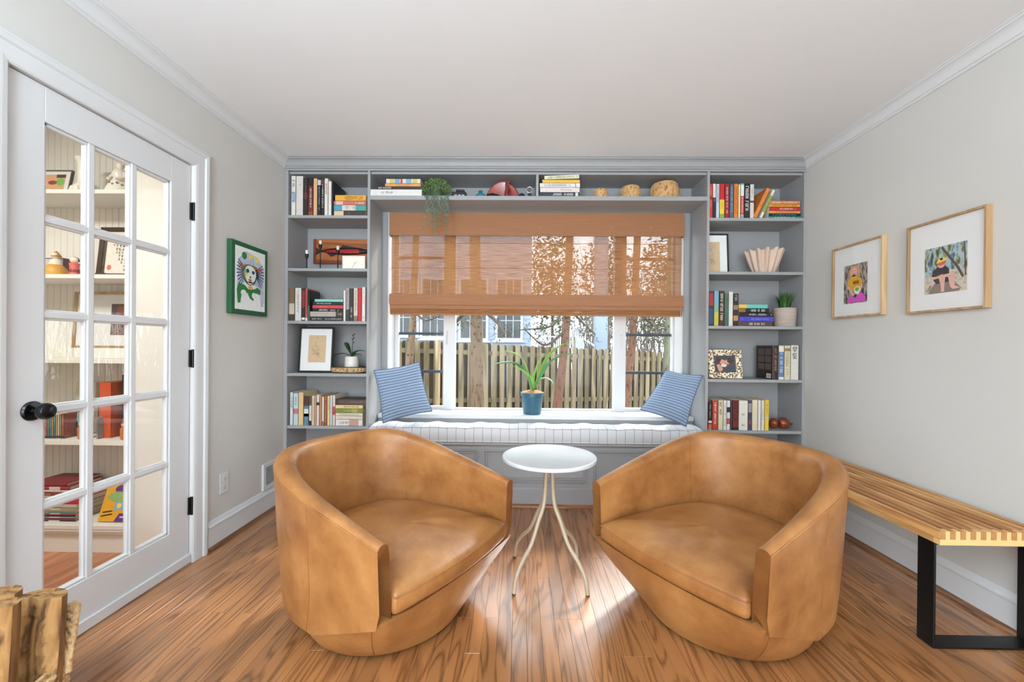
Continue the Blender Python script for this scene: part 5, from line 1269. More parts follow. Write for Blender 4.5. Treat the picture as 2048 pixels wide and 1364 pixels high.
# fish plaque, candlesticks, clock on the second shelf of the left bookcase
M_PLQ = wood('plaque_pine', (168, 98, 48), (128, 66, 30), 'X', 7.0, 0.4, 0.1, 5.0, rnd=False)
M_PLQE = mat('plaque_edge', (120, 56, 34), 0.45)
Yq = DW-0.045
a, b_ = at(627, 478, Yq), at(748, 528, Yq); b_.x = min(b_.x, xc-0.006)
pq = thing('fish_plaque', ((a.x+b_.x)/2, Yq, ZLs[1]+0.0005), 'wooden plaque with a mounted red and black fish behind the candlesticks', 'plaque')
ph0 = b_.z
MB().box(a.x, b_.x, Yq, Yq+0.018, ph0, a.z, 0.002).build('board', M_PLQ, pq)
for bx_ in ((a.x, b_.x, ph0, ph0+0.024), (a.x, a.x+0.022, ph0+0.024, a.z)): MB().box(bx_[0], bx_[1], Yq-0.004, Yq-0.0002, bx_[2], bx_[3], 0.002).build('board_border', M_PLQE, pq)
MB().box(b_.x-0.12, b_.x-0.03, Yq+0.004, Yq+0.014, ZLs[1]+0.0005, ph0+0.001).build('stand', M_PLQE, pq)
fz = at(700, 503, Yq).z; fx0 = a.x+0.055; fx1 = b_.x-0.002; fl_ = fx1-fx0
def fish(u, v):
    an = 2*PI*u; s = v; hgt = 0.004+0.040*math.sin(PI*min(1, s*0.92+0.06))**0.8
    if s < 0.12: hgt = 0.012
    return Vector((fx0+fl_*s, Yq-0.004-0.012*abs(math.sin(an))*min(1, s*4)*(1 if math.sin(an) > 0 else 0), fz+hgt*0.62*math.cos(an)))
M_FB = mat('fish_black', (36, 26, 26), 0.4); M_FR = mat('fish_red', (164, 34, 36), 0.35)
fs_ = MB().grid(fish, 24, 24, cu=True).build('fish_body', M_FB, pq, smooth=70)
MB().grid(lambda u, v: Vector((fx0+fl_*lerp(0.12, 0.74, v), Yq-0.0185+0.006*abs(u-0.5), fz-0.002+(u-0.5)*0.030*min(1, 0.45+v))), 6, 12).build('fish_flank', M_FR, fs_, smooth=70)
MB().prism([(0, -0.03), (0.012, 0.0), (0, 0.03), (0.05, 0.006), (0.05, -0.006)], lambda p: (fx0-0.04+p[0], Yq-0.004, fz+p[1]), lambda p: (fx0-0.04+p[0], Yq-0.009, fz+p[1])).build('tail_fin', M_FB, fs_)
MB().prism([(0.38, 0.022), (0.42, 0.048), (0.62, 0.034), (0.8, 0.02)], lambda p: (fx0+fl_*p[0], Yq-0.004, fz+p[1]), lambda p: (fx0+fl_*p[0], Yq-0.008, fz+p[1])).build('back_fin', M_FB, fs_)
MB().prism([(0.12, -0.012), (0.2, -0.042), (0.3, -0.026)], lambda p: (fx0+fl_*p[0], Yq-0.004, fz+p[1]), lambda p: (fx0+fl_*p[0], Yq-0.008, fz+p[1])).build('belly_fin', M_FB, fs_)
M_IRON = mat('black_iron', (22, 22, 23), 0.45, 0.4); M_WAX = mat('candle_wax', (232, 226, 214), 0.5, var=0.02)
for (px, ptop, yy, br_, lab) in ((613.5, 500.5, D+0.06, 0.052, 'shortest black candlestick with a white candle stub, left of the plaque'), (640.5, 481.5, D+0.12, 0.036, 'tallest black candlestick with a white candle stub, left of the clock'), (675.5, 492.5, D+0.075, 0.030, 'middle-height black candlestick with a white candle stub beside the clock')):
    b0 = at(px, 536, yy); zc_ = at(px, ptop, yy).z-ZLs[1]; 
    t = thing('candlestick', (b0.x, yy, ZLs[1]+0.0005), lab, 'candlestick', 'black candlesticks on the second shelf')
    ck = 0.034; cup = zc_-ck-0.004
    MB().lathe([(0, 0), (br_, 0), (br_, 0.003), (br_*0.9, 0.005), (0.006, 0.007), (0.004, 0.012), (0.0035, cup-0.03), (0.005, cup-0.024), (0.011, cup-0.012), (0.0125, cup), (0.0125, cup+0.010), (0.0105, cup+0.010), (0.0105, cup+0.002), (0, cup+0.002)], 24).build('holder', M_IRON, t, smooth=40, local=True)
    MB().lathe([(0, cup+0.003), (0.0098, cup+0.003), (0.0098, zc_-0.003), (0.0085, zc_), (0, zc_)], 18).build('candle', M_WAX, t, smooth=40, local=True)
Yc = D+0.035
a, b_ = at(684.5, 511.5, Yc), at(730, 536.5, Yc); b_.x = min(b_.x, xc-0.004)
ck = thing('table_clock', ((a.x+b_.x)/2, Yc, ZLs[1]+0.0005), 'cream rectangular table clock standing in front of the fish plaque', 'clock')
cw, chh = (b_.x-a.x)/2, a.z-ZLs[1]-0.0005
for q in ((-cw, -cw+0.007, 0, chh), (cw-0.007, cw, 0, chh), (-cw+0.007, cw-0.007, 0, 0.007), (-cw+0.007, cw-0.007, chh-0.007, chh)): MB().box(q[0], q[1], 0, 0.03, q[2], q[3], 0.001).build('case_edge', M_WAX, ck, local=True)
MB().box(-cw+0.007, cw-0.007, 0.006, 0.028, 0.007, chh-0.007).build('dial', mat('clock_dial', (236, 230, 216), 0.6, var=0.02), ck, local=True)
MB().tube([(0.006, 0.0055, chh*0.45), (-0.012, 0.005, chh*0.15)], 0.0007, 5).build('minute_hand', M_DARK, ck, local=True); MB().tube([(0.006, 0.0055, chh*0.45), (0.024, 0.005, chh*0.6)], 0.0009, 5).build('hour_hand', M_DARK, ck, local=True)
MB().sphere((0.006, 0.005, chh*0.45), 0.0025, 8, 6).build('hub', M_DARK, ck, local=True)

# ---- bridge shelf: trailing plant, gadgets, baskets
rt_ = random.Random(8)
Yt = D+0.045
tpn = thing('trailing_plant', (at(873, 391, Yt).x, Yt, ZB1+0.0005), 'trailing string plant hanging from the bridge shelf over the blind', 'plant')
c0 = tpn.location.copy(); rpot = 0.05
MB().lathe([(0, 0), (rpot*0.8, 0), (rpot, 0.07), (rpot-0.006, 0.07), (rpot-0.01, 0.06), (0, 0.06)], 28).build('pot', mat('plant_pot_green', (70, 92, 70), 0.6), tpn, smooth=40, local=True)
M_STR = mat('string_plant_leaf', (96, 122, 64), 0.5, var=0.45, scale=40)
M_STR2 = mat('string_plant_leaf_blue', (104, 128, 104), 0.5, var=0.4, scale=40)
def leaflets(mb, p, n, spread, size):
    for _ in range(n):
        q = p+Vector((rt_.gauss(0, spread), rt_.gauss(0, spread), rt_.gauss(0, spread))); a = rt_.random()*2*PI; b2 = rt_.random()*PI-PI/2
        d_ = Vector((math.cos(a)*math.cos(b2), math.sin(a)*math.cos(b2), math.sin(b2))); s1 = d_.cross(Vector((0.3, 0.5, 0.8))).normalized(); s2 = d_.cross(s1)
        L = size*(0.7+0.6*rt_.random())
        mb.add([q-d_*L, q+s1*L*0.5, q+d_*L, q-s1*L*0.5, q+s2*L*0.35], [(0, 1, 4), (1, 2, 4), (2, 3, 4), (3, 0, 4)])
hd = MB()
for k in range(560):
    a = rt_.random()*2*PI; b2 = math.acos(1-1.25*rt_.random()); r = 0.092*(0.8+0.25*rt_.random())
    p = c0+Vector((r*math.sin(b2)*math.cos(a)*1.08, r*0.72*math.sin(b2)*math.sin(a), 0.05+r*0.85*math.cos(b2)))
    if p.z < ZB1+0.006: p.z = ZB1+0.006+0.01*rt_.random()
    leaflets(hd, p, 2, 0.006, 0.0075)
tag(hd.build('foliage', M_STR, tpn, weld=False), kind='stuff')
yf_ = D-0.012
strands = [(853, 426), (851, 392), (853.5, 455), (858, 420), (866, 466), (869, 440), (873, 467), (876.5, 432), (880, 450), (884, 418), (890, 430), (894, 470), (897, 440), (863, 450), (871, 455), (893, 448)]
for px, pyb in strands:
    top = at(px, 385, yf_); xj = top.x; zb0 = at(px, pyb, yf_).z
    st = [Vector((lerp(c0.x, xj, 0.55), D+0.02, ZB1+0.05)), Vector((xj, D-0.004, ZB1+0.022)), Vector((xj, yf_, ZB1-0.01))]
    n = int((ZB1-zb0)/0.012)+2
    for k in range(1, n+1): st.append(Vector((xj+0.005*math.sin(k*0.9+px), yf_-0.004*math.sin(k*0.5), lerp(ZB1-0.01, zb0, k/n))))
    vn = MB().tube(st, 0.0011, 5).build('vine', mat('vine_stem', (78, 96, 62), 0.6), tpn, smooth=60)
    lv = MB()
    for p in st[2:]:
        leaflets(lv, p, 3, 0.0035, 0.0058)
    tag(lv.build('vine_leaves', M_STR2, vn, weld=False), kind='stuff')

Yk = D+0.06
# black gadget with silver face
a, b_ = at(903.5, 378, Yk), at(932, 391, Yk)
cmr = thing('black_device', ((a.x+b_.x)/2, Yk, ZB1+0.0005), 'small black and silver device lying on the bridge shelf', 'device')
hw, hh = (b_.x-a.x)/2, a.z-ZB1
MB().box(-hw, hw, 0, 0.05, 0, hh*0.72, 0.004).build('body', mat('camera_black', (24, 24, 26), 0.5), cmr, local=True)
MB().box(-hw*0.45, hw*0.75, 0.006, 0.046, hh*0.72, hh, 0.004).build('prism_housing', mat('camera_black2', (34, 34, 37), 0.45), cmr, local=True)
for q in (-0.62, -0.1, 0.4): MB().box(hw*q, hw*(q+0.36), -0.002, 0.0005, hh*0.12, hh*0.42, 0.001).build('silver_plate', mat('camera_silver', (200, 200, 204), 0.3, 0.8), cmr, local=True)
a, b_ = at(934, 385, Yk), at(945, 391, Yk)
lc = thing('black_fitting', ((a.x+b_.x)/2, Yk+0.01, ZB1+0.0005), 'tiny black round fitting beside the black and silver device', 'fitting')
hw = (b_.x-a.x)/2
MB().lathe([(0, 0), (hw, 0), (hw, 0.008), (hw*0.8, 0.010), (hw*0.7, 0.018), (0, 0.018)], 20).build('barrel', mat('camera_black', (24, 24, 26), 0.5), lc, smooth=35, local=True)
MB().lathe([(0, 0.018), (hw*0.5, 0.018), (hw*0.4, 0.021), (0, 0.021)], 16).build('ring', mat('camera_silver', (200, 200, 204), 0.3, 0.8), lc, smooth=35, local=True)
# teal glass stopper bottle
M_TEAL = mat('teal_glaze', (22, 118, 140), 0.2, var=0.15, coat=0.4)
p = at(960.5, 391, Yk); r = 0.034
tl = thing('teal_vase', (p.x, Yk+0.02, ZB1+0.0005), 'small round teal glazed vase beside the red dish', 'vase')
MB().lathe([(0, 0), (r*0.7, 0), (r, 0.02), (r*0.95, 0.034), (r*0.5, 0.044), (r*0.3, 0.05), (r*0.5, 0.058), (r*0.3, 0.064), (0, 0.066)], 26).build('body', M_TEAL, tl, smooth=60, local=True)
for k in range(8): MB().sphere((r*0.99*math.cos(k*PI/4), r*0.99*math.sin(k*PI/4), 0.021), 0.005, 8, 6).build('knob', M_TEAL, tl, smooth=80, local=True)
# red dish standing on edge
M_REDG = mat('red_lacquer', (150, 46, 32), 0.3, var=0.12, scale=14, coat=0.3)
a, b_ = at(971, 366, D+0.14), at(1041, 391, D+0.14)
cxr = (a.x+b_.x)/2; rr0 = (b_.x-a.x)/2; hr = at(1005, 366, D+0.14).z-ZB1
rd = thing('red_dish', (cxr, D+0.14, ZB1+0.0005), 'shallow red oval dish propped up at the back of the bridge shelf', 'dish')
def dish(u, v, o_=0.0):
    a_ = PI*u; r = v
    return Vector((-rr0*math.cos(a_)*r, 0.02*(r*r)*-1+o_, hr*max(0, math.sin(a_))**1.35*r))
dm = MB(); dm.grid(lambda u, v: dish(u, v), 28, 8); dm.grid(lambda u, v: dish(u, v, 0.006), 28, 8); dm.grid(lambda u, v: dish(u, 1, 0.006*v), 28, 2); dm.grid(lambda u, v: dish(0 if u < 0.5 else 1, 2*abs(u-0.5), 0.006*v), 9, 2)
dm.build('bowl', M_REDG, rd, smooth=60, local=True)
MB().tube([dish(k/28, 1.0)+Vector((0, 0.003, 0)) for k in range(29)], 0.0045, 8).build('rim', M_REDG, rd, smooth=60, local=True)
# kangaroo-like carved figure in front
M_BRN = mat('carved_redwood', (118, 42, 30), 0.4, var=0.2)
p = at(1013, 391, D+0.06); hk = at(1013, 359, D+0.06).z-ZB1
kg = thing('animal_figurine', (p.x, D+0.06, ZB1+0.0005), 'carved reddish animal figurine standing in front of the red dish', 'figurine')
MB().tube(smoothpath([(0, 0, 0.004), (0, 0, hk*0.25), (0.004, 0, hk*0.55), (-0.002, 0, hk*0.78), (0.002, 0, hk*0.86)], 16), lambda t: 0.011+0.006*math.sin(PI*min(1, t*1.15))-0.006*t, 12).build('body', M_BRN, kg, smooth=80, local=True)
MB().tube([(0.0, 0, hk*0.84), (0.012, 0, hk*0.86), (0.026, -0.002, hk*0.88)], lambda t: 0.009-0.0045*t, 10).build('head', M_BRN, kg, smooth=80, local=True)
for s_ in (-1, 1):
    MB().lathe([(0, 0), (0.004, 0.004), (0.0025, 0.014), (0, 0.02)], 8, X=Matrix.Translation((0.0, 0.004*s_, hk*0.88)) @ Matrix.Rotation(math.radians(-12*s_), 4, 'X')).build('ear', M_BRN, kg, smooth=60, local=True)
    MB().tube(smoothpath([(0.004, 0.008*s_, hk*0.55), (0.018, 0.01*s_, hk*0.48), (0.022, 0.006*s_, hk*0.55)], 8), 0.003, 8).build('arm', M_BRN, kg, smooth=60, local=True)
    MB().tube(smoothpath([(-0.004, 0.009*s_, hk*0.3), (0.012, 0.012*s_, hk*0.16), (0.0, 0.012*s_, 0.0065), (0.02, 0.012*s_, 0.006)], 10), 0.005, 8).build('leg', M_BRN, kg, smooth=60, local=True)
# dark pouch, blue coiled strap, ring magnifier
p = at(985, 391, D+0.05)
pou = thing('black_pouch', (p.x, D+0.05, ZB1+0.0005), 'crumpled black pouch lying in front of the red dish', 'pouch')
def pouch(u, v):
    a_ = 2*PI*u; s = math.sin(PI*v); r = 0.048*(1+0.12*math.sin(a_*3+2))
    return Vector((r*s*math.cos(a_), 0.03*s*math.sin(a_), 0.001+0.027*(1-math.cos(PI*v))/2*(1+0.25*math.sin(a_*2+1))*(1 if v < 1 else 1)))
MB().grid(pouch, 26, 12, cu=True).build('bag', mat('black_fabric', (30, 34, 32), 0.8, var=0.2), pou, smooth=80, local=True)
MB().tube(smoothpath([(-0.03, -0.028, 0.016), (0, -0.033, 0.024), (0.03, -0.026, 0.014)], 10), 0.002, 6).build('drawstring', mat('black_cordage', (18, 18, 19), 0.7), pou, local=True)
p = at(1045, 391, D+0.06)
sc_ = thing('coiled_strap', (p.x, D+0.06, ZB1+0.0005), 'dark blue coiled strap beside the figurine', 'strap')
for k in range(4):
    r = 0.03-0.004*k
    MB().tube([(-0.006+k*0.003+r*0.9*math.cos(q*PI/14), 0.004*k-0.008, 0.003+r*1.05*math.sin(q*PI/14)) for q in range(15)], 0.0032, 6).build('coil', mat('navy_webbing', (34, 44, 82), 0.6), sc_, smooth=60, local=True)
p = at(1059, 380, D+0.05); rg_ = 0.021
mg_ = thing('magnifier', (p.x, D+0.05, ZB1+0.0005), 'small silver rimmed magnifier standing beside the divider', 'magnifier')
zc_ = p.z-ZB1
MB().tube([(rg_*math.cos(2*PI*k/30), 0, zc_+rg_*math.sin(2*PI*k/30)) for k in range(31)], 0.003, 8).build('rim', mat('chrome_rim', (225, 222, 216), 0.2, 0.9), mg_, smooth=60, local=True)
MB().lathe([(0, -0.001), (rg_-0.002, -0.001), (rg_-0.002, 0.001), (0, 0.001)], 26, X=Matrix.Translation((0, 0, zc_)) @ Matrix.Rotation(PI/2, 4, 'X')).build('lens', mat('lens_grey', (110, 108, 106), 0.08, 0.3), mg_, smooth=40, local=True)
MB().box(-0.012, 0.014, -0.006, 0.012, 0, zc_-rg_-0.0005, 0.003).build('base', mat('camera_black', (24, 24, 26), 0.5), mg_, local=True)
# three coiled baskets
M_BSK = ramp_mat('coiled_willow', [(136, 92, 54), (214, 172, 118), (168, 120, 74)], 60, 3, 0.75, (1, 1, 0.5), 0, 0.3)
for (pl, pr_, pt, nm) in ((1189.5, 1216.5, 377.5, 'smallest'), (1245, 1283, 371, 'middle-sized'), (1307, 1362, 363.3, 'largest')):
    a = at(pl, 391, D+0.07); b_ = at(pr_, 391, D+0.07); cxm = (a.x+b_.x)/2; R0 = (b_.x-a.x)/2; hb_ = at((pl+pr_)/2, pt, D+0.07).z-ZB1
    t = thing('woven_basket', (cxm, D+0.07+R0*0.6, ZB1+0.0005), nm+' of the three round coiled willow baskets on the bridge shelf', 'basket', 'coiled willow baskets')
    pf = [(0, 0.002)]+[(R0*(0.80+0.20*math.sin(PI*(0.12+0.78*q/10))), hb_*q/10) for q in range(11)]+[(R0*0.55, hb_*0.98), (R0*0.2, hb_*0.9), (0, hb_*0.88)]
    MB().lathe(pf, 36).build('wall', M_BSK, t, smooth=60, local=True)
    nr_ = max(6, int(hb_/0.0058)); turns = nr_
    for k in range(26 if R0 > 0.06 else 18):
        a0 = 2*PI*k/(26 if R0 > 0.06 else 18)
        pts = []
        for q in range(13):
            f = q/12; r = R0*(0.80+0.20*math.sin(PI*(0.12+0.78*f)))*(1.0 if f < 0.97 else 0.93)+0.0012; a_ = a0+f*1.05
            pts.append((r*math.cos(a_), r*math.sin(a_), 0.002+hb_*f*0.985))
        MB().tube(pts, 0.0026 if R0 > 0.06 else 0.0022, 5).build('coil_strand', M_BSK, t, smooth=60, local=True)

# plant on the window sill
Yw = 3.17
p = at(1064.5, 829, 3.13)
wp = thing('strap_leaf_plant', (p.x, Yw-0.0, WZ0+0.0005), 'strap leaf plant in a teal pot on the window sill', 'plant')
pr1 = (at(1088.5, 785, Yw).x-at(1041.5, 785, Yw).x)/2; ph1 = at(1065, 783, Yw-0.08).z-WZ0; ph1 = 0.165
M_POT = mat('teal_plastic_pot', (48, 92, 112), 0.4, var=0.06)
MB().lathe([(0, 0), (pr1*0.74, 0), (pr1*0.77, 0.006), (pr1*0.90, ph1*0.80), (pr1*0.98, ph1*0.81), (pr1, ph1*0.97), (pr1*0.99, ph1), (pr1*0.94, ph1), (pr1*0.9, ph1-0.02), (0, ph1-0.02)], 48).build('pot', M_POT, wp, smooth=35, local=True)
MB().tube([(pr1*0.91*math.cos(2*PI*k/40), pr1*0.91*math.sin(2*PI*k/40), ph1*0.79) for k in range(41)], 0.002, 6).build('pot_band', M_POT, wp, smooth=60, local=True)
def mulch(u, v):
    a_ = 2*PI*u; r = pr1*0.95*v; return Vector((r*math.cos(a_), r*math.sin(a_), ph1-0.004+0.022*(1-v*v)+0.004*math.sin(a_*7+v*9)*v))
MB().grid(mulch, 30, 9, cu=True).build('soil_cover', mat('coir_cover', (182, 138, 92), 0.9, var=0.25, scale=60, bump=0.3), wp, smooth=70, local=True)
M_STP = mat('strap_leaf', (138, 188, 84), 0.42, var=0.25, scale=9); M_STPD = mat('strap_leaf_dark', (84, 142, 84), 0.42, var=0.2, scale=9)
def wl_(px, py, dy): q = at(px, py, Yw+dy); return q-Vector(wp.location)
b0 = Vector((0, 0, ph1+0.01))
for pts, wd, m in (([b0, wl_(1052, 752, -0.02), wl_(1030, 728, -0.06), wl_(1001, 727, -0.1), wl_(983, 731, -0.12)], 0.019, M_STPD), ([b0, wl_(1054, 738, 0.0), wl_(1038, 712, 0.0), wl_(1015, 703, 0.0), wl_(997, 703, 0.0)], 0.011, M_STP),
                   ([b0+Vector((0.01, 0, 0)), wl_(1085, 738, -0.02), wl_(1102, 708, -0.04), wl_(1128, 689, -0.06), wl_(1154, 684, -0.07)], 0.019, M_STP), ([b0+Vector((0.012, -0.01, 0)), wl_(1086, 748, -0.04), wl_(1105, 722, -0.08), wl_(1135, 709, -0.1), wl_(1152, 707, -0.11)], 0.016, M_STPD),
                   ([b0+Vector((0.01, 0.01, 0)), wl_(1078, 762, 0.0), wl_(1090, 757, 0.0), wl_(1102, 762, -0.01), wl_(1108, 771, -0.02)], 0.012, M_STPD), ([b0, wl_(1070, 750, -0.01), wl_(1079, 725, -0.02), wl_(1092, 706, -0.03)], 0.014, M_STP), ([b0, wl_(1058, 756, -0.03), wl_(1042, 740, -0.06), wl_(1024, 731, -0.08)], 0.015, M_STP)):
    leaf(wp, 'leaf', pts, wd*1.85, m, 0.35, n=20, tip=0.10)
# ------------------------------------------------------------------ room beyond the glazed door
HX0, HX1, HY0, HYB = -3.7, XL-0.13, -0.4, 2.17
struct(MB().box(HX0, HX1, HY0, 2.6, -0.08, -0.0135).build('floor_hall', M_SUB))
hf = bpy.data.objects['floor_hall']; wlf = WL['floor_hall']
hpw = 0.083
for c_ in range(14):
    x = HX1-0.02-(c_+0.5)*hpw; y = HYB+0.06
    for L in ((0.6, 0.9, 1.0) if c_ % 2 else (1.1, 0.8, 0.6)):
        o = bpy.data.objects.new('plank', plank_mesh(L, hpw, 'hall')); COL.objects.link(o); o.parent = hf; o.location = Vector((x, y-L/2, 0))-wlf; y -= L
struct(MB().box(HX0, HX1, HY0, 2.6, H, H+0.1).build('ceiling_hall', M_HALLW))
struct(MB().box(HX0-0.1, HX0, HY0, 2.6, -0.08, H).build('wall_hall_left', M_HALLW)); struct(MB().box(HX0, HX1, HY0-0.1, HY0, -0.08, H).build('wall_hall_front', M_HALLW))
struct(MB().box(HX0, HX1, 2.5, 2.6, -0.08, H).build('wall_hall_back', M_HALLW))
hxr = at(263, 700, HYB).x     # right edge of the hall shelving
struct(MB().box(hxr, HX1, HYB, HYB+0.33, 0, H).build('wall_hall_return', M_HALLW))
hsy = [at(175, p, HYB).z for p in (378.5, 548.5, 718.5, 882.5)]
hz5 = at(175, 1042, HYB+0.02).z
hs = thing('white_shelving', ((HX0+hxr)/2+0.4, HYB+0.15, 0), 'white built-in shelving seen through the glazed door', 'shelving')
hx0 = hxr-0.86
for z in hsy: MB().box(hx0, hxr-0.001, HYB, HYB+0.24, z-0.022, z, 0.0012).build('shelf', M_HALLW, hs)
MB().box(hx0-0.02, hx0, HYB, HYB+0.24, 0, H-0.001).build('side_panel', M_HALLW, hs)
nbd = 22
for k in range(nbd):
    a0 = lerp(hx0, hxr-0.001, k/nbd); a1 = lerp(hx0, hxr-0.001, (k+1)/nbd)
    MB().box(a0+0.0008, a1-0.0008, HYB+0.24, HYB+0.252, 0.1, H-0.001, 0.002).build('bead_board', M_HALLW, hs)
MB().box(hx0, hxr-0.001, HYB-0.03, HYB+0.24, hz5-0.025, hz5, 0.003).build('base_top', M_HALLW, hs)
MB().prism([(0, 0), (0.022, 0.0), (0.022, -0.012), (0.014, -0.016), (0.012, -0.03), (0.004, -0.036), (0, -0.036)], lambda p: (hx0, HYB-p[0]-0.004, hz5-0.025+p[1]), lambda p: (hxr-0.001, HYB-p[0]-0.004, hz5-0.025+p[1])).build('base_moulding', M_HALLW, hs)
MB().box(hx0, hxr-0.001, HYB, HYB+0.02, 0.0, hz5-0.025).build('base_board', M_HALLW, hs)
Yh = HYB+0.05
def hall_up(p0, p1, pt, z, col, lab, bands=(), title=None, d=0.15, lean=0, dy=0.0, soft=True):
    x0, x1 = at(p0, pt+30, Yh+dy).x, at(p1, pt+30, Yh+dy).x; h = at((p0+p1)/2, pt, Yh+dy).z-z
    o = make_book(x1-x0-0.0006, d, h, col, bands, title, soft); o.location = (x0, Yh+dy, z+0.0005)
    if lean: o.rotation_euler = (0, math.radians(lean), 0)
    label_book(o, lab, 'books on the white hall shelving'); return o
# top shelf
t = shelf_frame('photo_frame', 'dark edged photo frame of green and orange toys on the top hall shelf', (72, 336.5), (135, 379), hsy[0], Yh+0.02, 10, 0.006, mat('pewter_frame', (96, 88, 78), 0.4),
    [(flat('print_peach', (222, 170, 130)), [rect(0, 0, 1, 1)]), (flat('print_green_toy', (120, 190, 90)), [ell(0.78, 0.5, 0.2, 0.26)]), (flat('print_maroon', (150, 70, 60)), [ell(0.4, 0.45, 0.22, 0.14)]), (flat('print_dark', (90, 60, 40)), [rect(0.55, 0.78, 1, 1)])], (0.16, 0.80, 0.2, 0.82))
M_MILK = mat('milk_glass', (242, 238, 226), 0.3, var=0.015)
vx = at(160, 378, Yh+0.03); sv_ = 1.0
vh = at(160, 314, Yh+0.03).z-hsy[0]; vr = (at(175, 360, Yh).x-at(140, 360, Yh).x)/2
mv = thing('milk_glass_vase', (vx.x, Yh+0.045, hsy[0]+0.0005), 'tall white milk glass vase on the top hall shelf', 'vase')
MB().lathe([(0, 0), (vr*0.8, 0), (vr*0.95, vh*0.08), (vr, vh*0.14), (vr*0.8, vh*0.24), (vr*0.5, vh*0.3), (vr*0.45, vh*0.5), (vr*0.46, vh*0.85), (vr*0.66, vh*0.97), (vr*0.7, vh), (vr*0.62, vh), (vr*0.38, vh*0.9), (0, vh*0.85)], 30).build('body', M_MILK, mv, smooth=50, local=True)
for k in range(10):
    a = 2*PI*k/10; MB().sphere((vr*0.9*math.cos(a), vr*0.9*math.sin(a), vh*0.12), (0.012, 0.012, 0.018), 8, 6).build('hobnail', M_MILK, mv, smooth=80, local=True)
dx = at(219, 378, Yh); dh = at(214, 318, Yh+0.03).z-hsy[0]; drr = (at(243, 370, Yh).x-at(193, 370, Yh).x)/2
dl = thing('porcelain_figurine', (dx.x, Yh+0.06, hsy[0]+0.0005), 'white porcelain lady figurine with flared skirt on the top hall shelf', 'figurine')
MB().lathe([(0, 0), (drr, 0), (drr*0.95, dh*0.1), (drr*0.75, dh*0.3), (drr*0.5, dh*0.42), (drr*0.42, dh*0.5), (drr*0.52, dh*0.6), (drr*0.4, dh*0.72), (drr*0.16, dh*0.78), (0, dh*0.79)], 32).build('dress', M_MILK, dl, smooth=50, local=True)
MB().sphere((0, 0, dh*0.86), (dh*0.085, dh*0.085, dh*0.11), 14, 10).build('head', M_MILK, dl, smooth=80, local=True)
MB().sphere((0.004, 0.006, dh*0.92), (dh*0.095, dh*0.085, dh*0.085), 14, 10).build('hat', mat('figurine_hat', (214, 200, 180), 0.5), dl, smooth=80, local=True)
for s_ in (-1, 1): MB().tube(smoothpath([(s_*drr*0.4, -0.005, dh*0.66), (s_*drr*0.62, -0.02, dh*0.5), (s_*drr*0.3, -0.05, dh*0.42)], 10), 0.007, 8).build('arm', M_MILK, dl, smooth=70, local=True)
for k in range(7):
    a = PI+0.3+k*0.36; MB().sphere((drr*0.78*math.cos(a), drr*0.78*math.sin(a), dh*(0.26+0.05*(k % 2))), 0.006, 8, 6).build('flower', mat('figurine_flower', (150, 140, 110), 0.5), dl, smooth=80, local=True)
shelf_frame('gold_frame', 'gold picture frame at the right end of the top hall shelf', (247.5, 326), (283, 379), hsy[0], Yh+0.1, 4, 0.02, mat('gilt_wood', (206, 148, 70), 0.4), [(flat('print_umber', (120, 84, 60)), [rect(0, 0, 1, 1)])], (0.2, 0.8, 0.2, 0.8)).location.x = hxr-0.055
# second shelf: dolls, box, calligraphy
px = at(106, 548, Yh); bw = at(127, 525, Yh+0.05).x-at(84, 525, Yh+0.05).x
bxh = thing('printed_box', (at(106, 525, Yh+0.06).x, Yh+0.06, hsy[1]+0.0005), 'purple and white printed box behind the orange doll', 'box')
zt_ = at(106, 516, Yh+0.06).z-hsy[1]
MB().box(-bw/2, bw/2, 0, 0.04, 0, zt_, 0.001).build('carton', bm_((104, 44, 58)), bxh, local=True)
MB().box(-bw/2+0.004, bw/2-0.004, -0.0008, 0.0002, zt_*0.6, zt_*0.95).build('print_band', bm_((214, 206, 196)), bxh, local=True)
od = thing('orange_doll', (at(103, 548, Yh).x, Yh+0.02, hsy[1]+0.0005), 'orange folk doll with white head on the second hall shelf', 'doll')
oh = at(103, 500, Yh).z-hsy[1]
MB().lathe([(0, 0), (0.05, 0), (0.052, oh*0.12), (0.046, oh*0.28), (0.03, oh*0.42), (0.014, oh*0.52), (0, oh*0.54)], 26).build('body', mat('doll_orange', (214, 158, 62), 0.5, var=0.1), od, smooth=60, local=True)
MB().lathe([(0, oh*0.42), (0.028, oh*0.44), (0.022, oh*0.62), (0.012, oh*0.68), (0, oh*0.7)], 20).build('bodice', mat('doll_white', (232, 222, 206), 0.5), od, smooth=60, local=True)
MB().sphere((0, 0, oh*0.8), oh*0.12, 14, 10).build('head', mat('doll_face', (240, 222, 196), 0.5), od, smooth=80, local=True)
MB().lathe([(0, oh*1.0), (0.006, oh*0.96), (0.02, oh*0.82), (0.022, oh*0.76)], 14, c=(0, 0.004, 0)).build('hood', mat('doll_hood', (170, 120, 50), 0.5), od, smooth=60, local=True)
kk = thing('kokeshi_doll', (at(141, 548, Yh).x, Yh+0.02, hsy[1]+0.0005), 'small pink and red kokeshi doll on the second hall shelf', 'doll')
kh = at(141, 513, Yh).z-hsy[1]; kr = (at(149.5, 530, Yh).x-at(132, 530, Yh).x)/2
MB().lathe([(0, 0), (kr*0.86, 0), (kr*0.9, 0.004), (kr*0.8, kh*0.5), (kr*0.92, kh*0.66), (kr*0.5, kh*0.7), (0, kh*0.7)], 24).build('body', mat('kokeshi_pink', (222, 110, 100), 0.4, var=0.2, scale=60), kk, smooth=50, local=True)
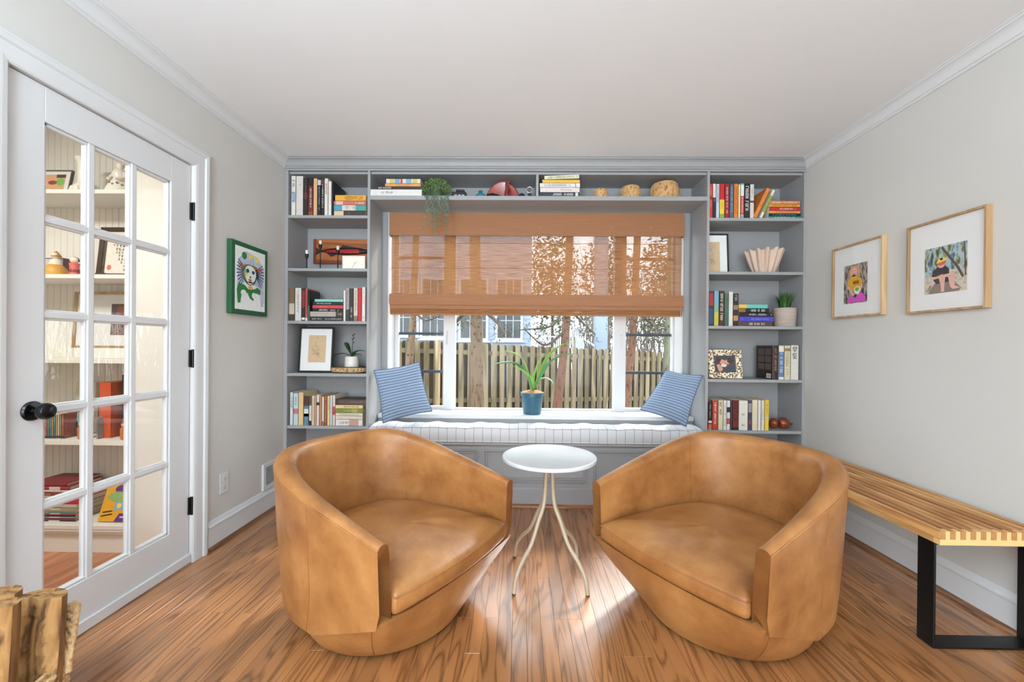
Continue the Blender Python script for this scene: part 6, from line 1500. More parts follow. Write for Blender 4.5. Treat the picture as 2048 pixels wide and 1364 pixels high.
MB().lathe([(kr*0.875, kh*0.18), (kr*0.885, kh*0.19), (kr*0.85, kh*0.34), (kr*0.84, kh*0.345)], 24).build('sash', mat('kokeshi_red', (150, 40, 50), 0.4), kk, smooth=50, local=True)
MB().sphere((0, 0, kh*0.83), (kr*0.78, kr*0.78, kh*0.17), 18, 12).build('head', mat('doll_face', (240, 222, 196), 0.5), kk, smooth=80, local=True)
MB().grid(lambda u, v: Vector((kr*0.82*math.cos(PI*u)*math.sin(PI*v*0.62), kr*0.82*math.sin(PI*u)*math.sin(PI*v*0.62)+0.001, kh*0.835+kh*0.18*math.cos(PI*v*0.62))), 16, 8).build('hair', mat('kokeshi_hair', (40, 30, 26), 0.4), kk, smooth=80, local=True)
INKM = flat('print_ink', (34, 32, 32)); rc_ = random.Random(6)
cal = []
for col in range(5):
    x = 0.9-col*0.14; y = 0.95-0.07*col
    while y > 0.12+0.12*col:
        for _ in range(3):
            a = rc_.random()*PI; L = 0.03+0.02*rc_.random(); cx_1, cy_1 = x+rc_.uniform(-0.025, 0.025), y+rc_.uniform(-0.02, 0.02)
            cal += stroke([(cx_1-L*math.cos(a), cy_1-L*0.7*math.sin(a)), (cx_1+L*math.cos(a), cy_1+L*0.7*math.sin(a))], 0.014)
        y -= 0.075
shelf_frame('calligraphy_frame', 'dark framed calligraphy scroll with red seal on the second hall shelf', (190, 452), (258.5, 549), hsy[1], Yh+0.09, 6, 0.026, mat('walnut_frame', (58, 42, 30), 0.4),
    [(flat('print_scroll', (236, 230, 216)), [rect(0, 0, 1, 1)]), (INKM, cal), (flat('print_seal', (222, 120, 92)), [ell(0.2, 0.17, 0.1, 0.06)])], (0.22, 0.86, 0.06, 0.93), dep=0.03, matm=mat('dark_mount', (72, 60, 44), 0.7))
cst = thing('dark_pebble_stand', (at(196, 548, Yh+0.02).x, Yh+0.035, hsy[1]+0.0005), 'small dark stone beside the calligraphy frame', 'stone')
MB().sphere((0, 0, 0.013), (0.03, 0.02, 0.013), 14, 8).build('stone', mat('dark_stone', (52, 46, 34), 0.7, var=0.2), cst, smooth=80, local=True)
MB().sphere((-0.006, 0, 0.03), (0.012, 0.01, 0.008), 10, 8).build('small_stone', mat('dark_stone', (52, 46, 34), 0.7), cst, smooth=80, local=True)
# third shelf: wide oak frame
t = shelf_frame('oak_frame', 'wide oak framed collage of dark prints on the third hall shelf', (142, 582), (300, 695.5), hsy[2], Yh+0.13, 3, 0.016, M_OAKF,
    [(flat('print_dark_a', (74, 58, 54)), [rect(0, 0.55, 1, 0.92)]), (ramp_mat('print_umber_mix', [(60, 52, 54), (150, 120, 112), (90, 62, 50), (190, 180, 180)], 30, 3), [rect(0, 0.05, 1, 0.42)]), (flat('print_rust', (130, 66, 48)), [ell(0.7, 0.28, 0.2, 0.1), rect(0.12, 0.62, 0.3, 0.88)])], (0.42, 0.98, 0.2, 0.84))
sc0 = hxr-0.002-at(142, 640, Yh+0.13).x
t.location.x = hxr-0.003-(at(300, 690, Yh+0.13).x-at(142, 690, Yh+0.13).x)/2+0.0
for ch in list(t.children): pass
# shrink so that it ends at the wall return
wfull = at(300, 690, Yh+0.13).x-at(142, 690, Yh+0.13).x; k_ = (hxr-0.004-at(142, 690, Yh+0.13).x)/wfull
t.scale = (k_, 1, 0.84); t.location.x = at(142, 690, Yh+0.13).x+wfull*k_/2
t.location.z = hsy[2]+0.0006+max(0, at(200, 696, Yh+0.13).z-hsy[2])
MB().box(at(150, 700, Yh+0.13).x, hxr-0.02, Yh+0.125, Yh+0.16, hsy[2]+0.0003, t.location.z-0.0003, 0.001).build('display_riser', M_HALLW); tag(bpy.data.objects['display_riser'], 'white riser under the wide oak frame', 'riser')
# fourth shelf
zz = hsy[3]
for k, (p0, p1, pt, col, lb_) in enumerate(((88, 94, 838, (176, 92, 80), 'brick red'), (94.3, 98.5, 836, (92, 130, 92), 'green'), (98.8, 102.5, 834, (70, 130, 160), 'blue'), (102.8, 106.5, 832, (206, 140, 66), 'orange'), (106.8, 111, 830, (56, 116, 140), 'teal'), (111.3, 114.6, 830, (196, 176, 84), 'yellow'), (115, 119, 829, (216, 196, 168), 'cream'), (119.3, 123, 828, (160, 140, 100), 'khaki'), (123.3, 128, 827, (170, 84, 52), 'brown'))):
    hall_up(p0, p1, pt, zz, col, '%s spined thin book, %s from the left on the fourth hall shelf' % (lb_, ORD[k]), [(0.03, 0.12, (50, 46, 46))], ((240, 220, 180), 0.4, ((0.5, 0.9),)), 0.16)
def cover_out(p0, p1, pt, z, dy, col, lab, layers, th=0.012, yaw=0, name='book'):
    x0, x1 = at(p0, pt+40, Yh+dy).x, at(p1, pt+40, Yh+dy).x; h = at((p0+p1)/2, pt, Yh+dy).z-z
    t = thing(name, (x0, Yh+dy, z+0.0006), lab, 'book', 'books on the white hall shelving')
    MB().box(0, x1-x0, 0, 0.002, 0, h, 0.0006).build('cover', bm_(col), t, local=True); MB().box(0, x1-x0, th-0.002, th, 0, h).build('back_cover', bm_(col), t, local=True)
    MB().box(0.001, x1-x0-0.002, 0.002, th-0.002, 0.001, h-0.001).build('pages', M_PAGE, t, local=True)
    sv = WL[t.name]; WL[t.name] = Vector((0, 0, 0)); picture('cover_print', t, Vector((0, 0, 0)), Vector((x1-x0, 0, 0)), Vector((0, 0, h)), layers, Vector((0, -1, 0))); WL[t.name] = sv
    t.rotation_euler = (-0.06, 0, yaw); t.location.z += th*0.06; return t
cover_out(129, 165, 825, zz, 0.06, (80, 106, 122), 'blue pictorial book turned cover outward on the fourth hall shelf', [(flat('print_slate', (84, 104, 116)), [rect(0, 0, 1, 1)]), (flat('print_mist', (150, 170, 176)), [rect(0, 0.45, 1, 1)]), (INKM, [ell(0.55, 0.5, 0.16, 0.18), rect(0.5, 0.2, 0.62, 0.5)]), (flat('print_deep', (52, 84, 108)), [rect(0, 0, 1, 0.2)])], 0.02)
lettersW = []
for k in range(4): lettersW += [rect(0.28+k*0.16, 0.52, 0.33+k*0.16, 0.66), rect(0.28+k*0.16, 0.52, 0.39+k*0.16, 0.55)]
for k in range(3): lettersW += [rect(0.5+k*0.16, 0.34, 0.55+k*0.16, 0.46), rect(0.46+k*0.16, 0.43, 0.58+k*0.16, 0.46)]
cover_out(146, 186, 766, zz, 0.13, (206, 204, 186), 'tall pale book with black capitals on the fourth hall shelf', [(flat('print_ecru', (212, 208, 190)), [rect(0, 0, 1, 1)]), (INKM, lettersW)], 0.02)
hall_up(193, 197, 835, zz, (150, 148, 140), 'grey book standing beside the orange binder on the fourth hall shelf', [], ((60, 60, 60), 0.4), 0.15, 0)
ob = hall_up(199, 222, 765, zz, (228, 84, 24), 'tall orange binder on the fourth hall shelf', [], None, 0.15, 0, 0.03, False)
hall_up(244, 259, 750, zz, (66, 44, 54), 'tall dark purple book at the right end of the fourth hall shelf', [(0.06, 0.3, (150, 100, 60))], ((150, 130, 140), 0.3, ((0.4, 0.95),)), 0.12, 0, 0.06)
for (p_, lab) in ((164, 'amber glass candle jar in front of the blue book'), (249, 'amber glass candle jar in front of the purple book')):
    jx = at(p_, 878, Yh+0.0); jh = 0.075; jr = 0.028
    j = thing('amber_jar', (jx.x, Yh+0.012, zz+0.0005), lab, 'jar', 'amber jars')
    MB().lathe([(0, 0), (jr*0.9, 0), (jr, 0.01), (jr, jh*0.8), (jr*0.75, jh*0.9), (jr*0.75, jh), (jr*0.68, jh), (jr*0.68, jh*0.88), (jr*0.9, jh*0.78), (jr*0.9, 0.006), (0, 0.006)], 24).build('glass_body', mat('amber_glass', (196, 110, 40), 0.12, var=0.2, coat=0.5), j, smooth=50, local=True)
    MB().lathe([(0, jh), (jr*0.8, jh), (jr*0.8, jh+0.012), (0, jh+0.012)], 20).build('lid', mat('jar_lid_tan', (220, 190, 140), 0.5), j, smooth=40, local=True)
# fifth level: leaning red stack and magazine pile
zz = hz5
rh = random.Random(21); zc = zz+0.0005; k = 0
for (thk, col, L, lb_) in ((0.006, (46, 52, 44), 0.30, 'dark green'), (0.007, (150, 72, 120), 0.30, 'plum'), (0.005, (196, 90, 100), 0.29, 'rose'), (0.007, (184, 200, 206), 0.28, 'pale blue'), (0.006, (60, 60, 70), 0.27, 'charcoal'), (0.007, (172, 60, 52), 0.28, 'red'), (0.006, (222, 150, 90), 0.27, 'apricot'), (0.009, (120, 176, 172), 0.26, 'aqua'), (0.006, (214, 196, 150), 0.26, 'sand'), (0.008, (204, 190, 184), 0.27, 'pale grey'), (0.007, (196, 206, 150), 0.28, 'pale green'), (0.010, (226, 214, 200), 0.27, 'ivory')):
    xr_ = at(168, 1040, Yh).x-0.006*rh.random(); o = make_book(thk, 0.19, L, col, [(0.5, 0.7, (230, 226, 220))] if k % 3 == 0 else [], ((240, 236, 230), 0.5, ((0.1, 0.45),)) if k % 2 else None)
    o.rotation_euler = (0, PI/2, 0); o.location = (xr_-L, Yh-0.045+0.006*rh.random(), zc+thk); zc += thk+0.0003
    label_book(o, '%s magazine, %s from the bottom of the pile on the lowest hall shelf' % (lb_, ORD[k]), 'magazines on the lowest hall shelf'); k += 1
for (thk, col, L, xo, lb_) in ((0.03, (206, 40, 60), 0.26, 0.0, 'crimson padded'), (0.014, (206, 178, 130), 0.27, -0.02, 'tan'), (0.016, (170, 36, 40), 0.26, -0.03, 'dark red'), (0.012, (222, 200, 180), 0.26, -0.05, 'cream'), (0.018, (180, 40, 60), 0.24, -0.07, 'raspberry'), (0.016, (150, 30, 36), 0.22, -0.09, 'deep red')):
    xr_ = at(170, 1000, Yh).x+xo; o = make_book(thk, 0.18, L, col, [(0.55, 0.8, (232, 214, 206))] if lb_ == 'raspberry' else [], ((240, 220, 214), 0.4, ((0.1, 0.5),)) if xo > -0.05 else None, False)
    o.rotation_euler = (0, PI/2, 0); o.location = (xr_-L, Yh-0.03-xo*0.2, zc+thk); zc += thk+0.0003
    label_book(o, '%s hardback in the pile of red books on the lowest hall shelf' % lb_, 'red books on the lowest hall shelf')
hall = [(flat('print_amber', (232, 170, 40)), [rect(0, 0, 1, 1)]), (flat('print_purple', (100, 50, 130)), [[(0.45, 0.0), (1, 0.0), (1, 0.24), (0.55, 0.22)], ell(0.55, 0.86, 0.3, 0.14)]), (flat('print_meadow', (150, 180, 110)), [ell(0.4, 0.66, 0.3, 0.14)]),
        (flat('print_sky_blue', (140, 180, 206)), [rect(0.36, 0.3, 0.66, 0.52), rect(0.72, 0.3, 0.98, 0.52)]), (flat('print_lilac', (206, 190, 214)), [ell(0.82, 0.66, 0.16, 0.12)]), (INKM, stroke([(0.06, 0.14), (0.36, 0.2)], 0.03)+stroke([(0.08, 0.24), (0.34, 0.28)], 0.03)), (flat('print_gold', (246, 214, 90)), [ell(0.5, 0.42, 0.07, 0.07), ell(0.84, 0.42, 0.05, 0.07)]), (flat('print_white2', (240, 236, 244)), stroke([(0.6, 0.12), (0.95, 0.14)], 0.03))]
pk = thing('printed_package', (at(204, 1046, Yh-0.02).x, Yh-0.045, zz+0.0006), 'yellow and purple printed package leaning beside the magazines', 'package')
pkw, pkh = hxr-0.012-at(204, 1046, Yh-0.02).x+0.02, at(225, 968, Yh).z-zz
MB().box(0, pkw, 0, 0.014, 0, pkh, 0.002).build('box', bm_((206, 150, 60)), pk, local=True)
sv = WL[pk.name]; WL[pk.name] = Vector((0, 0, 0)); picture('cover_print', pk, Vector((0, 0, 0)), Vector((pkw, 0, 0)), Vector((0, 0, pkh)), hall, Vector((0, -1, 0))); WL[pk.name] = sv
pk.rotation_euler = (-0.32, 0, 0); pk.location.z += 0.014*0.32

# ------------------------------------------------------------------ firewood basket by the door
M_LOG = ramp_mat('split_log_face', [(66, 40, 18), (142, 100, 54), (172, 130, 78), (84, 52, 26), (156, 114, 64)], 9, 6, 0.85, (2.2, 2.2, 0.45), 0.8, 0.6)
M_BARK = ramp_mat('log_bark', [(96, 68, 36), (146, 108, 62), (120, 86, 48)], 14, 5, 0.9, (3, 3, 0.4), 0, 0.4)
M_ROPE = ramp_mat('seagrass_rope', [(150, 112, 72), (214, 180, 132), (176, 138, 92)], 60, 3, 0.85, None, 0, 0.4)
BX, BY = -1.455, 1.06
fb = thing('log_basket', (BX, BY, 0), 'braided rope basket for firewood in front of the glazed door', 'basket')
br0 = 0.17; bh = 0.215
def rope(r, z, n=60, tw=16, rad=0.011, amp=0.007, ph=0):
    return [Vector((BX+(r+amp*math.cos(tw*a+ph))*math.cos(a), BY+(r+amp*math.cos(tw*a+ph))*math.sin(a), z+amp*math.sin(tw*a+ph))) for a in [2*PI*k/n for k in range(n+1)]]
nl = int(bh/0.021)
wallb = MB().lathe([(0, 0.002), (br0-0.006, 0.002), (br0-0.004, bh), (br0-0.014, bh), (br0-0.016, 0.014), (0, 0.014)], 40, c=(BX, BY, 0)).build('lining', M_ROPE, fb, smooth=50)
for k in range(nl):
    z = 0.012+k*0.021
    MB().tube(rope(br0+0.006, z, 90, 40, 0.01, 0.004), 0.0085, 7).build('rope_course', M_ROPE, fb, smooth=70)
for ph in (0, 2.09, 4.19):
    hp = []
    for k in range(49):
        f = k/48; a = math.radians(lerp(30, 66, f)); rad = br0+0.012+0.008*math.sin(PI*f); z = bh-0.03+0.155*math.sin(PI*f)**0.8
        hp.append(Vector((BX+(rad+0.009*math.cos(26*f+ph))*math.cos(a), BY+(rad+0.009*math.cos(26*f+ph))*math.sin(a), z+0.009*math.sin(26*f+ph))))
    MB().tube(hp, 0.009, 7).build('handle_strand', M_ROPE, fb, smooth=70)
rl = random.Random(31)
def log(label, px0, px1, ptop, Y, tilt, sides, dep=0.1, z0=0.05):
    top = at((px0+px1)/2, ptop, Y); hw = (at(px1, ptop, Y).x-at(px0, ptop, Y).x)/2; z1 = top.z; cx_ = top.x
    t = thing('firewood_log', (cx_, Y, z0), label, 'log', 'split firewood logs in the rope basket')
    # rough split face: grid with ridges, top cut edge slightly arched
    NU_, NV_ = 14, 26
    nzv = {}
    def face(u, v):
        x = lerp(-hw, hw, u); z = lerp(z0, z1-0.006*(1-4*(u-0.5)**2)*-1, v)
        y = 0.006*math.sin(u*11+v*3)+0.012*(rl.random()-0.5)*(0.15 < u < 0.85)*(v < 0.93)-0.012*math.sin(PI*u)
        return Vector((cx_+x+0.01*tilt*(v-0.5)*8*0.1, Y+y, z))
    G = [[face(i/(NU_-1), j/(NV_-1)) for j in range(NV_)] for i in range(NU_)]
    mb = MB(); mb.grid(lambda u, v: G[int(round(u*(NU_-1)))][int(round(v*(NV_-1)))], NU_, NV_)
    fo = mb.build('split_face', M_LOG, t, smooth=25)
    bk = MB()
    def bark(u, v):
        a = PI*u; x = -hw*math.cos(a); y = dep*math.sin(a)
        j = int(round(v*(NV_-1))); e = G[0][j].lerp(G[-1][j], (1-math.cos(a))/2)
        return Vector((e.x, e.y+y, e.z))
    bk.grid(bark, 12, NV_); bk.build('bark', M_BARK, t, smooth=50)
    cp_ = MB()
    topv = [G[i][-1] for i in range(NU_)]+[bark(1-i/11, 1) for i in range(1, 11)]
    cp_.add(topv, [list(range(len(topv)))]).build('cut_end', M_LOG, t)
    return t
log('front split log with rough knotty face in the rope basket', 27, 116, 1196, 1.12, 1, 0, 0.045, 0.03)
log('second split log behind the front one at the photo edge', -52, 21, 1190, 1.10, 1, 0, 0.045, 0.03)
log('shorter split log at the near side of the rope basket', -40, 16, 1215, 1.02, 1, 0, 0.04, 0.03)

# ------------------------------------------------------------------ outdoors
GZ = -0.75
struct(MB().box(-14, 20, DS+0.06, 34, GZ-0.1, GZ).build('ground', ramp_mat('leaf_litter', [(67, 56, 40), (120, 104, 80), (88, 83, 56)], 6, 6, 0.95)))
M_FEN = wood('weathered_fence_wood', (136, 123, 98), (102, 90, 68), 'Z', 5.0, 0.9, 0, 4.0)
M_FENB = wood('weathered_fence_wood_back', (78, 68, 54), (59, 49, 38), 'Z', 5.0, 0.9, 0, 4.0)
FA, FB_ = Vector((-2.6, 6.55, 0)), Vector((4.9, 9.8, 0))
fd = (FB_-FA).normalized(); fn = Vector((fd.y, -fd.x, 0)); FLn = (FB_-FA).length
def ftop(s): return lerp(1.235, 0.965, s/FLn)
fe = thing('picket_fence', ((FA.x+FB_.x)/2, (FA.y+FB_.y)/2, GZ), 'weathered dog-eared picket fence running behind the tree trunks', 'fence')
pit = 0.152; pwid = 0.092
def picket_mesh(h, m):
    w2 = pwid/2; e = 0.026
    pr = [(-w2, 0), (w2, 0), (w2, h-e), (w2-e, h), (-w2+e, h), (-w2, h-e)]
    return MB().prism(pr, lambda p: (p[0], -0.009, p[1]), lambda p: (p[0], 0.009, p[1])).mesh('picket', m)
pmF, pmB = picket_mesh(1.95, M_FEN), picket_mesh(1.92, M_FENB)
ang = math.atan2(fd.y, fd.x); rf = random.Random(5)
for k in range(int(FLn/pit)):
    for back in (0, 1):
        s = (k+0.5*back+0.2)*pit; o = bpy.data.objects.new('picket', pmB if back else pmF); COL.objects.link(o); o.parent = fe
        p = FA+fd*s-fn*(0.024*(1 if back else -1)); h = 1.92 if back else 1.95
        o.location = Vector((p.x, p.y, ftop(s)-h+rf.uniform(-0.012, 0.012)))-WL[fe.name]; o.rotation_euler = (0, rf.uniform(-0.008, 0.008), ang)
for dz in (-0.17, -1.02, -1.6):
    MB().add([q for s in (0, FLn) for q in [FA+fd*s+fn*(0.0135*a)+Vector((0, 0, ftop(s)+dz+b_)) for a, b_ in ((-1, -0.04), (1, -0.04), (1, 0.04), (-1, 0.04))]], [(0, 1, 2, 3), (4, 5, 6, 7), (0, 1, 5, 4), (1, 2, 6, 5), (2, 3, 7, 6), (3, 0, 4, 7)]).build('rail', M_FEN, fe)
# pale post tied to the fence
pp = at(876, 760, 6.95); q = MB().tube([(pp.x, 6.93, GZ), (pp.x, 6.93, at(876, 680, 6.93).z)], 0.042, 10).build('fence_post', wood('pale_post', (171, 152, 121), (140, 118, 88), 'Z', 5.0, 0.8, 0, 4.0), None, smooth=50); tag(q, 'pale wooden post tied to the picket fence near the left casement', 'post')
# tree trunks
M_TRK = ramp_mat('tree_bark', [(73, 56, 43), (116, 96, 77), (96, 76, 60)], 7, 6, 0.95, (4, 4, 0.7), 0.3, 0.7)
M_TRKG = ramp_mat('pale_green_bark', [(84, 87, 68), (116, 117, 99), (70, 73, 54)], 6, 6, 0.95, (3, 3, 0.6), 0.2, 0.5)
M_TRKR = ramp_mat('reddish_bark', [(78, 52, 40), (117, 84, 68), (96, 65, 52)], 7, 6, 0.95, (4, 4, 0.7), 0.3, 0.6)
M_KNOT = mat('bark_knot', (67, 49, 38), 0.9)
M_FOL = mat('evergreen_leaf', (73, 80, 52), 0.6, var=0.5, scale=3); M_TWIG = mat('twig', (73, 62, 51), 0.9)
rt2 = random.Random(17)
def tree(name, label, pts, wpx, Y, m, knots=10, branches=()):
    P = [at(px, py, Y) for px, py in pts]; 
    base_ = P[-1]+(P[-1]-P[-2])*((GZ-P[-1].z)/((P[-1]-P[-2]).z or -1)); topp = P[0]+(P[0]-P[1])*((4.2-P[0].z)/((P[0]-P[1]).z or 1))
    path = smoothpath([base_]+P[::-1]+[topp], 30)
    r0 = wpx/2*Y/FL
    t = thing(name, base_.to_tuple()[:2]+(GZ,), label, 'tree')
    MB().tube(path, lambda u: r0*(1.12-0.25*u+0.03*math.sin(u*37)), 16).build('trunk', m, t, smooth=70)
    for k in range(knots):
        u = rt2.uniform(0.15, 0.75); p = path[int(u*30)]; a = rt2.uniform(PI*1.15, PI*1.85)
        MB().sphere(p+Vector((r0*math.cos(a), r0*math.sin(a), 0)), (0.012, 0.008, 0.02), 8, 6).build('knot', M_KNOT, t, smooth=80)
    for (p0, p1, p2, yy, nl_, sp_) in branches:
        A, B, C_ = at(*p0, Y), at(*p1, lerp(Y, yy, 0.6)), at(*p2, yy)
        bp_ = smoothpath([A, B, C_], 18); bo = MB().tube(bp_, lambda u: 0.03*(1-0.8*u)*r0/0.08+0.004, 7).build('branch', M_TWIG, t, smooth=70)
        lv = MB()
        tw = MB()
        for q_ in range(10):
            i = rt2.randrange(4, 19); e_ = bp_[i]+Vector((rt2.gauss(0, sp_), rt2.gauss(0, sp_), rt2.gauss(-sp_*0.3, sp_*0.7))); tw.tube([bp_[i], bp_[i].lerp(e_, 0.5)+Vector((0, 0, 0.03)), e_], lambda u: 0.006-0.004*u, 4)
            for _ in range(nl_//10):
                f = 0.25+0.75*rt2.random(); c_ = bp_[i].lerp(e_, f)+Vector((rt2.gauss(0, sp_*0.25), rt2.gauss(0, sp_*0.25), rt2.gauss(0, sp_*0.25)))
                a = rt2.random()*2*PI; el = rt2.uniform(-1.2, 0.4); d_ = Vector((math.cos(a)*math.cos(el), math.sin(a)*math.cos(el), math.sin(el))); s1 = d_.cross(Vector((0.2, 0.3, 0.9))).normalized(); L = 0.05*(0.6+0.8*rt2.random())
                lv.add([c_, c_+d_*L*0.5+s1*L*0.17, c_+d_*L, c_+d_*L*0.5-s1*L*0.17], [(0, 1, 2, 3)])
        tag(tw.build('twigs', M_TWIG, bo, weld=False), kind='stuff')
        if lv.v: tag(lv.build('leaves', M_FOL, bo, weld=False), kind='stuff')
    return t
tree('tree', 'thin leaning tan tree trunk seen through the left casement', [(829, 560), (826, 640), (822, 690), (818, 740), (815, 800)], 14, 6.4, M_TRK, 8, [((826, 620), (850, 640), (880, 632), 6.0, 30, 0.12)])
tree('tree', 'thickest knotty tan tree trunk left of the window centre', [(951, 540), (953, 640), (954, 720), (955, 800)], 24.5, 6.3, M_TRK, 18, [((953, 600), (915, 640), (905, 655), 5.9, 160, 0.16), ((953, 610), (990, 640), (1010, 668), 5.9, 120, 0.16)])
tree('tree', 'slanting reddish tree trunk right of the window plant', [(1137, 540), (1134, 620), (1129, 690), (1121, 760), (1113, 820)], 16.5, 6.6, M_TRKR, 12, [((1134, 600), (1105, 650), (1040, 660), 6.0, 260, 0.2), ((1134, 610), (1160, 640), (1190, 668), 6.2, 260, 0.2), ((1132, 660), (1090, 690), (1050, 660), 6.3, 60, 0.14)])
tree('tree', 'reddish tree trunk inside the right casement', [(1272, 540), (1268, 640), (1262, 710), (1255, 770), (1248, 830)], 15, 6.6, M_TRKR, 10, [((1268, 620), (1250, 640), (1220, 655), 6.2, 220, 0.2), ((1268, 620), (1295, 640), (1320, 662), 6.4, 320, 0.22)])
tree('tree', 'pale greenish tree trunk at the right edge of the window', [(1340, 540), (1337, 640), (1334, 710), (1330, 800)], 13, 6.9, M_TRKG, 6, [((1337, 600), (1310, 640), (1285, 690), 6.6, 360, 0.22)])
for (a, b_, lab, yy) in (((560, 1010), None, '', 0),): pass
# neighbouring house
M_SID = mat('pale_blue_siding', (134, 147, 164), 0.8, var=0.03, scale=2); M_HWT = mat('house_white', (164, 166, 171), 0.7, var=0.02); M_HGL = mat('dark_house_glass', (56, 62, 64), 0.15, var=0.3, scale=2); M_BLN = mat('house_blind', (120, 121, 120), 0.7)
YHs = 15.0
nh = thing('neighbour_house', (at(900, 700, YHs).x, YHs+2, GZ), 'pale blue neighbouring house with white window frames beyond the fence', 'house')
hl, hr_ = at(560, 700, YHs).x, at(1062, 700, YHs).x
ztop = 6.4; zbh = GZ
nsd = 40
for k in range(nsd):
    z0 = lerp(zbh, ztop, k/nsd); z1 = lerp(zbh, ztop, (k+1)/nsd)
    if 0.2 < z0 < 4.5: MB().prism([(0, z0), (0.02, z0), (0.006, z1), (0, z1)], lambda p: (hl, YHs-p[0], p[1]), lambda p: (hr_, YHs-p[0], p[1])).build('siding_board', M_SID, nh)
MB().box(hl, hr_, YHs, YHs+4, zbh, ztop).build('wall', M_SID, nh)
for (a, b_, t0, bt, bli) in ((792, 834, 560, 667, 1), (845.5, 889, 560, 672, 1), (922, 972, 560, 676, 1), (995.5, 1041, 560, 676, 0)):
    x0, x1, z0, z1 = at(a, 650, YHs).x, at(b_, 650, YHs).x, at(a, bt, YHs).z, at(a, t0, YHs).z
    wn = MB().box(x0, x1, YHs-0.035, YHs-0.022, z0, z1).build('window', M_HGL, nh)
    fm = MB()
    for q in ((x0-0.09, x0, z0-0.1, z1+0.1), (x1, x1+0.09, z0-0.1, z1+0.1), (x0, x1, z0-0.1, z0), (x0, x1, z1, z1+0.1)): fm.box(q[0], q[1], YHs-0.07, YHs-0.022, q[2], q[3])
    fm.box(x0-0.16, x1+0.16, YHs-0.1, YHs-0.022, z0-0.16, z0-0.1)
    fm.build('window_frame', M_HWT, wn, weld=False)
    mn = MB()
    for f in (0.36, 0.68): mn.box(lerp(x0, x1, f)-0.012, lerp(x0, x1, f)+0.012, YHs-0.05, YHs-0.035, z0, z1)
    for f in (0.3, 0.62): mn.box(x0, x1, YHs-0.05, YHs-0.035, lerp(z0, z1, f)-0.012, lerp(z0, z1, f)+0.012)
    mn.build('muntins', M_HWT, wn, weld=False)
    if bli:
        for k in range(16):
            z = lerp(z0+0.05, z1, k/16); MB().box(x0+0.03, x1-0.03, YHs-0.0348, YHs-0.0342+0.0004, z, z+0.045).build('blind_slat', M_BLN, wn)
MB().box(hl, hr_-0.6, YHs-0.06, YHs-0.02, at(900, 692, YHs).z, at(900, 689, YHs).z).build('trim_board', mat('grey_trim', (120, 128, 140), 0.7), nh)
# porch: column, planters, railing
YP = 12.5
pc = thing('porch_column', (at(1200.5, 700, YP).x, YP, GZ), 'tall pale blue porch column in the right of the centre pane', 'column')
cxc = pc.location.x; cwp = (at(1213, 650, YP).x-at(1188.5, 650, YP).x)/2
MB().box(-cwp, cwp, -cwp, cwp, 0, 6.0, 0.02).build('shaft', M_SID, pc, local=True)
MB().box(-cwp*1.25, cwp*1.25, -cwp*1.25, cwp*1.25, 0, 0.35, 0.02).build('base', M_HWT, pc, local=True)
for (pxp, ptop, nm) in ((1083, 657, 'nearer the house'), (1158, 661, 'beside the porch column')):
    pst = thing('stair_pier', (at(pxp, 690, YP-0.4).x, YP-0.4, GZ), 'white stair pier topped by a planter, '+nm, 'pier')
    zt2 = at(pxp, 672, YP-0.4).z-GZ; hw = 0.11
    MB().box(-hw, hw, -hw, hw, 0, zt2, 0.01).build('pier', M_HWT, pst, local=True)
    MB().lathe([(0, zt2), (0.09, zt2), (0.1, zt2+0.03), (0.15, zt2+0.2), (0.16, zt2+0.23), (0.14, zt2+0.23), (0, zt2+0.2)], 20).build('planter', M_HWT, pst, smooth=40, local=True)
rw = thing('porch_railing', (at(1110, 700, YP-0.4).x, YP-0.4, GZ), 'white and black porch stair railing between the piers', 'railing')
z_t, z_b = at(1110, 672, YP-0.4).z, GZ+0.3
xa_, xb_ = at(1086, 690, YP-0.4).x+0.1, at(1155, 690, YP-0.4).x-0.16
MB().box(xa_, xb_, YP-0.44, YP-0.38, z_t-0.04, z_t).build('hand_rail', M_HWT, rw); 
for k in range(13):
    x = lerp(xa_, xb_, (k+0.5)/13); MB().box(x-0.012, x+0.012, YP-0.42, YP-0.40, z_b, z_t-0.04).build('baluster', mat('baluster_dark', (64, 67, 73), 0.6), rw)
A, B = at(1168, 678, YP-0.6), at(1188, 692, YP-1.0)
MB().tube([A, B], 0.03, 6).build('stair_rail', M_HWT, rw)
for k in range(6):
    p = A.lerp(B, (k+0.5)/6); MB().tube([p, (p.x, p.y, p.z-1.0)], 0.013, 5).build('baluster', mat('baluster_dark', (64, 67, 73), 0.6), rw)
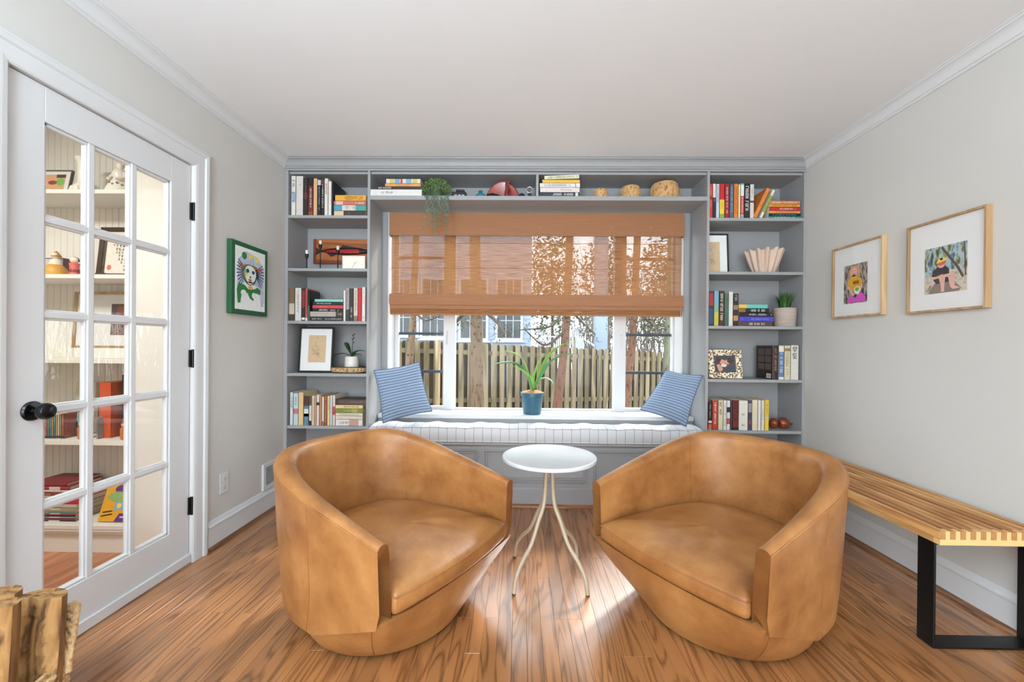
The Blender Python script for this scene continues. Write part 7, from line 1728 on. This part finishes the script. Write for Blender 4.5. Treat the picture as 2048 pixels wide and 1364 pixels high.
# winter thicket far behind
M_THK = mat('thicket_twig', (120, 110, 104), 0.95, var=0.25); rth = random.Random(77)
th1 = MB()
for k in range(520):
    x = rth.uniform(2.6, 16); y = rth.uniform(15.5, 21); z = GZ; a = rth.uniform(-0.25, 0.25); b2 = rth.uniform(-0.2, 0.2); L = rth.uniform(2, 6.5)
    p0 = Vector((x, y, z)); p1 = p0+Vector((a*L*0.5, b2*L*0.5, L*0.5)); p2 = p0+Vector((a*L*1.3, b2*L, L))
    th1.tube([p0, p1, p2], lambda u: 0.035*(1-0.85*u), 4, cap=False)
    for _ in range(4):
        s = p0.lerp(p2, rth.uniform(0.3, 0.95)); th1.tube([s, s+Vector((rth.uniform(-0.7, 0.7), rth.uniform(-0.5, 0.5), rth.uniform(0.1, 0.9)))], lambda u: 0.012*(1-0.7*u), 3, cap=False)
tag(th1.build('winter_thicket', M_THK, None, weld=False), 'bare winter thicket of thin stems far behind the fence', 'thicket', kind='stuff')

# hazy evergreens far behind the fence
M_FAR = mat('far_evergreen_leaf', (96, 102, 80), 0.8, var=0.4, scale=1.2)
rfe = random.Random(41)
for k, (x, y, zc_, R0, lab) in enumerate(((1.9, 25.5, 5.0, 1.8, 'nearest the neighbouring house'), (5.4, 25.8, 4.6, 1.8, 'behind the porch column'), (8.9, 25.2, 4.6, 1.8, 'behind the right casement'), (12.4, 25.6, 5.0, 1.8, 'farthest to the right'))):
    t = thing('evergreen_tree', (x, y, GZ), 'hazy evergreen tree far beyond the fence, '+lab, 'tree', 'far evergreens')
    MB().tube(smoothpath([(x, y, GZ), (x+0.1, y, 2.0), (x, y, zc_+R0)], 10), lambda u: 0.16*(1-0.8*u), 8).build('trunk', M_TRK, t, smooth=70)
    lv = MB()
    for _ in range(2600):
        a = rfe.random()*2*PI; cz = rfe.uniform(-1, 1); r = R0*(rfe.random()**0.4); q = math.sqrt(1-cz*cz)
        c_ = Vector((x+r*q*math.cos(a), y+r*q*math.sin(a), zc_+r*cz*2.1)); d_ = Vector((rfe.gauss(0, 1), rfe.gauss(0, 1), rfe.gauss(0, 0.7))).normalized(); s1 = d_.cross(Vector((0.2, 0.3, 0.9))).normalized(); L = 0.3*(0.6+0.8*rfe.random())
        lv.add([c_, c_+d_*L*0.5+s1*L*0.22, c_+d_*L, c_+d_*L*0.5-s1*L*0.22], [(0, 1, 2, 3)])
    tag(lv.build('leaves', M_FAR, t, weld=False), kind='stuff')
